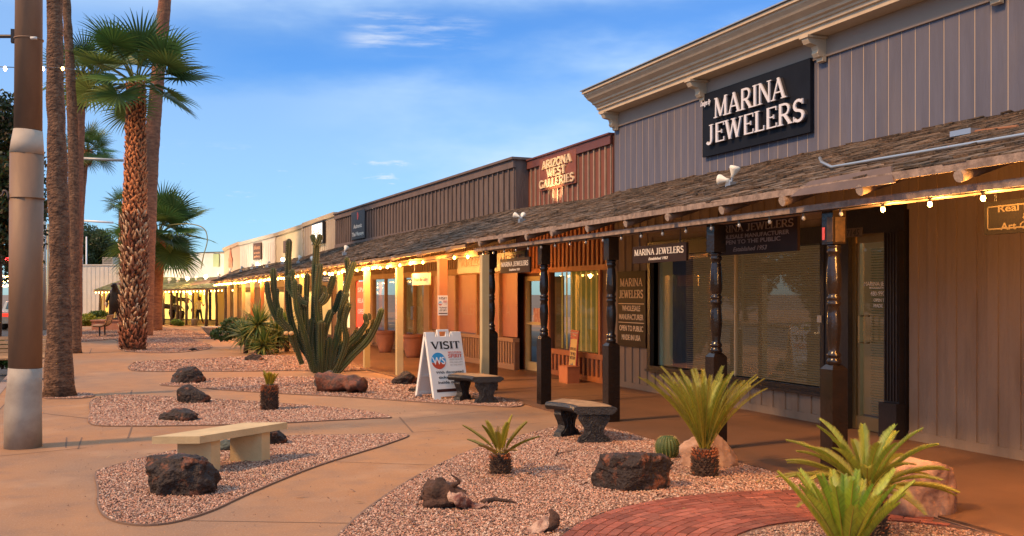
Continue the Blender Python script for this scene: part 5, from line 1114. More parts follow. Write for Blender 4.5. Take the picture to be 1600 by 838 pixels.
# ---- petrified log
LG = mat('petrified_wood', (.17, .05, .025), .7, (.05, .025, .02), 9, 1.0, 26, stretch=(1, 1, 1), lo=.4, hi=.6)
p0, p1 = G(503, 614), G(573, 617); r0 = 15 / F * gz(615)
mb = MB(); mb.smooth = True; n = 14; pts = []; rad = []
for i in range(n + 1):
    t = i / n; pts.append(lerp(p0, p1, t) + up * (r0 * (1.0 - .12 * t)) + Vector((0, .22, 0))); rad.append(r0 * (1.05 - .2 * t) * random.uniform(.94, 1.06))
mb.tube(pts, rad, 22); o = mb.build('petrified_log', LG, loc=(p0 + p1) / 2)
for v in o.data.vertices: v.co += noise.noise_vector(v.co * 5) * .07 + noise.noise_vector(v.co * 16) * .03
tagobj(o, 'rust red petrified log lying before the tall cactus', 'log', None)
# ---- driftwood root and wood scrap
DW = mat('weathered_root', (.085, .04, .025), .85, (.03, .015, .01), 9, 1.0, 30, lo=.4, hi=.6); DWP = mat('pale_inner_wood', (.50, .33, .24), .8, (.13, .04, .028), 9, 1.2, 30, lo=.42, hi=.6)
def blob_tube(name, pts, rad, m, seg=18, amp=.02, sc=8, parent=None, sq=1.0, loc=None):
    mb = MB(); mb.smooth = True; mb.tube(smooth_line(pts, 5), [x for i in range(len(rad) - 1) for x in [rad[i] + (rad[i + 1] - rad[i]) * k / 5 for k in range(5)]] + [rad[-1]], seg)
    o = mb.build(name, m, parent, loc=loc)
    for v in o.data.vertices: v.co += noise.noise_vector(v.co * sc) * amp + noise.noise_vector(v.co * sc * 3) * amp * .35
    return o
q = G(700, 794); rt_ = thing('driftwood_stump', q, 'dark weathered cactus stump with pale torn wood lying on the gravel at the front', 'stump'); z = gz(795); u_ = z / F; rgt = Vector((CT, -ST, 0)); fwd = Vector((ST, CT, 0))
o_ = blob_tube('root_body', [q + rgt * (-44 * u_) + up * 14 * u_ + fwd * .06, q + rgt * (-30 * u_) + up * 22 * u_ + fwd * .03, q + rgt * (-8 * u_) + up * 26 * u_, q + rgt * 12 * u_ + up * 20 * u_, q + rgt * 30 * u_ + up * 12 * u_ + fwd * .03], [8 * u_, 16 * u_, 19 * u_, 14 * u_, 8 * u_], DW, amp=.045, sc=13, parent=rt_, seg=30)
blob_tube('root_lump', [q + rgt * (-30 * u_) + up * 6 * u_, q + rgt * (-12 * u_) + up * 12 * u_ - fwd * .03, q + rgt * (10 * u_) + up * 8 * u_ - fwd * .02], [9 * u_, 12 * u_, 8 * u_], DW, amp=.04, sc=13, parent=rt_, seg=24)
blob_tube('torn_wood', [q + rgt * (2 * u_) + up * 20 * u_ - fwd * .06, q + rgt * (18 * u_) + up * 15 * u_ - fwd * .07, q + rgt * (34 * u_) + up * 10 * u_ - fwd * .06, q + rgt * (50 * u_) + up * 5 * u_ - fwd * .05, q + rgt * (60 * u_) + up * 9 * u_ - fwd * .04], [8 * u_, 11 * u_, 8.5 * u_, 5 * u_, 3 * u_], DWP, amp=.035, sc=15, parent=rt_, seg=26)
blob_tube('branch', [q + rgt * 55 * u_ + up * 10 * u_ - fwd * .04, q + rgt * 72 * u_ + up * 14 * u_, q + rgt * 88 * u_ + up * 12 * u_, q + rgt * 108 * u_ + up * 9 * u_], [5 * u_, 3.6 * u_, 2.6 * u_, 1.2 * u_], DW, seg=8, amp=.008, sc=14, parent=rt_)
blob_tube('spur', [q + rgt * 8 * u_ + up * 36 * u_, q + rgt * 18 * u_ + up * 42 * u_, q + rgt * 4 * u_ + up * 52 * u_], [5 * u_, 3 * u_, .8 * u_], DW, seg=8, amp=.006, sc=14, parent=rt_)
q = G(852, 833); u_ = gz(833) / F; ws = thing('wood_scrap', q, 'small torn scrap of pale and dark wood by the brick path', 'wood scrap')
mb = MB(); sh = [(-31, 4), (-14, 17), (-2, 27), (8, 22), (4, 10), (-6, 2), (-22, 0)]; pf = [q + rgt * a * u_ + up * (b * u_ + .004) - fwd * (.05 if i > 3 else .0) for i, (a, b) in enumerate(sh)]
mb.add(pf + [p + fwd * .04 - up * .01 for p in pf], [tuple(range(7)), tuple(range(13, 6, -1))] + [((i + 1) % 7, i, 7 + i, 7 + (i + 1) % 7) for i in range(7)]); mb.build('pale_piece', DWP, ws)
blob_tube('dark_piece', [q + rgt * -2 * u_ + up * 6 * u_, q + rgt * 12 * u_ + up * 14 * u_, q + rgt * 14 * u_ + up * 26 * u_, q + rgt * 8 * u_ + up * 37 * u_], [6 * u_, 10 * u_, 8 * u_, 2 * u_], DW, seg=10, amp=.012, sc=14, parent=ws)
# stray stones and dry litter blown onto the paving
rs = random.Random(77); V = []; 
xs, ys = [], []
for _ in range(900):
    px, py = rs.uniform(60, 900), rs.uniform(600, 838) ** 1.0; p = G(px, py)
    if p.x > kerb(p.y) + .1 and rs.random() < .6: xs.append(p.x); ys.append(p.y)
V, T, col = pebble_mesh('p', np.array(xs), np.array(ys), RNG.uniform(.003, .007, len(xs)))
stray = tintmesh0('stray_stones', V, T, col * .6, PEB); tag(stray, 'scattered grit and crumbs of gravel on the pale paving', 'grit', kind='stuff')
# twigs
mb = MB(); a = G(872, 713); mb.tube([a + up * .01, G(868, 716) + up * .02, G(873, 709) + up * .05], .006, 5); mb.tube([a + up * .03, G(900, 707) + up * .02], .004, 5); tagobj(mb.build('twig', DW, loc=a), 'thin dark twig lying on the gravel between the bench and the small cycad', 'twig')
# ---- cycads
def litter():
    rl = random.Random(9); V = []; Fc = []; C = []
    spots = [(rl.gauss(1100, 90), rl.gauss(752, 14)) for _ in range(60)] + [(rl.gauss(782, 50), rl.gauss(752, 12)) for _ in range(30)] + [(rl.gauss(700, 60), rl.gauss(805, 12)) for _ in range(30)] + [(rl.uniform(180, 560), rl.uniform(690, 790)) for _ in range(30)] + [(rl.gauss(520, 60), rl.gauss(612, 6)) for _ in range(40)] + [(rl.uniform(150, 700), rl.uniform(640, 830)) for _ in range(30)]
    for px, py in spots:
        p = G(px, min(py, 836)) + up * rl.uniform(.014, .024); a = rl.uniform(0, 6.28); l = rl.uniform(.015, .05); w = l * rl.uniform(.12, .4); d = Vector((math.cos(a), math.sin(a), rl.uniform(-.1, .4))); s = Vector((-math.sin(a), math.cos(a), rl.uniform(-.3, .3)))
        j = len(V); V += [p - d * l, p - s * w + up * .004, p + d * l, p + s * w]; Fc.append((j, j + 1, j + 2, j + 3)); c = rl.choice(((.30, .17, .07), (.12, .06, .03), (.45, .30, .13), (.20, .10, .05))); C += [c] * 4
    return V, Fc, C
LEAFA = {}
def tintmesh(name, V, Fc, C, m, parent=None, smooth=False):
    V = np.asarray(V, float); Fc = np.asarray(Fc, np.int32); k = Fc.shape[1]
    o0 = parent_world(parent) if parent else Vector((0, 0, 0)); V = V - np.array(o0)[None]
    me = bpy.data.meshes.new(name); me.vertices.add(len(V)); me.vertices.foreach_set('co', V.ravel()); me.loops.add(len(Fc) * k); me.loops.foreach_set('vertex_index', Fc.ravel()); me.polygons.add(len(Fc)); me.polygons.foreach_set('loop_start', np.arange(len(Fc), dtype=np.int32) * k); me.update(calc_edges=True)
    at = me.color_attributes.new('tint', 'FLOAT_COLOR', 'POINT'); c = np.ones((len(V), 4)); c[:, :3] = C; at.data.foreach_set('color', c.ravel()); me.materials.append(m); me.validate()
    o = bpy.data.objects.new(name, me); COL.objects.link(o)
    if parent: o.parent = parent
    return o
def leafmat(name, rough_=.45):
    m = bpy.data.materials.new(name); m.use_nodes = True; t = m.node_tree; b = t.nodes['Principled BSDF']; at = t.nodes.new('ShaderNodeAttribute'); at.attribute_name = 'tint'; t.links.new(at.outputs['Color'], b.inputs['Base Color']); b.inputs['Roughness'].default_value = rough_
    tr = t.nodes.new('ShaderNodeBsdfTranslucent'); t.links.new(at.outputs['Color'], tr.inputs[0]); mx = t.nodes.new('ShaderNodeMixShader'); mx.inputs[0].default_value = .3; t.links.new(b.outputs[0], mx.inputs[1]); t.links.new(tr.outputs[0], mx.inputs[2]); t.links.new(mx.outputs[0], t.nodes['Material Output'].inputs[0]); return m
LEAF = leafmat('leaf_blades')
V_, F_, C_ = litter(); lt_ = tintmesh('leaf_litter', V_, F_, C_, LEAF); tag(lt_, 'dry leaf bits scattered over the gravel and paving', 'leaf litter', kind='stuff')
BARK = mat('cycad_bark', (.10, .055, .035), .95, (.045, .028, .02), 14, 1.0, 30); BARKR = mat('cycad_crown_scales', (.34, .10, .035), .9, (.20, .07, .03), 20)
def cycad(base, th, tr, flen, n, label, elev=(35, 85), droop=.35, cols=((.16, .20, .03), (.28, .26, .03)), seed=0, leaf=.10, group='cycads planted in the gravel', neck=.0, dry=0):
    rnd = random.Random(seed); t = thing('cycad', base, label, 'cycad', group)
    mb = MB(); rows = max(4, int(th / .022)); mb.smooth = False
    mb.lathe(base, [(tr * .95, -.02), (tr * 1.05, th * .25), (tr * .98, th * .7), (tr * .7, th * .97), (tr * .3, th * 1.05)], 16)
    for r in range(rows):
        h = th * (r + .3) / rows; k = max(8, int(2 * math.pi * tr / .03))
        for i in range(k):
            a = (i + (r % 2) * .5) / k * 6.283 + rnd.uniform(-.1, .1); rr = tr * (1.02 - .3 * max(0, h / th - .75) * 2); d = Vector((math.cos(a), math.sin(a), 0)); s = Vector((-d.y, d.x, 0)); p = base + d * rr + up * h
            mb.mi = 1 if (h / th > .72 and rnd.random() < .8) or rnd.random() < .06 else 0
            tip = p + d * rnd.uniform(.015, .035) + up * rnd.uniform(.012, .03); mb.add([p - s * .014 - up * .008, p + s * .014 - up * .008, p + up * .014 - s * .008, p + up * .014 + s * .008, tip], [(0, 1, 4), (1, 3, 4), (3, 2, 4), (2, 0, 4)])
    mb.build('trunk', [BARK, BARKR], t)
    top = base + up * th
    for i in range(n):
        f = i / max(1, n - 1); az_ = i * 2.39996 + rnd.uniform(-.2, .2); e0 = R(elev[1] + (elev[0] - elev[1]) * f ** .9 + rnd.uniform(-5, 5)); ln = flen * rnd.uniform(.85, 1.1) * (.8 + .2 * f)
        d = Vector((math.cos(az_), math.sin(az_), 0)); side = Vector((-d.y, d.x, 0)); p = top + d * tr * .35 + up * rnd.uniform(-.02, .02); pts = [p]; e = e0; S_ = 26; dirs = []
        for k in range(S_):
            e -= droop / S_ * (1 + k / S_); v = d * math.cos(e) + up * math.sin(e); p = p + v * ln / S_; pts.append(p); dirs.append(v)
        dirs.append(dirs[-1]); V = []; Fc = []; C = []
        base_c = np.array(cols[0]) * (1 - f) + np.array(cols[1]) * f; base_c = base_c * rnd.uniform(.75, 1.2)
        if rnd.random() < dry: base_c = np.array((.26, .16, .05)) * rnd.uniform(.8, 1.2)
        for k in range(S_ + 1):                      # rachis
            w = .006 * (1 - .75 * k / S_); vn = side.cross(dirs[k]).normalized()
            V += [pts[k] - side * w, pts[k] + side * w, pts[k] + vn * w * 1.2]; C += [tuple(np.array((.38, .30, .04)) * rnd.uniform(.9, 1.1))] * 3
            if k: 
                a = 3 * (k - 1); b = 3 * k; Fc += [(a, a + 1, b + 1, b), (a + 1, a + 2, b + 2, b + 1), (a + 2, a, b, b + 2)]
        L2 = 64
        for k in range(L2):
            u = .14 + .86 * k / L2; x = u * S_; i0 = min(S_ - 1, int(x)); q = pts[i0].lerp(pts[i0 + 1], x - i0); dr = dirs[i0]; vn = side.cross(dr).normalized()
            if vn.z < 0: vn = -vn
            ll = leaf * min(1, .35 + (u - .14) * 5) * (1 if u < .75 else 1 - (u - .75) * 2.4) * rnd.uniform(.9, 1.08)
            for sg_ in (-1, 1):
                ld = (side * sg_ * .72 + dr * .72 + vn * .42).normalized(); w = dr * .0036; tip = q + ld * ll - up * ll * .06; mid = q + ld * ll * .5 + vn * .002
                j = len(V); V += [q - w, q + w, mid + w * .9, mid - w * .9, tip + w * .2, tip - w * .2]; Fc += [(j, j + 1, j + 2, j + 3), (j + 3, j + 2, j + 4, j + 5)]
                cc_ = base_c * rnd.uniform(.75, 1.2); tipc = cc_ * (1.3, 1.1, 1) if rnd.random() > .12 else np.array((.30, .16, .05)); C += [tuple(cc_)] * 4 + [tuple(tipc)] * 2
        tintmesh('frond', V, Fc, C, LEAF, t)
    return t
cycad(G(1101, 744), .25, .105, .90, 46, 'tallest cycad with upright yellow green fronds and rusty trunk, before the big window', (61, 88), .38, ((.20, .26, .03), (.36, .32, .03)), 1, .058)
cycad(G(782, 741), .19, .085, .40, 16, 'small spiky cycad with a few golden fronds near the driftwood stump', (18, 80), .15, ((.30, .26, .02), (.16, .14, .02)), 2, .05, dry=.2)
cycad(G(421, 641), .36, .11, .20, 16, 'stubby cycad with a thick fibrous trunk and a short golden tuft', (62, 88), .1, ((.55, .42, .02), (.40, .30, .02)), 3, .035)
cycad(G(1354, 835), .30, .12, .66, 42, 'wide spreading cycad in front of the reddish boulder, by the jeweller door', (12, 80), .5, ((.17, .25, .03), (.32, .26, .03)), 4, .062)
cycad(G(1322, 930), .22, .11, .54, 30, 'bright green cycad cut by the bottom edge of the view', (50, 86), .2, ((.18, .32, .03), (.34, .36, .03)), 5, .058)
# ---- barrel cactus
bq = G(1043, 716); mb = MB(); rb = 18 / F * gz(712); ribs = 20; seg = ribs * 4; prof = []; mb.smooth = True; vs = []; ns = 16
for j in range(ns + 1):
    ph = math.pi * (j / ns); rr = math.sin(ph) ** .8; h = -math.cos(ph)
    for k in range(seg): a = k / seg * 6.283; q = rr * rb * (1 + .08 * math.cos(a * ribs)) * .98; vs.append(bq + Vector((math.cos(a) * q, math.sin(a) * q, rb * .92 + h * rb * 1.0)))
mb.add(vs, [(j * seg + k, j * seg + (k + 1) % seg, (j + 1) * seg + (k + 1) % seg, (j + 1) * seg + k) for j in range(ns) for k in range(seg)])
bc = thing('barrel_cactus', bq, 'small round ribbed barrel cactus between the crusted rock and the tan boulder', 'cactus'); mb.build('body', mat('barrel_green', (.07, .11, .025), .6, (.04, .07, .018), 9), bc)
mb = MB()
for k in range(ribs):
    a = k / ribs * 6.283
    for j in range(1, 15):
        ph = math.pi * (.12 + .80 * j / 15); rr = math.sin(ph) ** .8 * rb * 1.07; p = bq + Vector((math.cos(a) * rr, math.sin(a) * rr, rb * .92 + math.cos(ph) * rb)); nn = (p - (bq + up * rb * .9)).normalized()
        for _ in range(4):
            d = (nn + Vector((random.uniform(-.8, .8), random.uniform(-.8, .8), random.uniform(-.6, .8)))).normalized(); s = d.cross(up).normalized() * .0012; mb.add([p - s, p + s, p + d * .022], [(0, 1, 2)])
mb.build('spines', mat('spines', (.62, .48, .16), .6), bc)
# ---- tall branching cactus
CACT = mat('cactus_skin', (.04, .068, .018), .65, (.045, .042, .02), 2.2, .3, 20, lo=.35, hi=.7); SPN = mat('cactus_spines', (.42, .36, .18), .7)
cb = G(525, 585); cz = gz(585); cactus = thing('branching_cactus', cb, 'tall branching columnar cactus with many ribbed green arms behind the petrified log', 'cactus')
STEMS = [[(155, 100), (150, 250), (155, 430), (190, 560), (250, 660), (285, 745)], [(284, 118), (277, 260), (275, 400), (270, 560), (290, 745)], [(50, 300), (60, 380), (95, 470), (150, 530), (180, 600), (215, 685)],
 [(80, 235), (85, 340), (110, 460), (160, 535)], [(170, 240), (175, 330), (215, 390), (240, 405)], [(590, 425), (565, 500), (520, 580), (450, 650), (380, 740)], [(525, 480), (480, 550), (430, 600), (350, 725)],
 [(530, 540), (440, 630), (370, 740)], [(462, 205), (440, 262), (425, 320), (410, 400), (395, 480), (370, 600), (340, 740)], [(424, 185), (430, 255), (438, 275)], [(300, 215), (290, 300), (285, 420), (300, 560), (300, 725)],
 [(365, 270), (340, 350), (318, 390), (285, 410)], [(400, 340), (375, 420), (340, 470), (310, 600), (310, 740)], [(438, 400), (412, 500), (424, 580), (380, 710)], [(240, 260), (235, 380), (225, 500), (240, 640), (280, 735)],
 [(205, 310), (200, 400), (215, 520), (250, 665)], [(355, 430), (330, 500), (305, 600), (300, 740)], [(380, 580), (372, 725)], [(350, 630), (345, 735)], [(240, 590), (262, 710)], [(310, 480), (316, 600), (320, 730)], [(345, 560), (335, 660), (325, 735)],
 [(430, 350), (400, 420), (388, 470)], [(262, 80), (272, 110), (284, 130)], [(301, 78), (295, 105), (284, 128)], [(508, 450), (515, 478), (522, 484)], [(528, 448), (527, 480)], [(522, 520), (530, 545)], [(180, 290), (190, 420), (230, 560), (270, 700)], [(405, 580), (395, 660), (360, 730)], [(220, 430), (232, 560), (270, 720)], [(380, 500), (385, 600), (350, 720)], [(330, 350), (318, 380), (300, 400)], [(262, 470), (255, 600), (285, 730)]]
mb = MB(); ms = MB(); crn = random.Random(5)
for st in list(STEMS):
    if len(st) >= 4 and st[0][1] > 200:
        dx = crn.choice((-1, 1)) * crn.uniform(14, 34); k0 = crn.uniform(.25, .6); n_ = len(st); c_ = [(x + dx * (1 - i / (n_ - 1)), y) for i, (x, y) in enumerate(st)]; y0 = c_[0][1] + (c_[-1][1] - c_[0][1]) * k0 * .6; c_ = [q for q in c_ if q[1] > y0 + 20]; x0 = c_[0][0] + crn.uniform(-6, 6); STEMS.append([(x0, y0)] + c_)
mm = MB()
for si, st in enumerate(STEMS):
    dz0 = crn.uniform(-.45, .45); pts = []
    for (cx, cy) in st:
        px = 400 + .334 * cx; py = 340 + .334 * cy; k = min(1, max(0, (740 - cy) / 350)); zz = cz + .30 + dz0 * k; pts.append(P(px, zz, max(.0, hz(py, zz))))
    pts = smooth_line(pts[::-1], 6); L_ = sum((a - b).length for a, b in zip(pts, pts[1:])); small = L_ < .7
    rb_ = .058 if small else crn.uniform(.054, .074); rad = []; n = len(pts); acc = 0
    for i in range(n):
        if i: acc += (pts[i] - pts[i - 1]).length
        f = acc / L_; end = min(1, (L_ - acc) / (rb_ * 1.3)); r = rb_ * (.85 + .15 * min(1, f * 4)) * (1 + .05 * math.sin(acc * 9 + si)); rad.append(max(.012, r * math.sqrt(max(0, 1 - (1 - end) ** 2))))
    # rounded tip
    d = (pts[-1] - pts[-2]).normalized(); pts = pts[:-1] + [pts[-1] - d * rb_ * .9, pts[-1] - d * rb_ * .35, pts[-1] - d * rb_ * .08, pts[-1] + d * .005]; rad = rad[:-1]; r_ = rb_; rad = rad + [r_ * .95, r_ * .72, r_ * .38, .006]
    for i in range(len(rad) - 4): rad[i] = max(rad[i], r_ * .86)
    m_ = MB(); m_.smooth = False; m_.tube(pts, rad, 16, ribs=.66)
    m_.build('stem', CACT, cactus)
    for i in range(len(pts) - 3):
        p, q = pts[i], pts[i + 1]; d = (q - p); seg_n = max(1, int(d.length / .035)); dn = d.normalized(); a0 = Vector((1, 0, 0)); r1 = dn.cross(a0 if abs(dn.x) < .9 else Vector((0, 1, 0))).normalized(); r2 = dn.cross(r1)
        for j in range(seg_n):
            c = p + d * (j + .5) / seg_n
            for k in range(8):
                a = k / 8 * 6.283; o_ = (r1 * math.cos(a) + r2 * math.sin(a)); b_ = c + o_ * rad[i] * .98; w = dn * .004
                ms.add([b_ - w, b_ + w, b_ + o_ * .022 + dn * crn.uniform(-.02, .02)], [(0, 1, 2)])
ms.build('spines', SPN, cactus, fixn=False)
mb = MB(); mb.smooth = True
for a, b in ((447, 521), (455, 521)): p = P(a, cz - .1, hz(b, cz - .1)); mb.tube([p + fwd * .06, p - fwd * .03], .045, 10)
mb.build('cut_stub', mat('cut_end', (.55, .36, .16), .8), cactus)
# ---- yuccas: rosettes of sword leaves
def rosette(name, c, r, n, label, seed, cols, width=.02, elev=(-25, 88), group=None, stem=0, cat='yucca', base=None, edge=(.42, .38, .10), droop=.5):
    rnd = random.Random(seed); t = thing(name, base if base is not None else c, label, cat, group)
    V = []; Fc = []; C = []
    for i in range(n):
        az_ = i * 2.39996 + rnd.uniform(-.3, .3); e = R(elev[1] + (elev[0] - elev[1]) * (i / n) + rnd.uniform(-8, 8)); ln = r * rnd.uniform(.75, 1.1); d = Vector((math.cos(az_), math.sin(az_), 0)); s = Vector((-d.y, d.x, 0)); p = Vector(c) + d * .02 + up * rnd.uniform(-.1, .05) * r
        j0 = len(V); S_ = 6; cc_ = np.array(cols[0]) * (1 - i / n) + np.array(cols[1]) * (i / n); cc_ = cc_ * rnd.uniform(.7, 1.25)
        for k in range(S_ + 1):
            f = k / S_; w = width * (1.0 if f < .5 else (1 - f) * 2) + .001; v = d * math.cos(e) + up * math.sin(e); vn = s.cross(v)
            V += [p - s * w + vn * w * .5, p, p + s * w + vn * w * .5]; C += [edge if i % 2 else tuple(cc_), tuple(cc_), edge if i % 2 else tuple(cc_)]
            if k: a = j0 + 3 * (k - 1); b = a + 3; Fc += [(a, a + 1, b + 1, b), (a + 1, a + 2, b + 2, b + 1)]
            p = p + v * ln / S_; e -= droop / S_ * (.5 + f)
    tintmesh('leaves', V, Fc, C, LEAF, t)
    if stem: mb = MB(); mb.smooth = True; b_ = Vector(base); mb.tube([b_, (b_ + Vector(c)) / 2 + Vector((.02, 0, 0)), Vector(c)], [.07, .06, .05], 8); mb.build('stem', BARK, t)
    return t
yc = ((.09, .17, .04), (.05, .09, .025)); zz = 27.5
for i, (px, py, r, lb) in enumerate(((404, 506, .62, 'largest yellow edged yucca rosette, at the top of the clump left of the cactus'), (384, 522, .50, 'yucca rosette low at the left of the clump by the cactus'), (432, 524, .55, 'yucca rosette close beside the tall cactus, low at the right of the clump'), (412, 538, .5, 'front yucca rosette spilling onto the gravel at the bottom of the clump'), (448, 508, .45, 'yucca rosette half hidden behind the left cactus arms'))):
    z_ = zz - (i == 3) * 1.2 + i * .3; c = P(px, z_, max(.25, hz(py, z_))); rosette('yucca', c, r * 1.2, 120, lb, 30 + i, yc, .026, (-50, 88), 'yuccas clumped left of the tall cactus', stem=1, base=Vector((c.x, c.y, 0)))
def leafcloud(n, c, rad, size, cols, seed, squash=1.0, hollow=.3, clump=7):
    rng = np.random.default_rng(seed); cl = rng.normal(0, 1, (clump, 3)); cl /= np.linalg.norm(cl, axis=1)[:, None]; cl *= rng.uniform(.3, .85, (clump, 1)); cr_ = rng.uniform(.28, .5, clump)
    k = rng.integers(0, clump, n); d = rng.normal(0, 1, (n, 3)); d /= np.linalg.norm(d, axis=1)[:, None]; rr = rng.uniform(hollow, 1, (n, 1)) ** .5
    p = (cl[k] + d * rr * cr_[k][:, None]) * np.array(rad)[None] + np.array(c)[None]
    a = rng.normal(0, 1, (n, 3)); a /= np.linalg.norm(a, axis=1)[:, None]; b = np.cross(a, rng.normal(0, 1, (n, 3))); b /= np.linalg.norm(b, axis=1)[:, None]
    s = size * rng.uniform(.6, 1.3, (n, 1)); V = np.stack([p - a * s, p - b * s * .45, p + a * s, p + b * s * .45], 1).reshape(-1, 3); Fc = np.arange(n * 4).reshape(-1, 4)
    cc_ = np.array(cols)[rng.integers(0, len(cols), n)] * rng.uniform(.6, 1.3, (n, 1)); return V, Fc, np.repeat(cc_, 4, axis=0)
def shrub(name, c, rad, n, size, cols, label, seed, group=None, cat='shrub'):
    t = thing(name, (c[0], c[1], 0), label, cat, group); V, Fc, C = leafcloud(n, c, rad, size, cols, seed, clump=9); tintmesh('foliage', V, Fc, C, LEAF, t)
    mb = MB()
    for i in range(4): mb.tube([Vector((c[0], c[1], 0)), Vector(c) + Vector((random.uniform(-1, 1) * rad[0] * .5, random.uniform(-1, 1) * rad[1] * .5, rad[2] * .3))], [.03, .012], 5)
    mb.build('stem', BARK, t); return t
GRN = [(.04, .09, .02), (.06, .12, .03), (.03, .06, .015)]
c = P(395, 30, .45); shrub('shrub', c, (1.1, .9, .62), 4500, .06, GRN, 'dark leafy shrub behind the yucca clump', 41)
c = P(428, 31, .35); shrub('shrub', c, (.6, .7, .45), 1800, .06, [(.10, .15, .03), (.05, .1, .02)], 'olive shrub between the yuccas and the cream posts', 42)
c = P(140, 52, .3); shrub('shrub', c, (1.1, .8, .38), 2500, .08, [(.28, .30, .03), (.2, .25, .03), (.35, .33, .05)], 'low yellow green shrub at the foot of the white wing wall', 43)
c = P(152, 53.5, .45); shrub('shrub', c, (.6, .5, .45), 1200, .07, GRN, 'dark green shrub just right of the yellow green one', 44)
c = P(4, 22, .45); shrub('shrub', c, (.5, .6, .5), 2500, .07, [(.05, .11, .02), (.08, .15, .03)], 'green kerbside shrub behind the slatted bench at the left edge', 45)
c = P(278, 51.5, .2); shrub('shrub', c, (.45, .3, .28), 700, .07, [(.2, .3, .05), (.1, .2, .04)], 'small green plant below the dark pots at the far gallery', 46)
# ---- palms
PB = mat('palm_bark', (.24, .13, .075), .95, (.065, .034, .022), 11, 3, 22, stretch=(1, 1, 1.5), lo=.35, hi=.65)
PB2 = mat('palm_bark_warm', (.33, .15, .08), .95, (.16, .065, .04), 5, 2.0, 14, stretch=(1, 1, 3), lo=.35, hi=.65)
def trunk(name, path, rad, m, parent, rings=True):
    pts = smooth_line(path, 14); n = len(pts); rr = np.interp(np.linspace(0, 1, n), np.linspace(0, 1, len(rad)), rad)
    # ringed surface
    P2 = []; R2 = []
    for i in range(n - 1):
        for k in range(4): P2.append(lerp(pts[i], pts[i + 1], k / 4)); R2.append((rr[i] + (rr[i + 1] - rr[i]) * k / 4) * (1 + (.018 if k % 2 else -.012) + random.uniform(-.012, .012)))
    P2.append(pts[-1]); R2.append(rr[-1]); mb = MB(); mb.smooth = True; mb.tube(P2, R2, 28); o = mb.build(name, m, parent)
    for v in o.data.vertices: v.co += noise.noise_vector(v.co * 3) * .02
    return o
def fanleaf(V, Fc, C, hub, out, ln, rnd, cols, segs=34, spread=140, seg_w=.028):
    out = out.normalized(); side = out.cross(up)
    if side.length < .05: side = Vector((1, 0, 0))
    side.normalize(); nrm_ = side.cross(out).normalized(); cc0 = np.array(cols[rnd.randrange(len(cols))]) * rnd.uniform(.7, 1.25)
    tw = rnd.uniform(-.5, .5); side, nrm_ = side * math.cos(tw) + nrm_ * math.sin(tw), nrm_ * math.cos(tw) - side * math.sin(tw)
    for i in range(segs):
        a = R(-spread + 2 * spread * i / (segs - 1)); d = out * math.cos(a) + side * math.sin(a); L_ = ln * (1 - .25 * abs(a) / math.pi) * rnd.uniform(.88, 1.06); wdir = (side * math.cos(a) - out * math.sin(a)); fold = nrm_ * (.3 if i % 2 else -.3)
        p = hub.copy(); j0 = len(V); dirv = (d + nrm_ * .12).normalized(); K = 6; cc_ = cc0 * rnd.uniform(.8, 1.2)
        for k in range(K + 1):
            f = k / K; w = seg_w * ln * (min(1, f * 2.2 + .1) if f < .55 else max(.06, (1 - f) / .45))
            V.append(p - (wdir + fold).normalized() * w); V.append(p + (wdir + fold).normalized() * w); c_ = cc_ * (1 + .25 * f); C.append(tuple(c_)); C.append(tuple(c_))
            if k: b = j0 + 2 * (k - 1); Fc.append((b, b + 1, b + 3, b + 2))
            g = .0 if f < .45 else (f - .45) * rnd.uniform(.45, .75)
            dirv = (dirv - up * g).normalized(); p = p + dirv * (L_ / K)
def fan_crown(top, Rc, n, seed, parent, cols, pet=.5, elev=(-20, 85), segs=34, name='frond', sw=.028):
    rnd = random.Random(seed); 
    for i in range(n):
        V = []; Fc = []; C = []
        f = (i + .5) / n; az_ = i * 2.39996 + rnd.uniform(-.25, .25); e = R(elev[1] + (elev[0] - elev[1]) * f + rnd.uniform(-8, 8)); d = Vector((math.cos(az_), math.sin(az_), 0)); s = Vector((-d.y, d.x, 0)); pl = Rc * pet * rnd.uniform(.85, 1.1); p = top + d * .06; pts = [p]
        for k in range(6):
            v = d * math.cos(e) + up * math.sin(e); p = p + v * pl / 6; pts.append(p); e -= .07 + .05 * f
        for k in range(6):
            w = .018 + .012 * (1 - k / 6); a, b = pts[k], pts[k + 1]; j = len(V); V += [a - s * w, a + s * w, b + s * w * .9, b - s * w * .9]; Fc.append((j, j + 1, j + 2, j + 3)); C += [(.16, .17, .04)] * 4
            nn = s.cross(b - a).normalized() * w; j = len(V); V += [a - nn, a + nn, b + nn, b - nn]; Fc.append((j, j + 1, j + 2, j + 3)); C += [(.14, .15, .04)] * 4
        out = (pts[-1] - pts[-2]).normalized(); fanleaf(V, Fc, C, pts[-1], out, Rc * .56 * rnd.uniform(.88, 1.08), rnd, cols, segs=segs, seg_w=sw)
        tintmesh(name, V, Fc, C, LEAF, parent)
PC = [(.07, .14, .03), (.085, .15, .035), (.11, .17, .04), (.05, .09, .025)]
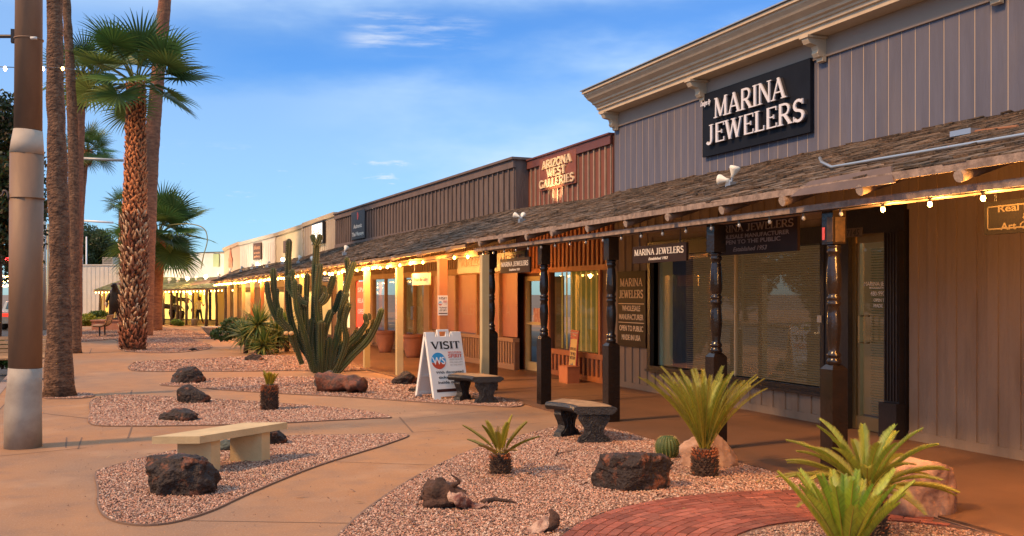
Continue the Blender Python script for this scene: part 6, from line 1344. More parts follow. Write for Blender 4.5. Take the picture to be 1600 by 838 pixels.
def boots(top, base, r0, r1, n, parent, seed, split=False, tipc=((.40, .24, .13), (.16, .06, .03), (.55, .40, .25), (.10, .04, .02))):
    rnd = random.Random(seed); V = []; Fc = []; C = []
    for i in range(n):
        f = i / n; a = i * 2.39996; h = f; c = lerp(base, top, h); r = r0 + (r1 - r0) * h; r *= (1 + .16 * math.exp(-((h - .38) / .2) ** 2)); d = Vector((math.cos(a), math.sin(a), 0)); s = Vector((-d.y, d.x, 0))
        hot = h > .5
        for q_ in ((-1, 1) if split else (rnd.choice((-1, 1)),)):
            ln = rnd.uniform(.12, .27) * (.8 if hot else 1); w0 = rnd.uniform(.028, .05); out = rnd.uniform(.03, .12) * (.7 if hot else 1); tilt = q_ * rnd.uniform(.03, .14); p = c + d * (r * .90) + s * q_ * .03
            b = p + up * ln + d * out + s * tilt; m1 = lerp(p, b, .5) + d * .02; t_ = d * .012; j = len(V); tw_ = s * 1 + d * rnd.uniform(-.5, .5)
            for cpt, w in ((p, w0), (m1, w0 * .9), (b, w0 * rnd.uniform(.25, .6))): V += [cpt - tw_ * w, cpt + tw_ * w, cpt + tw_ * w - t_ - up * .01, cpt - tw_ * w - t_ - up * .01]
            for k in (0, 4): Fc += [(j + k, j + k + 1, j + k + 5, j + k + 4), (j + k + 1, j + k + 2, j + k + 6, j + k + 5), (j + k + 2, j + k + 3, j + k + 7, j + k + 6), (j + k + 3, j + k, j + k + 4, j + k + 7)]
            Fc.append((j + 8, j + 9, j + 10, j + 11))
            cb_ = np.array((.42, .12, .04) if hot else (.26, .09, .045)) * rnd.uniform(.5, 1.4); ct = np.array((.62, .25, .10) if hot else tipc[rnd.randrange(4)]) * rnd.uniform(.8, 1.5)
            if h < .07: ct = cb_ * 1.2; cb_ = cb_ * .4
            cm_ = cb_ * .45 + ct * .55; C += [tuple(cb_)] * 4 + [tuple(cm_)] * 4 + [tuple(ct * (1.15 if not hot else 1))] * 4
    return tintmesh('leaf_bases', V, Fc, C, mat('boot_fibre', (1, 1, 1), .95, (.7, .7, .7), 20, .6, 60, attr='tint'), parent)
def palm(base, top, r0, r1, m, label, crown=None, mid=None, seed=0, seg=34, nf=22, flare=1.12, group='fan palms along the kerb', elev=(-20, 85), pet=.5):
    t = thing('fan_palm', base, label, 'palm tree', group); path = [base + Vector((0, 0, -.02)), lerp(base, top, .04)] + ([mid] if mid else [lerp(base, top, .5)]) + [top]
    trunk('trunk', path, [r0 * flare, r0 * 1.0, (r0 + r1) / 2, r1], m, t)
    if crown: fan_crown(top, crown, nf, seed, t, PC, segs=seg, elev=elev, pet=pet)
    return t
def palm2(base, path, rad, m, label, crown, seed, nf=14, seg=20):
    t = thing('fan_palm', base, label, 'palm tree', 'fan palms along the kerb'); trunk('trunk', path, rad, m, t); fan_crown(path[-1], crown, nf, seed, t, PC, segs=seg)
z = gz(620); u = z / F; Q = lambda px, py: P(px, z, max(-.02, hz(py, z)))
palm2(P(92, z), [Q(92, 621), Q(92, 600), Q(92, 530), Q(92.5, 450), Q(93, 380), Q(90.5, 300), Q(88, 200), Q(86, 100), Q(85.5, 0), Q(84, -230)], [27 * u, 22.5 * u, 18.5 * u, 15.5 * u, 15 * u, 15.3 * u, 13.4 * u, 12.2 * u, 11.6 * u, 11 * u], PB, 'thickest bare ringed palm trunk, nearest, just right of the big steel pole', 1.9, 11)
z = gz(552); u = z / F
palm2(P(113, z), [Q(117, 553), Q(117, 535), Q(115.5, 440), Q(115.5, 350), Q(115, 270), Q(113.5, 200), Q(109, 100), Q(104, 0), Q(97, -150)], [11 * u, 9.2 * u, 8.2 * u, 8 * u, 8 * u, 7.8 * u, 7 * u, 6.2 * u, 6 * u], PB, 'slim leaning palm trunk directly behind the nearest one', 1.9, 12)
z = 38; bC = P(119, z); tC = P(127, z, hz(118, z)); tpC = palm(bC, tC, .20, .17, PB2, 'palm with a red brown neck, its crown partly behind two bare trunks', crown=1.75, mid=P(122, z, hz(300, z)), seed=13, nf=20)
boots(tC, P(126, z, hz(172, z)), .20, .2, 120, tpC, 3)
z = gz(547); bD = P(208, z); tD = P(213, z, hz(134, z)); tpD = palm(bD, tD, .30, .25, mat('boot_core', (.12, .045, .022), .95, (.05, .025, .015), 8), 'shaggy palm wrapped in rust coloured leaf stubs, with a full green crown', crown=2.25, mid=P(209, z, hz(330, z)), seed=24, nf=21, seg=40, flare=1.25, elev=(-8, 84), pet=.58)
boots(tD, bD, .345, .225, 820, tpD, 5, split=True)
z = 39.5; bE = P(224, z); palm(bE, P(268, z, 16.0), .33, .22, PB2, 'tall leaning palm trunk passing behind the shaggy palm and out of view', crown=2.0, mid=P(239, z, hz(210, z)), seed=15, nf=12, seg=20)
z = 45; bF = P(240, z); palm(bF, P(248, z, hz(368, z)), .36, .33, PB2, 'short stout palm behind the shaggy one, with low spreading green fronds', crown=2.65, mid=P(241, z, 1.6), seed=16, nf=34, seg=40, elev=(-35, 86))
mb = MB(); mb.smooth = True; zt = 43.5; mb.tube(smooth_line([P(262, zt, hz(352, zt)), P(295, zt, hz(350, zt)), P(318, zt, hz(357, zt)), P(324, zt, hz(375, zt)), P(318, zt, hz(400, zt)), P(314, zt, hz(420, zt))], 6), .022, 6); fs_ = [o for o in bpy.data.objects if o.name.startswith('fan_palm')][-1]; mb.build('flower_stalk', mat('dry_stalk', (.3, .27, .10), .8), fs_)
z = 52; bG = P(120, z); tG = P(135, z, hz(236, z)); tpG = palm(bG, tG, .20, .16, PB2, 'distant palm with reddish neck and drooping crown, left of the shaggy palm', crown=1.75, mid=P(126, z, hz(330, z)), seed=17, nf=22, seg=30)
boots(tG, P(133, z, hz(262, z)), .26, .22, 110, tpG, 6)
z = 72; bH = P(186, z); palm(bH, P(190, z, hz(320, z)), .22, .18, PB2, 'farthest palm peeping out left of the shaggy trunk', crown=1.5, mid=P(188, z, hz(400, z)), seed=18, nf=20, seg=24)
# ---- leafy trees
def leafy(base, c, rad, n, size, cols, label, seed, clump=14, tr=.2):
    t = thing('leafy_tree', base, label, 'tree'); V, Fc, C = leafcloud(n, c, rad, size, cols, seed, clump=clump, hollow=.15); tintmesh('crown', V, Fc, C, LEAF, t)
    mb = MB(); mb.smooth = True; cc_ = Vector(c); b = Vector(base); mb.tube([b, lerp(b, cc_, .4) + Vector((.1, 0, 0)), cc_], [tr, tr * .7, tr * .35], 10)
    rnd = random.Random(seed)
    for i in range(7): st = lerp(b, cc_, rnd.uniform(.45, .9)); e = cc_ + Vector((rnd.uniform(-.7, .7) * rad[0], rnd.uniform(-.7, .7) * rad[1], rnd.uniform(-.3, .7) * rad[2])); mb.tube([st, (st + e) / 2 + up * .2, e], [tr * .4, tr * .25, .03], 6)
    mb.build('trunk', mat('tree_bark', (.09, .06, .045), .95, (.05, .035, .025), 9, .8, 20), t); return t
c = P(-8, 33, hz(285, 33)); leafy(P(-8, 33), c, (2.0, 2.2, 3.6), 26000, .10, [(.03, .055, .015), (.045, .075, .02), (.02, .035, .012), (.10, .06, .02)], 'dark dense leafy tree at the left edge behind the steel pole', 51, clump=26)
c = P(-60, 40, 3.6); leafy(P(-60, 40), c, (2.6, 2.6, 2.8), 12000, .12, [(.03, .06, .015), (.05, .08, .02)], 'lower dark tree beyond the road at the far left edge', 54)
c = P(140, 110, hz(398, 110)); leafy(P(140, 110), c, (3.2, 3, 3.4), 14000, .16, [(.05, .085, .03), (.07, .10, .035), (.035, .06, .02)], 'round green tree far behind the white wing wall', 52)
c = P(178, 112, hz(408, 112)); leafy(P(178, 112), c, (3.0, 3, 2.4), 8000, .16, [(.05, .085, .03), (.07, .10, .035)], 'low green tree far off, right of the round one', 53)
for i, (x, y, s) in enumerate(((-19, 3, 1.0), (-20, 8, 1.2), (-19, 13, .95), (-21, 18, 1.1), (-20, 23, 1.0), (-19, 28, 1.15), (-21, 34, 1.0), (-20, 40, 1.1), (-21, 46, 1.2), (-20, 53, 1.1), (-21, 60, 1.2), (-20, 67, 1.2), (-21, 74, 1.3), (-20, 82, 1.3))):
    leafy((x, y, -.04), (x, y, 2.6 * s), (3.0, 3.6, 2.6 * s), 5000, .22, [(.04, .07, .02), (.06, .09, .03)], 'broad low tree across the road, showing only as a dark shape in the shop glass', 60 + i)['group'] = 'trees across the road'
# ================================================================= STREET FURNITURE
STEELB = mat('brown_painted_steel', (.25, .15, .09), .6, (.16, .095, .06), 2.2, .1, 30, stretch=(1, 1, .3)); STEELG = mat('primer_grey', (.36, .32, .27), .7, (.24, .20, .17), 3.5, lo=.4, hi=.7); BAND = mat('cream_band', (.42, .36, .29), .7, (.36, .30, .24), 4)
zp = gz(699); pb = P(36, zp); rp_ = lambda w: w / 2 / F * zp
pole = thing('street_pole', pb, 'massive brown steel street pole with cream band and bare grey foot', 'pole')
def cylseg(x0, x1, w0, w1, y0, y1, m, nm='shaft'):
    mb = MB(); mb.smooth = True; a = P(x0, zp, hz(y0, zp)); b = P(x1, zp, hz(y1, zp)); mb.tube([a, b], [rp_(w0), rp_(w1)], 32); return mb.build(nm, m, pole)
mb = MB(); mb.smooth = True; mb.tube([P(36, zp, 0), P(36, zp, hz(640, zp)), P(38.5, zp, hz(600, zp)), P(39.5, zp, hz(575, zp))], [rp_(55), rp_(54), rp_(50), rp_(49)], 32); mb.build('foot', STEELG, pole)
cylseg(39.5, 42, 48.5, 49, 575, 240, STEELB); mb = MB(); mb.smooth = True; mb.tube([P(42, zp, hz(241, zp)), P(42.6, zp, hz(225, zp)), P(44, zp, hz(204, zp))], [rp_(50), rp_(47), rp_(42)], 32); mb.build('band', BAND, pole)
cylseg(44, 47, 41, 37, 204, -350, STEELB, 'upper_shaft')
for y in (311, 63): mb = MB(); mb.smooth = True; a = P(42.5 if y > 100 else 45, zp, hz(y, zp)); mb.tube([a, a + up * .012], [rp_(52 if y > 100 else 43)] * 2, 32); mb.build('weld_ring', STEELB, pole)
mb = MB(); a = P(22, zp, hz(57, zp)); mb.box(a + Vector((-.03, -.04, -.07)), a + Vector((.05, .04, .07))); mb.tube([a, P(-40, zp, hz(57, zp))], .02, 8); mb.build('bracket', mat('dark_iron', (.05, .035, .03), .5), pole)
mb = MB(); mb.smooth = True; mb.tube(smooth_line([P(21, zp, hz(313, zp)), P(14, zp - .1, hz(312, zp)), P(11, zp - .1, hz(302, zp)), P(6, zp - .1, hz(300, zp)), P(4, zp - .1, hz(306, zp)), P(-4, zp - .1, hz(310, zp))], 4), .012, 6); mb.build('scroll', mat('dark_iron', (.05, .035, .03), .5), pole)
mb = MB(); p = P(52.5, zp - .17, hz(66, zp)); mb.smooth = True; mb.tube([p - rgt * .03, p + rgt * .03], .016, 8); mb.build('handhole', mat('pale_metal', (.6, .6, .58), .4), pole)
# mast arms and slim poles further off
GP = mat('grey_galvanised_pole', (.38, .38, .37), .5, metal=.3)
def slim(px, y_top, z, w, label, arm=None, m=GP, base_y=None):
    b = P(px, z); t = thing('street_lamp', b, label, 'street lamp'); mb = MB(); mb.smooth = True; h = hz(y_top, z); mb.tube([b, Vector((b.x, b.y, h))], [w / F * z / 2 * 1.15, w / F * z / 2 * .8], 12); mb.build('pole', m, t)
    if arm:
        mb = MB(); mb.smooth = True; a = P(arm[0], z, hz(arm[1], z)); c = P(arm[2], z, hz(arm[3], z)); mb.tube([a, c], .06 if z < 60 else .08, 8); mb.build('arm', m, t)
    return t
slim(119, 150, 44, 8, 'grey street pole with a long mast arm reaching right, behind the bare palm trunks', arm=(112, 247, 193, 251)) 
slim(128, 330, 75, 3.5, 'white slim pole with a short mast arm above the white wing wall', arm=(128, 345, 177, 348), m=mat('white_pole', (.75, .75, .75), .4))
slim(135, 370, 90, 2.5, 'thinnest white pole right of the slim one', m=mat('white_pole', (.75, .75, .75), .4))
slim(69, 330, 46, 7, 'grey pole seen between the steel pole and the nearest palm')
fgp = thing('flag', P(75, 50), 'red and pale hanging flag on a thin pole beside the nearest palm', 'flag')
mb = MB(); mb.tube([P(75, 50), P(75, 50, hz(350, 50))], .05, 8); mb.build('flagpole', mat('cream_pole', (.55, .48, .3), .5), fgp)
mb = MB()
for i in range(6):
    a, b = P(70.5 + i, 50 + .1 * (i % 2), hz(356 + i, 50)), P(71.5 + i, 50 + .1 * ((i + 1) % 2), hz(357 + i, 50)); a2, b2 = P(70.5 + i, 50 + .1 * (i % 2), hz(388 + i, 50)), P(71.5 + i, 50 + .1 * ((i + 1) % 2), hz(389 + i, 50)); mb.obox(a2, b2 - a2, fwd * .02, a - a2)
mb.build('cloth', mat('red_flag', (.55, .03, .03), .8, (.7, .6, .6), 1.5), fgp)
tz = 60; tl = thing('traffic_light', P(-6, tz), 'traffic light glowing red at the left edge', 'traffic light')
mb = MB(); mb.box(P(10, tz, hz(416, tz)) + Vector((-.16, .1, 0)), P(10, tz, hz(392, tz)) + Vector((.16, .35, 0))); mb.build('housing', mat('black_housing', (.015, .015, .015), .5), tl)
mb = MB(); p = P(10.5, tz, hz(404.5, tz)) + Vector((0, .05, 0)); mb.smooth = True; mb.tube([p, p + Vector((0, .05, 0))], .14, 14); mb.build('lamp', mat('red_lamp', (.8, .02, .02), .3, emit=(1, .02, .02), es=30), tl)
mb = MB(); mb.tube([P(-6, tz), P(-6, tz, 5)], .07, 8); mb.tube([P(-6, tz, hz(392, tz)), P(10, tz + .3, hz(392, tz))], .04, 6); mb.build('post', GP, tl)
cz_ = 12; sl4 = thing('string_lights', P(-20, 13, 4), 'thin wire with a few warm bulbs strung high across the left behind the steel pole', 'string lights', 'string lights along the eaves')
pts = [P(-20, 13, hz(104, 13)), P(40, 13.5, hz(106, 13.5)), P(67, 14, hz(106, 14)), P(97, 14.6, hz(106, 14.6)), P(135, 37, hz(112, 37))]; mb = MB(); mb.tube(pts, .006, 5); mb.build('cable', SOCK, sl4)
for px, zz in ((8, 13.2), (67, 14), (98, 14.6)):
    mb = MB(); bulb(mb, P(px, zz, hz(106, zz)), .022); mb.build('bulb', BULB, sl4)
sl5 = thing('string_lights', P(10, 70, 2.5), 'cluster of tiny warm lights across the road at the left edge', 'string lights', 'string lights along the eaves'); 
for r_, yy in enumerate((432, 440, 447)):
    for i in range(7): mb = MB(); q = P(-2 + i * 3.4, 70, hz(yy - i * .3 + (i % 2), 70)); bulb(mb, q, .05); mb.build('bulb', BULB, sl5)
mb = MB(); mb.tube([P(-4, 70, hz(430, 70)), P(22, 70, hz(428, 70))], .02, 5); mb.build('cable', SOCK, sl5)
# ---- slatted benches
SL = mat('bench_slat_wood', (.42, .25, .12), .6, (.34, .19, .09), 8)
def slat_bench(base, d, length, label):
    """d: direction the sitter faces"""
    t = thing('slatted_bench', base, label, 'bench', 'slatted street benches'); d = Vector(d).normalized(); s = Vector((-d.y, d.x, 0)); prof = [(.34, .43), (.28, .425), (.20, .415), (.12, .41), (.04, .415), (-.04, .44), (-.10, .49), (-.135, .56), (-.16, .64), (-.185, .72), (-.21, .80)]
    mb = MB(); mb.tube([base + d * x + up * (h - .02) for x, h in prof], .02, 6); 
    for i, (x, h) in enumerate(prof):
        j = min(i, len(prof) - 2); tx, th_ = prof[j + 1][0] - prof[j][0], prof[j + 1][1] - prof[j][1]; l = math.hypot(tx, th_); tv = (d * tx + up * th_) / l; nv = s.cross(tv)
        m2 = MB(); c = base + d * x + up * h; m2.obox(c - tv * .032 - nv * .012 - s * length / 2, tv * .064, nv * .024, s * length); m2.build('slat', SL, t)
    for q in (-length * .36, length * .36):
        m3 = MB(); b = base + s * q; m3.box(b + d * .1 + Vector((-.03, -.03, 0)), b + d * .1 + Vector((.03, .03, .40))); m3.box(b + d * .1 + Vector((-.12, -.12, 0)), b + d * .1 + Vector((.12, .12, .02))); m3.tube([b + d * x + up * (h - .035) for x, h in prof], .018, 6); m3.build('support', mat('black_iron', (.015, .015, .015), .5), t)
    return t
slat_bench(P(2, 19.0), (.2, -1, 0), 1.7, 'wooden slatted bench at the left edge by the kerb')
slat_bench(P(164, 39.5), (-1, .15, 0), 1.6, 'curved slatted bench seen end on, left of the shaggy palm')
# ---- plinth and bear statue
PL = mat('pink_brick_plinth', (.42, .20, .14), .85, (.34, .15, .10), 6, .6, 30); pz = 46; pc = P(180, pz + .6)
st = thing('statue_plinth', pc, 'low pink masonry plinth under the bear statue', 'plinth'); mb = MB(); wv = rgt * 1.35; 
mb.obox(pc - rgt * .85 - fwd * .6, rgt * 1.7, fwd * 1.2, up * .40); mb.obox(pc - rgt * .9 - fwd * .65 + up * .40, rgt * 1.8, fwd * 1.3, up * .06); mb.build('block', PL, st)
def skin(name, verts, edges, radii, m, parent=None, sub=2, loc=None, root=0):
    o0 = Vector(loc) if loc is not None else parent_world(parent)
    me = bpy.data.meshes.new(name); me.from_pydata([tuple(Vector(v)) for v in verts], edges, []); o = bpy.data.objects.new(name, me); COL.objects.link(o)
    sk = o.modifiers.new('s', 'SKIN'); 
    for i, r in enumerate(radii):
        d = me.skin_vertices[0].data[i]; d.radius = (r, r) if not isinstance(r, tuple) else r; d.use_root = (i == root)
    sk.use_smooth_shade = True; su = o.modifiers.new('u', 'SUBSURF'); su.levels = sub; su.render_levels = sub
    bpy.context.view_layer.update(); me2 = bpy.data.meshes.new_from_object(o.evaluated_get(bpy.context.evaluated_depsgraph_get())); o.modifiers.clear(); o.data = me2; me2.materials.clear(); me2.materials.append(m)
    for p in me2.polygons: p.use_smooth = True; p.material_index = 0
    if parent: o.parent = parent
    o.location = (0, 0, 0) if parent else o0
    return o
BRZ = mat('dark_bronze', (.045, .035, .03), .45, (.02, .017, .015), 6, .5, 20, metal=.4)
bt = thing('bear_statue', pc + up * .46, 'dark bronze bear standing upright on the masonry plinth', 'statue')
V = [(0, 0, .55), (0, .02, .85), (0, .02, 1.15), (0, -.02, 1.40), (-.02, -.10, 1.58), (-.10, -.16, 1.60), (-.20, -.18, 1.57), (-.15, 0, .50), (-.18, -.02, .25), (-.18, 0, .06), (-.26, -.08, .04), (.15, 0, .50), (.18, -.02, .25), (.18, 0, .06), (.10, -.10, .04), (-.22, -.02, 1.22), (-.33, -.08, 1.0), (-.38, -.16, .82), (.22, -.02, 1.22), (.28, -.12, 1.0), (.22, -.22, .85), (-.05, -.05, 1.70), (.06, -.08, 1.70)]
E = [(0, 1), (1, 2), (2, 3), (3, 4), (4, 5), (5, 6), (0, 7), (7, 8), (8, 9), (9, 10), (0, 11), (11, 12), (12, 13), (13, 14), (2, 15), (15, 16), (16, 17), (2, 18), (18, 19), (19, 20), (4, 21), (4, 22)]
Rr = [.27, .29, .25, .17, .14, .10, .055, .16, .13, .12, .07, .16, .13, .12, .07, .11, .08, .07, .11, .08, .07, .035, .035]
skin('body', V, E, Rr, BRZ, bt); mb = MB(); mb.smooth = True; c = pc + up * 1.22 - rgt * .36 - fwd * .1; mb.tube([c - up * .2, c, c + up * .17], [.03, .09, .03], 8); mb.build('fish', mat('pale_fish', (.6, .5, .35), .6), bt)
mb = MB(); mb.obox(pc - rgt * .30 - fwd * .22 + up * .46, rgt * .60, fwd * .44, up * .08); mb.build('rocky_base', BRZ, bt)
# ---- prancing horse sculpture before the gallery window
hs = thing('horse_sculpture', P(262, 53.6, .02), 'thin dark bronze horse sculpture in front of the bright yellow gallery window', 'sculpture'); s_h = 1.0
V = [(0, 0, 1.0), (.35, 0, 1.02), (.55, 0, .98), (-.30, 0, 1.08), (-.5, 0, 1.32), (-.55, 0, 1.5), (-.72, 0, 1.40), (.6, -.08, .7), (.75, -.08, .42), (.62, -.08, .1), (.5, .08, .7), (.62, .08, .4), (.45, .08, .05), (-.32, -.07, .75), (-.5, -.07, .55), (-.42, -.07, .3), (-.28, .07, .7), (-.30, .07, .38), (-.33, .07, .05), (.75, 0, 1.05), (.95, 0, .8)]
E = [(0, 1), (1, 2), (0, 3), (3, 4), (4, 5), (5, 6), (2, 7), (7, 8), (8, 9), (2, 10), (10, 11), (11, 12), (3, 13), (13, 14), (14, 15), (3, 16), (16, 17), (17, 18), (2, 19), (19, 20)]
Rr = [.15, .14, .14, .14, .09, .08, .045, .07, .04, .03, .07, .04, .03, .06, .04, .03, .06, .04, .03, .03, .03]
skin('body', [(v[0] * .95, v[1], v[2] * .95) for v in V], E, Rr, BRZ, hs)
hs.rotation_euler = (0, 0, -TH)
V2 = [(v[0] * .8, v[1], v[2] * .8) for v in V]; h2 = thing('horse_sculpture', P(279, 56.4, .55), 'smaller bronze horse sculpture inside the bright gallery window', 'sculpture'); skin('body', V2, E, [r * .8 for r in Rr], BRZ, h2); h2.rotation_euler = (0, 0, -TH)
mb = MB(); pp = P(279, 56.4, 0); mb.box(pp + Vector((-.3, -.2, .02)), pp + Vector((.3, .2, .58))); tagobj(mb.build('display_stand', mat('white_stand', (.6, .5, .3), .6), loc=pp), 'pale display stand inside the far gallery under the smaller horse', 'display stand')
# ---- pots and bowls
def pot(px, py, w, h, m, label, prof=None, name='plant_pot', cat='pot', group=None, zoff=0):
    z = gz(py) + zoff; r = w / 2 / F * z; H_ = h / F * z; b = P(px, z + r); t = thing(name, b, label, cat, group); prof = prof or [(.62, 0), (.70, .12), (.92, .5), (1.0, .80), (1.0, .84), (1.06, .86), (1.06, 1.0), (.94, 1.0), (.92, .88), (.0, .86)]
    mb = MB(); mb.smooth = True; mb.lathe(b, [(max(.001, a * r), q * H_) for a, q in prof], 28); mb.build('pot', m, t)
    mb = MB(); mb.lathe(b, [(r * .9, H_ * .84), (.001, H_ * .87)], 20); mb.build('soil', SOIL, t); return t, b, r, H_
TERR = mat('terracotta', (.36, .15, .09), .8, (.26, .11, .07), 4, .3, 30); BOWL = mat('cast_stone_bowl', (.62, .54, .42), .8, (.5, .42, .32), 4)
p1 = G(604, 554); 
def potat(p, r, H_, m, label, prof=None, name='plant_pot', group=None):
    t = thing(name, p, label, 'pot', group); prof = prof or [(.62, 0), (.70, .12), (.95, .5), (1.0, .78), (.97, .84), (1.06, .86), (1.06, 1.0), (.94, 1.0), (.92, .88), (.0, .86)]
    mb = MB(); mb.smooth = True; mb.lathe(p, [(max(.001, a * r), q * H_) for a, q in prof], 28); mb.build('pot', m, t); mb = MB(); mb.lathe(p, [(r * .9, H_ * .84), (.001, H_ * .87)], 20); mb.build('soil', SOIL, t); return t
zA = gz(553) + .3; pA = P(602, zA, .02); potat(pA, 14.5 / F * zA, 34 / F * zA, TERR, 'large terracotta pot against the shop window, left of the other one', group='terracotta pots by the shop windows')
zB = gz(561) + .3; pB = P(646, zB, .02); potat(pB, 17 / F * zB, 36 / F * zB, TERR, 'large terracotta pot holding a thin dry plant beside the glass door', group='terracotta pots by the shop windows')
rosette('pot_plant', Vector((pB.x, pB.y, 36 / F * zB * .86)), .35, 22, 'thin dry brownish plant in the terracotta pot beside the glass door', 71, ((.10, .09, .04), (.16, .10, .05)), .006, (20, 88), edge=(.2, .12, .06), cat='plant')
BP = [(.45, 0), (.55, .08), (.80, .45), (.96, .85), (1.06, .90), (1.06, 1.0), (.95, 1.0), (.8, .7), (0, .65)]
zC = gz(523); potat(P(334, zC), 18 / F * zC, 12.5 / F * zC, BOWL, 'wide shallow stone bowl planter, farther and left of its twin', BP, 'bowl_planter', 'stone bowls at the end of the walk')
zC = gz(529); potat(P(352, zC), 18 / F * zC, 11.5 / F * zC, BOWL, 'wide shallow stone bowl planter, nearer and right of its twin', BP, 'bowl_planter', 'stone bowls at the end of the walk')
zC = 52; potat(P(304, zC), 5 / F * zC, 11 / F * zC, mat('grey_pot', (.25, .23, .19), .8), 'small grey cylindrical pot by a log post in front of the far gallery', [(.85, 0), (1, .9), (1.05, .92), (1.05, 1), (.9, 1), (0, .9)])
VP = [(.45, 0), (.7, .15), (1.0, .55), (.98, .8), (.8, .95), (.9, 1.0), (.7, 1.0), (0, .9)]
potat(P(269, 54, .35), 5.5 / F * 54, 14 / F * 54, mat('glossy_black_pot', (.01, .01, .012), .15), 'glossy black round pot raised before the yellow window, left one', VP, group='glossy black pots at the far gallery')
potat(P(284, 54, .35), 4.5 / F * 54, 12 / F * 54, mat('glossy_black_pot', (.01, .01, .012), .15), 'glossy black round pot raised before the yellow window, right one', VP, group='glossy black pots at the far gallery')
for px, lb in ((269, 'dark stand under the left glossy black pot'), (284, 'dark stand under the right glossy black pot')):
    pp = P(px, 54); mb = MB(); mb.lathe(pp, [(.12, .02), (.12, .05), (.05, .07), (.05, .32), (.10, .35)], 12); tagobj(mb.build('pot_stand', BRZ, loc=pp), lb, 'stand')
# ---- poster board and box by the gallery
zb = WB.pt(0, 0, 0); s_ = WB.s(890, .35)
po = WB.pt(WB.s(892, .30), .02, .30); pt = thing('poster_board', po, 'tall red and yellow event poster board leaning on the wall under the yellow window', 'poster board'); lean = R(14); eU = (up * math.cos(lean) - WB.n * math.sin(lean) * .6 + (-WB.d) * .13).normalized(); eX_ = (WB.d + WB.n * .1).normalized(); nn = eX_.cross(eU).normalized()
if nn.dot(WB.n) < 0: nn = -nn
zq = po.y * CT + po.x * ST; Hh = 80 / F * zq; Ww = .44
mb = MB(); mb.obox(po - eX_ * Ww / 2, eX_ * Ww, eU * Hh, nn * -.02); mb.build('board', mat('poster_red', (.42, .03, .03), .5), pt)
mb = MB(); mb.obox(po - eX_ * Ww * .4 + eU * Hh * .14 + nn * .001, eX_ * Ww * .8, eU * Hh * .68, nn * .002); mb.build('yellow_panel', mat('poster_yellow', (.75, .50, .14), .5), pt)
mb = MB(); 
for wd, f, sz, w in (('BUFFALO BILL', .60, .075, .72), ('THE WILD', .50, .085, .66), ('WEST SHOW', .42, .085, .7)): put_text(mb, wd, po + eU * Hh * f + nn * .0035, eX_, eU, nn, Hh * sz, width=Ww * w, extrude=.001, bold=.003)
mb.build('lettering', mat('poster_text', (.10, .03, .02), .6), pt)
mb = MB()
for wd, f, sz, w in (('WESTERN SPIRIT MUSEUM', .93, .04, .86), ('OF THE WEST', .88, .04, .5)): put_text(mb, wd, po + eU * Hh * f + nn * .0035, eX_, eU, nn, Hh * sz, width=Ww * w, extrude=.001)
mb.build('top_lettering', mat('cream_ink', (.8, .7, .5), .6), pt)
mb = MB(); c = po + eU * Hh * .25 - eX_ * .02 + nn * .004; mb.prism([(-.08, -.10), (-.03, -.08), (0, -.02), (.05, -.09), (.09, -.08), (.05, .0), (.07, .06), (.03, .11), (.0, .05), (-.05, .08), (-.09, .0), (-.04, -.01)], c, eX_, eU, nn * .001); mb.prism([(-.18, -.18), (.2, -.22), (.2, -.13), (.05, -.15), (-.18, -.12)], c, eX_, eU, nn * .0015); mb.build('figure', mat('poster_blue', (.05, .10, .25), .6), pt)
bx = WB.pt(WB.s(880, .62), .02, .50); mb = MB(); sz_ = 32 / F * (bx.y * CT + bx.x * ST); mb.obox(bx - WB.d * sz_ / 2 - WB.n * .12, WB.d * sz_, WB.n * .24, up * sz_ * .78); mb.obox(bx - WB.d * sz_ / 2 * 1.03 - WB.n * .125 + up * sz_ * .78, WB.d * sz_ * 1.03, WB.n * .25, up * .015)
tagobj(mb.build('storage_box', mat('orange_box', (.42, .14, .055), .65, (.34, .11, .045), 5), loc=bx), 'orange brown box standing in front of the leaning poster board', 'box')
# ---- person walking
ps = thing('person', P(311, 54.3, .02), 'person in a pale top, dark trousers and red shoes walking past the far gallery windows', 'person'); kx = 1.46 / 1.72
V = [(0, 0, .92), (0, 0, 1.10), (0, .0, 1.28), (0, -.01, 1.42), (.01, -.01, 1.50), (.02, -.02, 1.62), (-.10, 0, .86), (-.16, .0, .48), (-.22, .02, .09), (-.14, -.05, .05), (.10, 0, .86), (.16, -.02, .48), (.26, .0, .10), (.34, -.04, .05), (-.17, 0, 1.38), (-.26, .03, 1.14), (-.20, -.05, .92), (.17, 0, 1.38), (.27, -.02, 1.16), (.36, -.12, 1.24), (.40, -.14, 1.28), (.0, 0, 1.36)]
E = [(0, 1), (1, 2), (2, 21), (21, 3), (3, 4), (4, 5), (0, 6), (6, 7), (7, 8), (8, 9), (0, 10), (10, 11), (11, 12), (12, 13), (21, 14), (14, 15), (15, 16), (21, 17), (17, 18), (18, 19), (19, 20)]
Rr = [.13, .11, .13, .055, .06, .10, .085, .06, .04, .035, .085, .06, .04, .035, .05, .038, .032, .05, .038, .032, .03, .11]
SK = mat('skin', (.48, .26, .18), .6); bd = skin('body', [tuple(Vector(v) * kx) for v in V], E, [r * kx for r in Rr], SK, ps)
me = bd.data; me.materials.append(mat('cream_top', (.75, .62, .40), .8)); me.materials.append(mat('dark_trousers', (.012, .012, .014), .8)); me.materials.append(mat('red_shoes', (.4, .04, .03), .6))
for p in me.polygons:
    h = p.center.z / kx; x = abs(p.center.x) / kx
    p.material_index = 3 if h < .11 else (2 if h < .95 and not (x > .15 and h > .85) else (1 if h < 1.44 and x < .24 else 0))
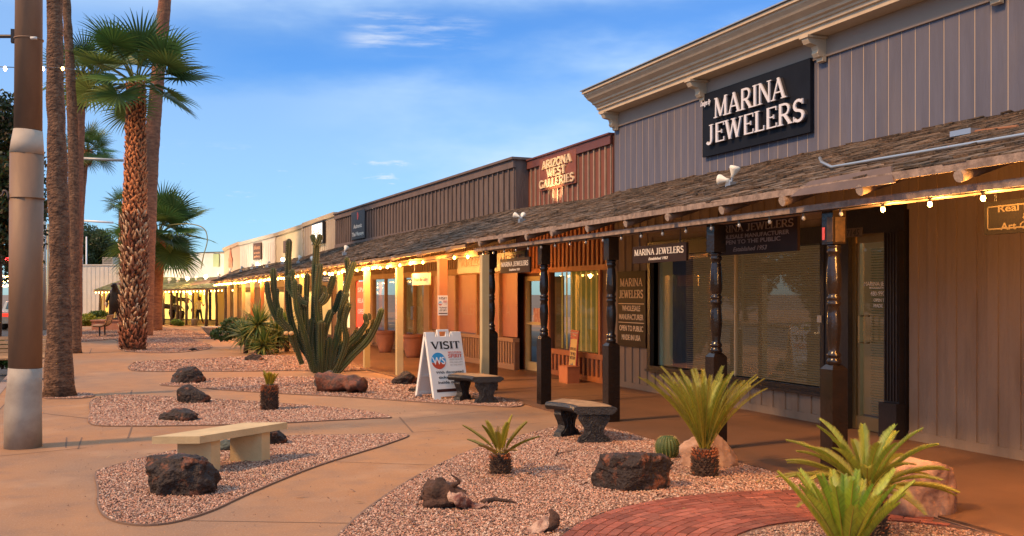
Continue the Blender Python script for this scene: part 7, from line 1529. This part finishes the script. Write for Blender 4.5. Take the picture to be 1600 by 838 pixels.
mb = MB(); mb.smooth = True; hc = parent_world(ps) + Vector((.02, .01, 1.645)) * kx; mb.lathe(hc, [(.001, -.10), (.09, -.09), (.10, 0), (.105, .05), (.07, .10), (.001, .115)], 12); hr = mb.build('hair', mat('auburn_hair', (.10, .03, .015), .6), ps)
for v in hr.data.vertices: v.co += noise.noise_vector(v.co * 9) * .015
ps.rotation_euler = (0, 0, -TH)
bgp = P(307, 54.1, .98 * kx); mb = MB(); mb.smooth = True; mb.tube([bgp - rgt * .22 + up * .05, bgp - rgt * .2 - up * .12], [.08, .10], 10); tagobj(mb.build('bag', mat('brown_bag', (.25, .09, .04), .7), loc=bgp), 'brown shoulder bag carried by the walking person', 'bag')
# ---- parked car
cz2 = 50; cc_ = P(36, cz2 + 1.5); car = thing('parked_car', cc_, 'beige parked saloon car seen from behind, between the steel pole and the palm', 'car'); lx = Vector((1, 0, 0)); ly = Vector((-.04, 1, 0)).normalized()
CP = mat('beige_car_paint', (.42, .37, .30), .3, metal=.3); wv = .9
prof = [(-2.3, .35), (-2.33, .62), (-2.25, .92), (-1.6, .98), (-1.35, 1.03), (-.75, 1.40), (.35, 1.42), (1.1, 1.02), (2.1, .86), (2.3, .6), (2.28, .32), (1.75, .30), (1.65, .52), (1.35, .62), (1.05, .52), (.95, .28), (-1.0, .28), (-1.1, .52), (-1.4, .62), (-1.7, .52), (-1.8, .30)]
mb = MB(); b0 = cc_ - up * .13; mb.prism([(a, b) for a, b in prof], b0 - lx * wv, ly, up, lx * 2 * wv); o = mb.build('body', CP, car)
for v in o.data.vertices:
    w = (v.co.z + .0); k = 1 - max(0, (v.co.z - .80)) * .30; v.co.x *= k
gm = mat('car_glass', (.03, .05, .05), .08)
mb = MB(); 
def cq(pts): mb.add(pts, [tuple(range(len(pts)))])
cq([b0 + ly * -1.372 + lx * s * .74 + up * 1.05 for s in (-1, 1)] + [b0 + ly * -.80 + lx * s * .66 + up * 1.385 for s in (1, -1)]); mb.build('rear_window', gm, car)
for s in (-1, 1):
    mb = MB(); cq([b0 + lx * s * (.845 - .0) + ly * y + up * h - lx * s * (h - 1.0) * .27 for y, h in ((-1.15, 1.03), (-.65, 1.34), (.3, 1.36), (.9, 1.04))]); mb.build('side_window', gm, car)
    mb = MB(); mb.box(b0 + lx * s * .55 + ly * -2.36 + up * .68, b0 + lx * s * .82 + ly * -2.28 + up * .84); mb.build('tail_light', mat('tail_light_red', (.5, .02, .02), .3, emit=(1, .05, .02), es=.8), car)
    for y in (-1.4, 1.35):
        mb = MB(); mb.smooth = True; c = b0 + ly * y + up * .31; mb.tube([c + lx * s * .68, c + lx * s * .9], .31, 20); w_ = mb.build('wheel', mat('tyre', (.015, .015, .015), .8), car); mb = MB(); mb.tube([c + lx * s * .901, c + lx * s * .91], .18, 12); mb.build('rim', mat('rim_metal', (.5, .5, .5), .3, metal=1), w_)
mb = MB(); mb.box(b0 - lx * .85 + ly * -2.40 + up * .34, b0 + lx * .85 + ly * -2.30 + up * .56); mb.build('bumper', CP, car)
# ---- rooftop unit beyond the white wing
ru = thing('rooftop_unit', P(172, 66, 3.0), 'beige rooftop air handler above the white wing wall', 'air handler'); mb = MB(); a = P(160, 66, hz(418, 66)); mb.obox(a, rgt * .68, fwd * 1.0, up * (hz(402, 66) - hz(418, 66))); mb.build('casing', mat('hvac_beige', (.42, .36, .28), .6), ru)
mb = MB()
for i in range(6): mb.obox(a + up * (.06 + i * .1) + rgt * .06 - fwd * .01, rgt * .56, fwd * .012, up * .03)
mb.build('louvres', mat('louvre_dark', (.12, .10, .08), .6), ru)
mb = MB(); a2 = P(160, 66, 2.7); mb.obox(a2, rgt * 1.2, fwd * 1.2, up * (hz(418, 66) - 2.7)); mb.build('curb', mat('hvac_beige', (.42, .36, .28)), ru)
mb = MB(); a3 = P(175, 63, 2.2); mb.obox(P(150, 62, 0), rgt * 4, fwd * 8, up * 2.75); o = mb.build('rear_block', mat('rear_roof_block', (.4, .36, .3), .8), fg)
scene.cycles.use_denoising = True
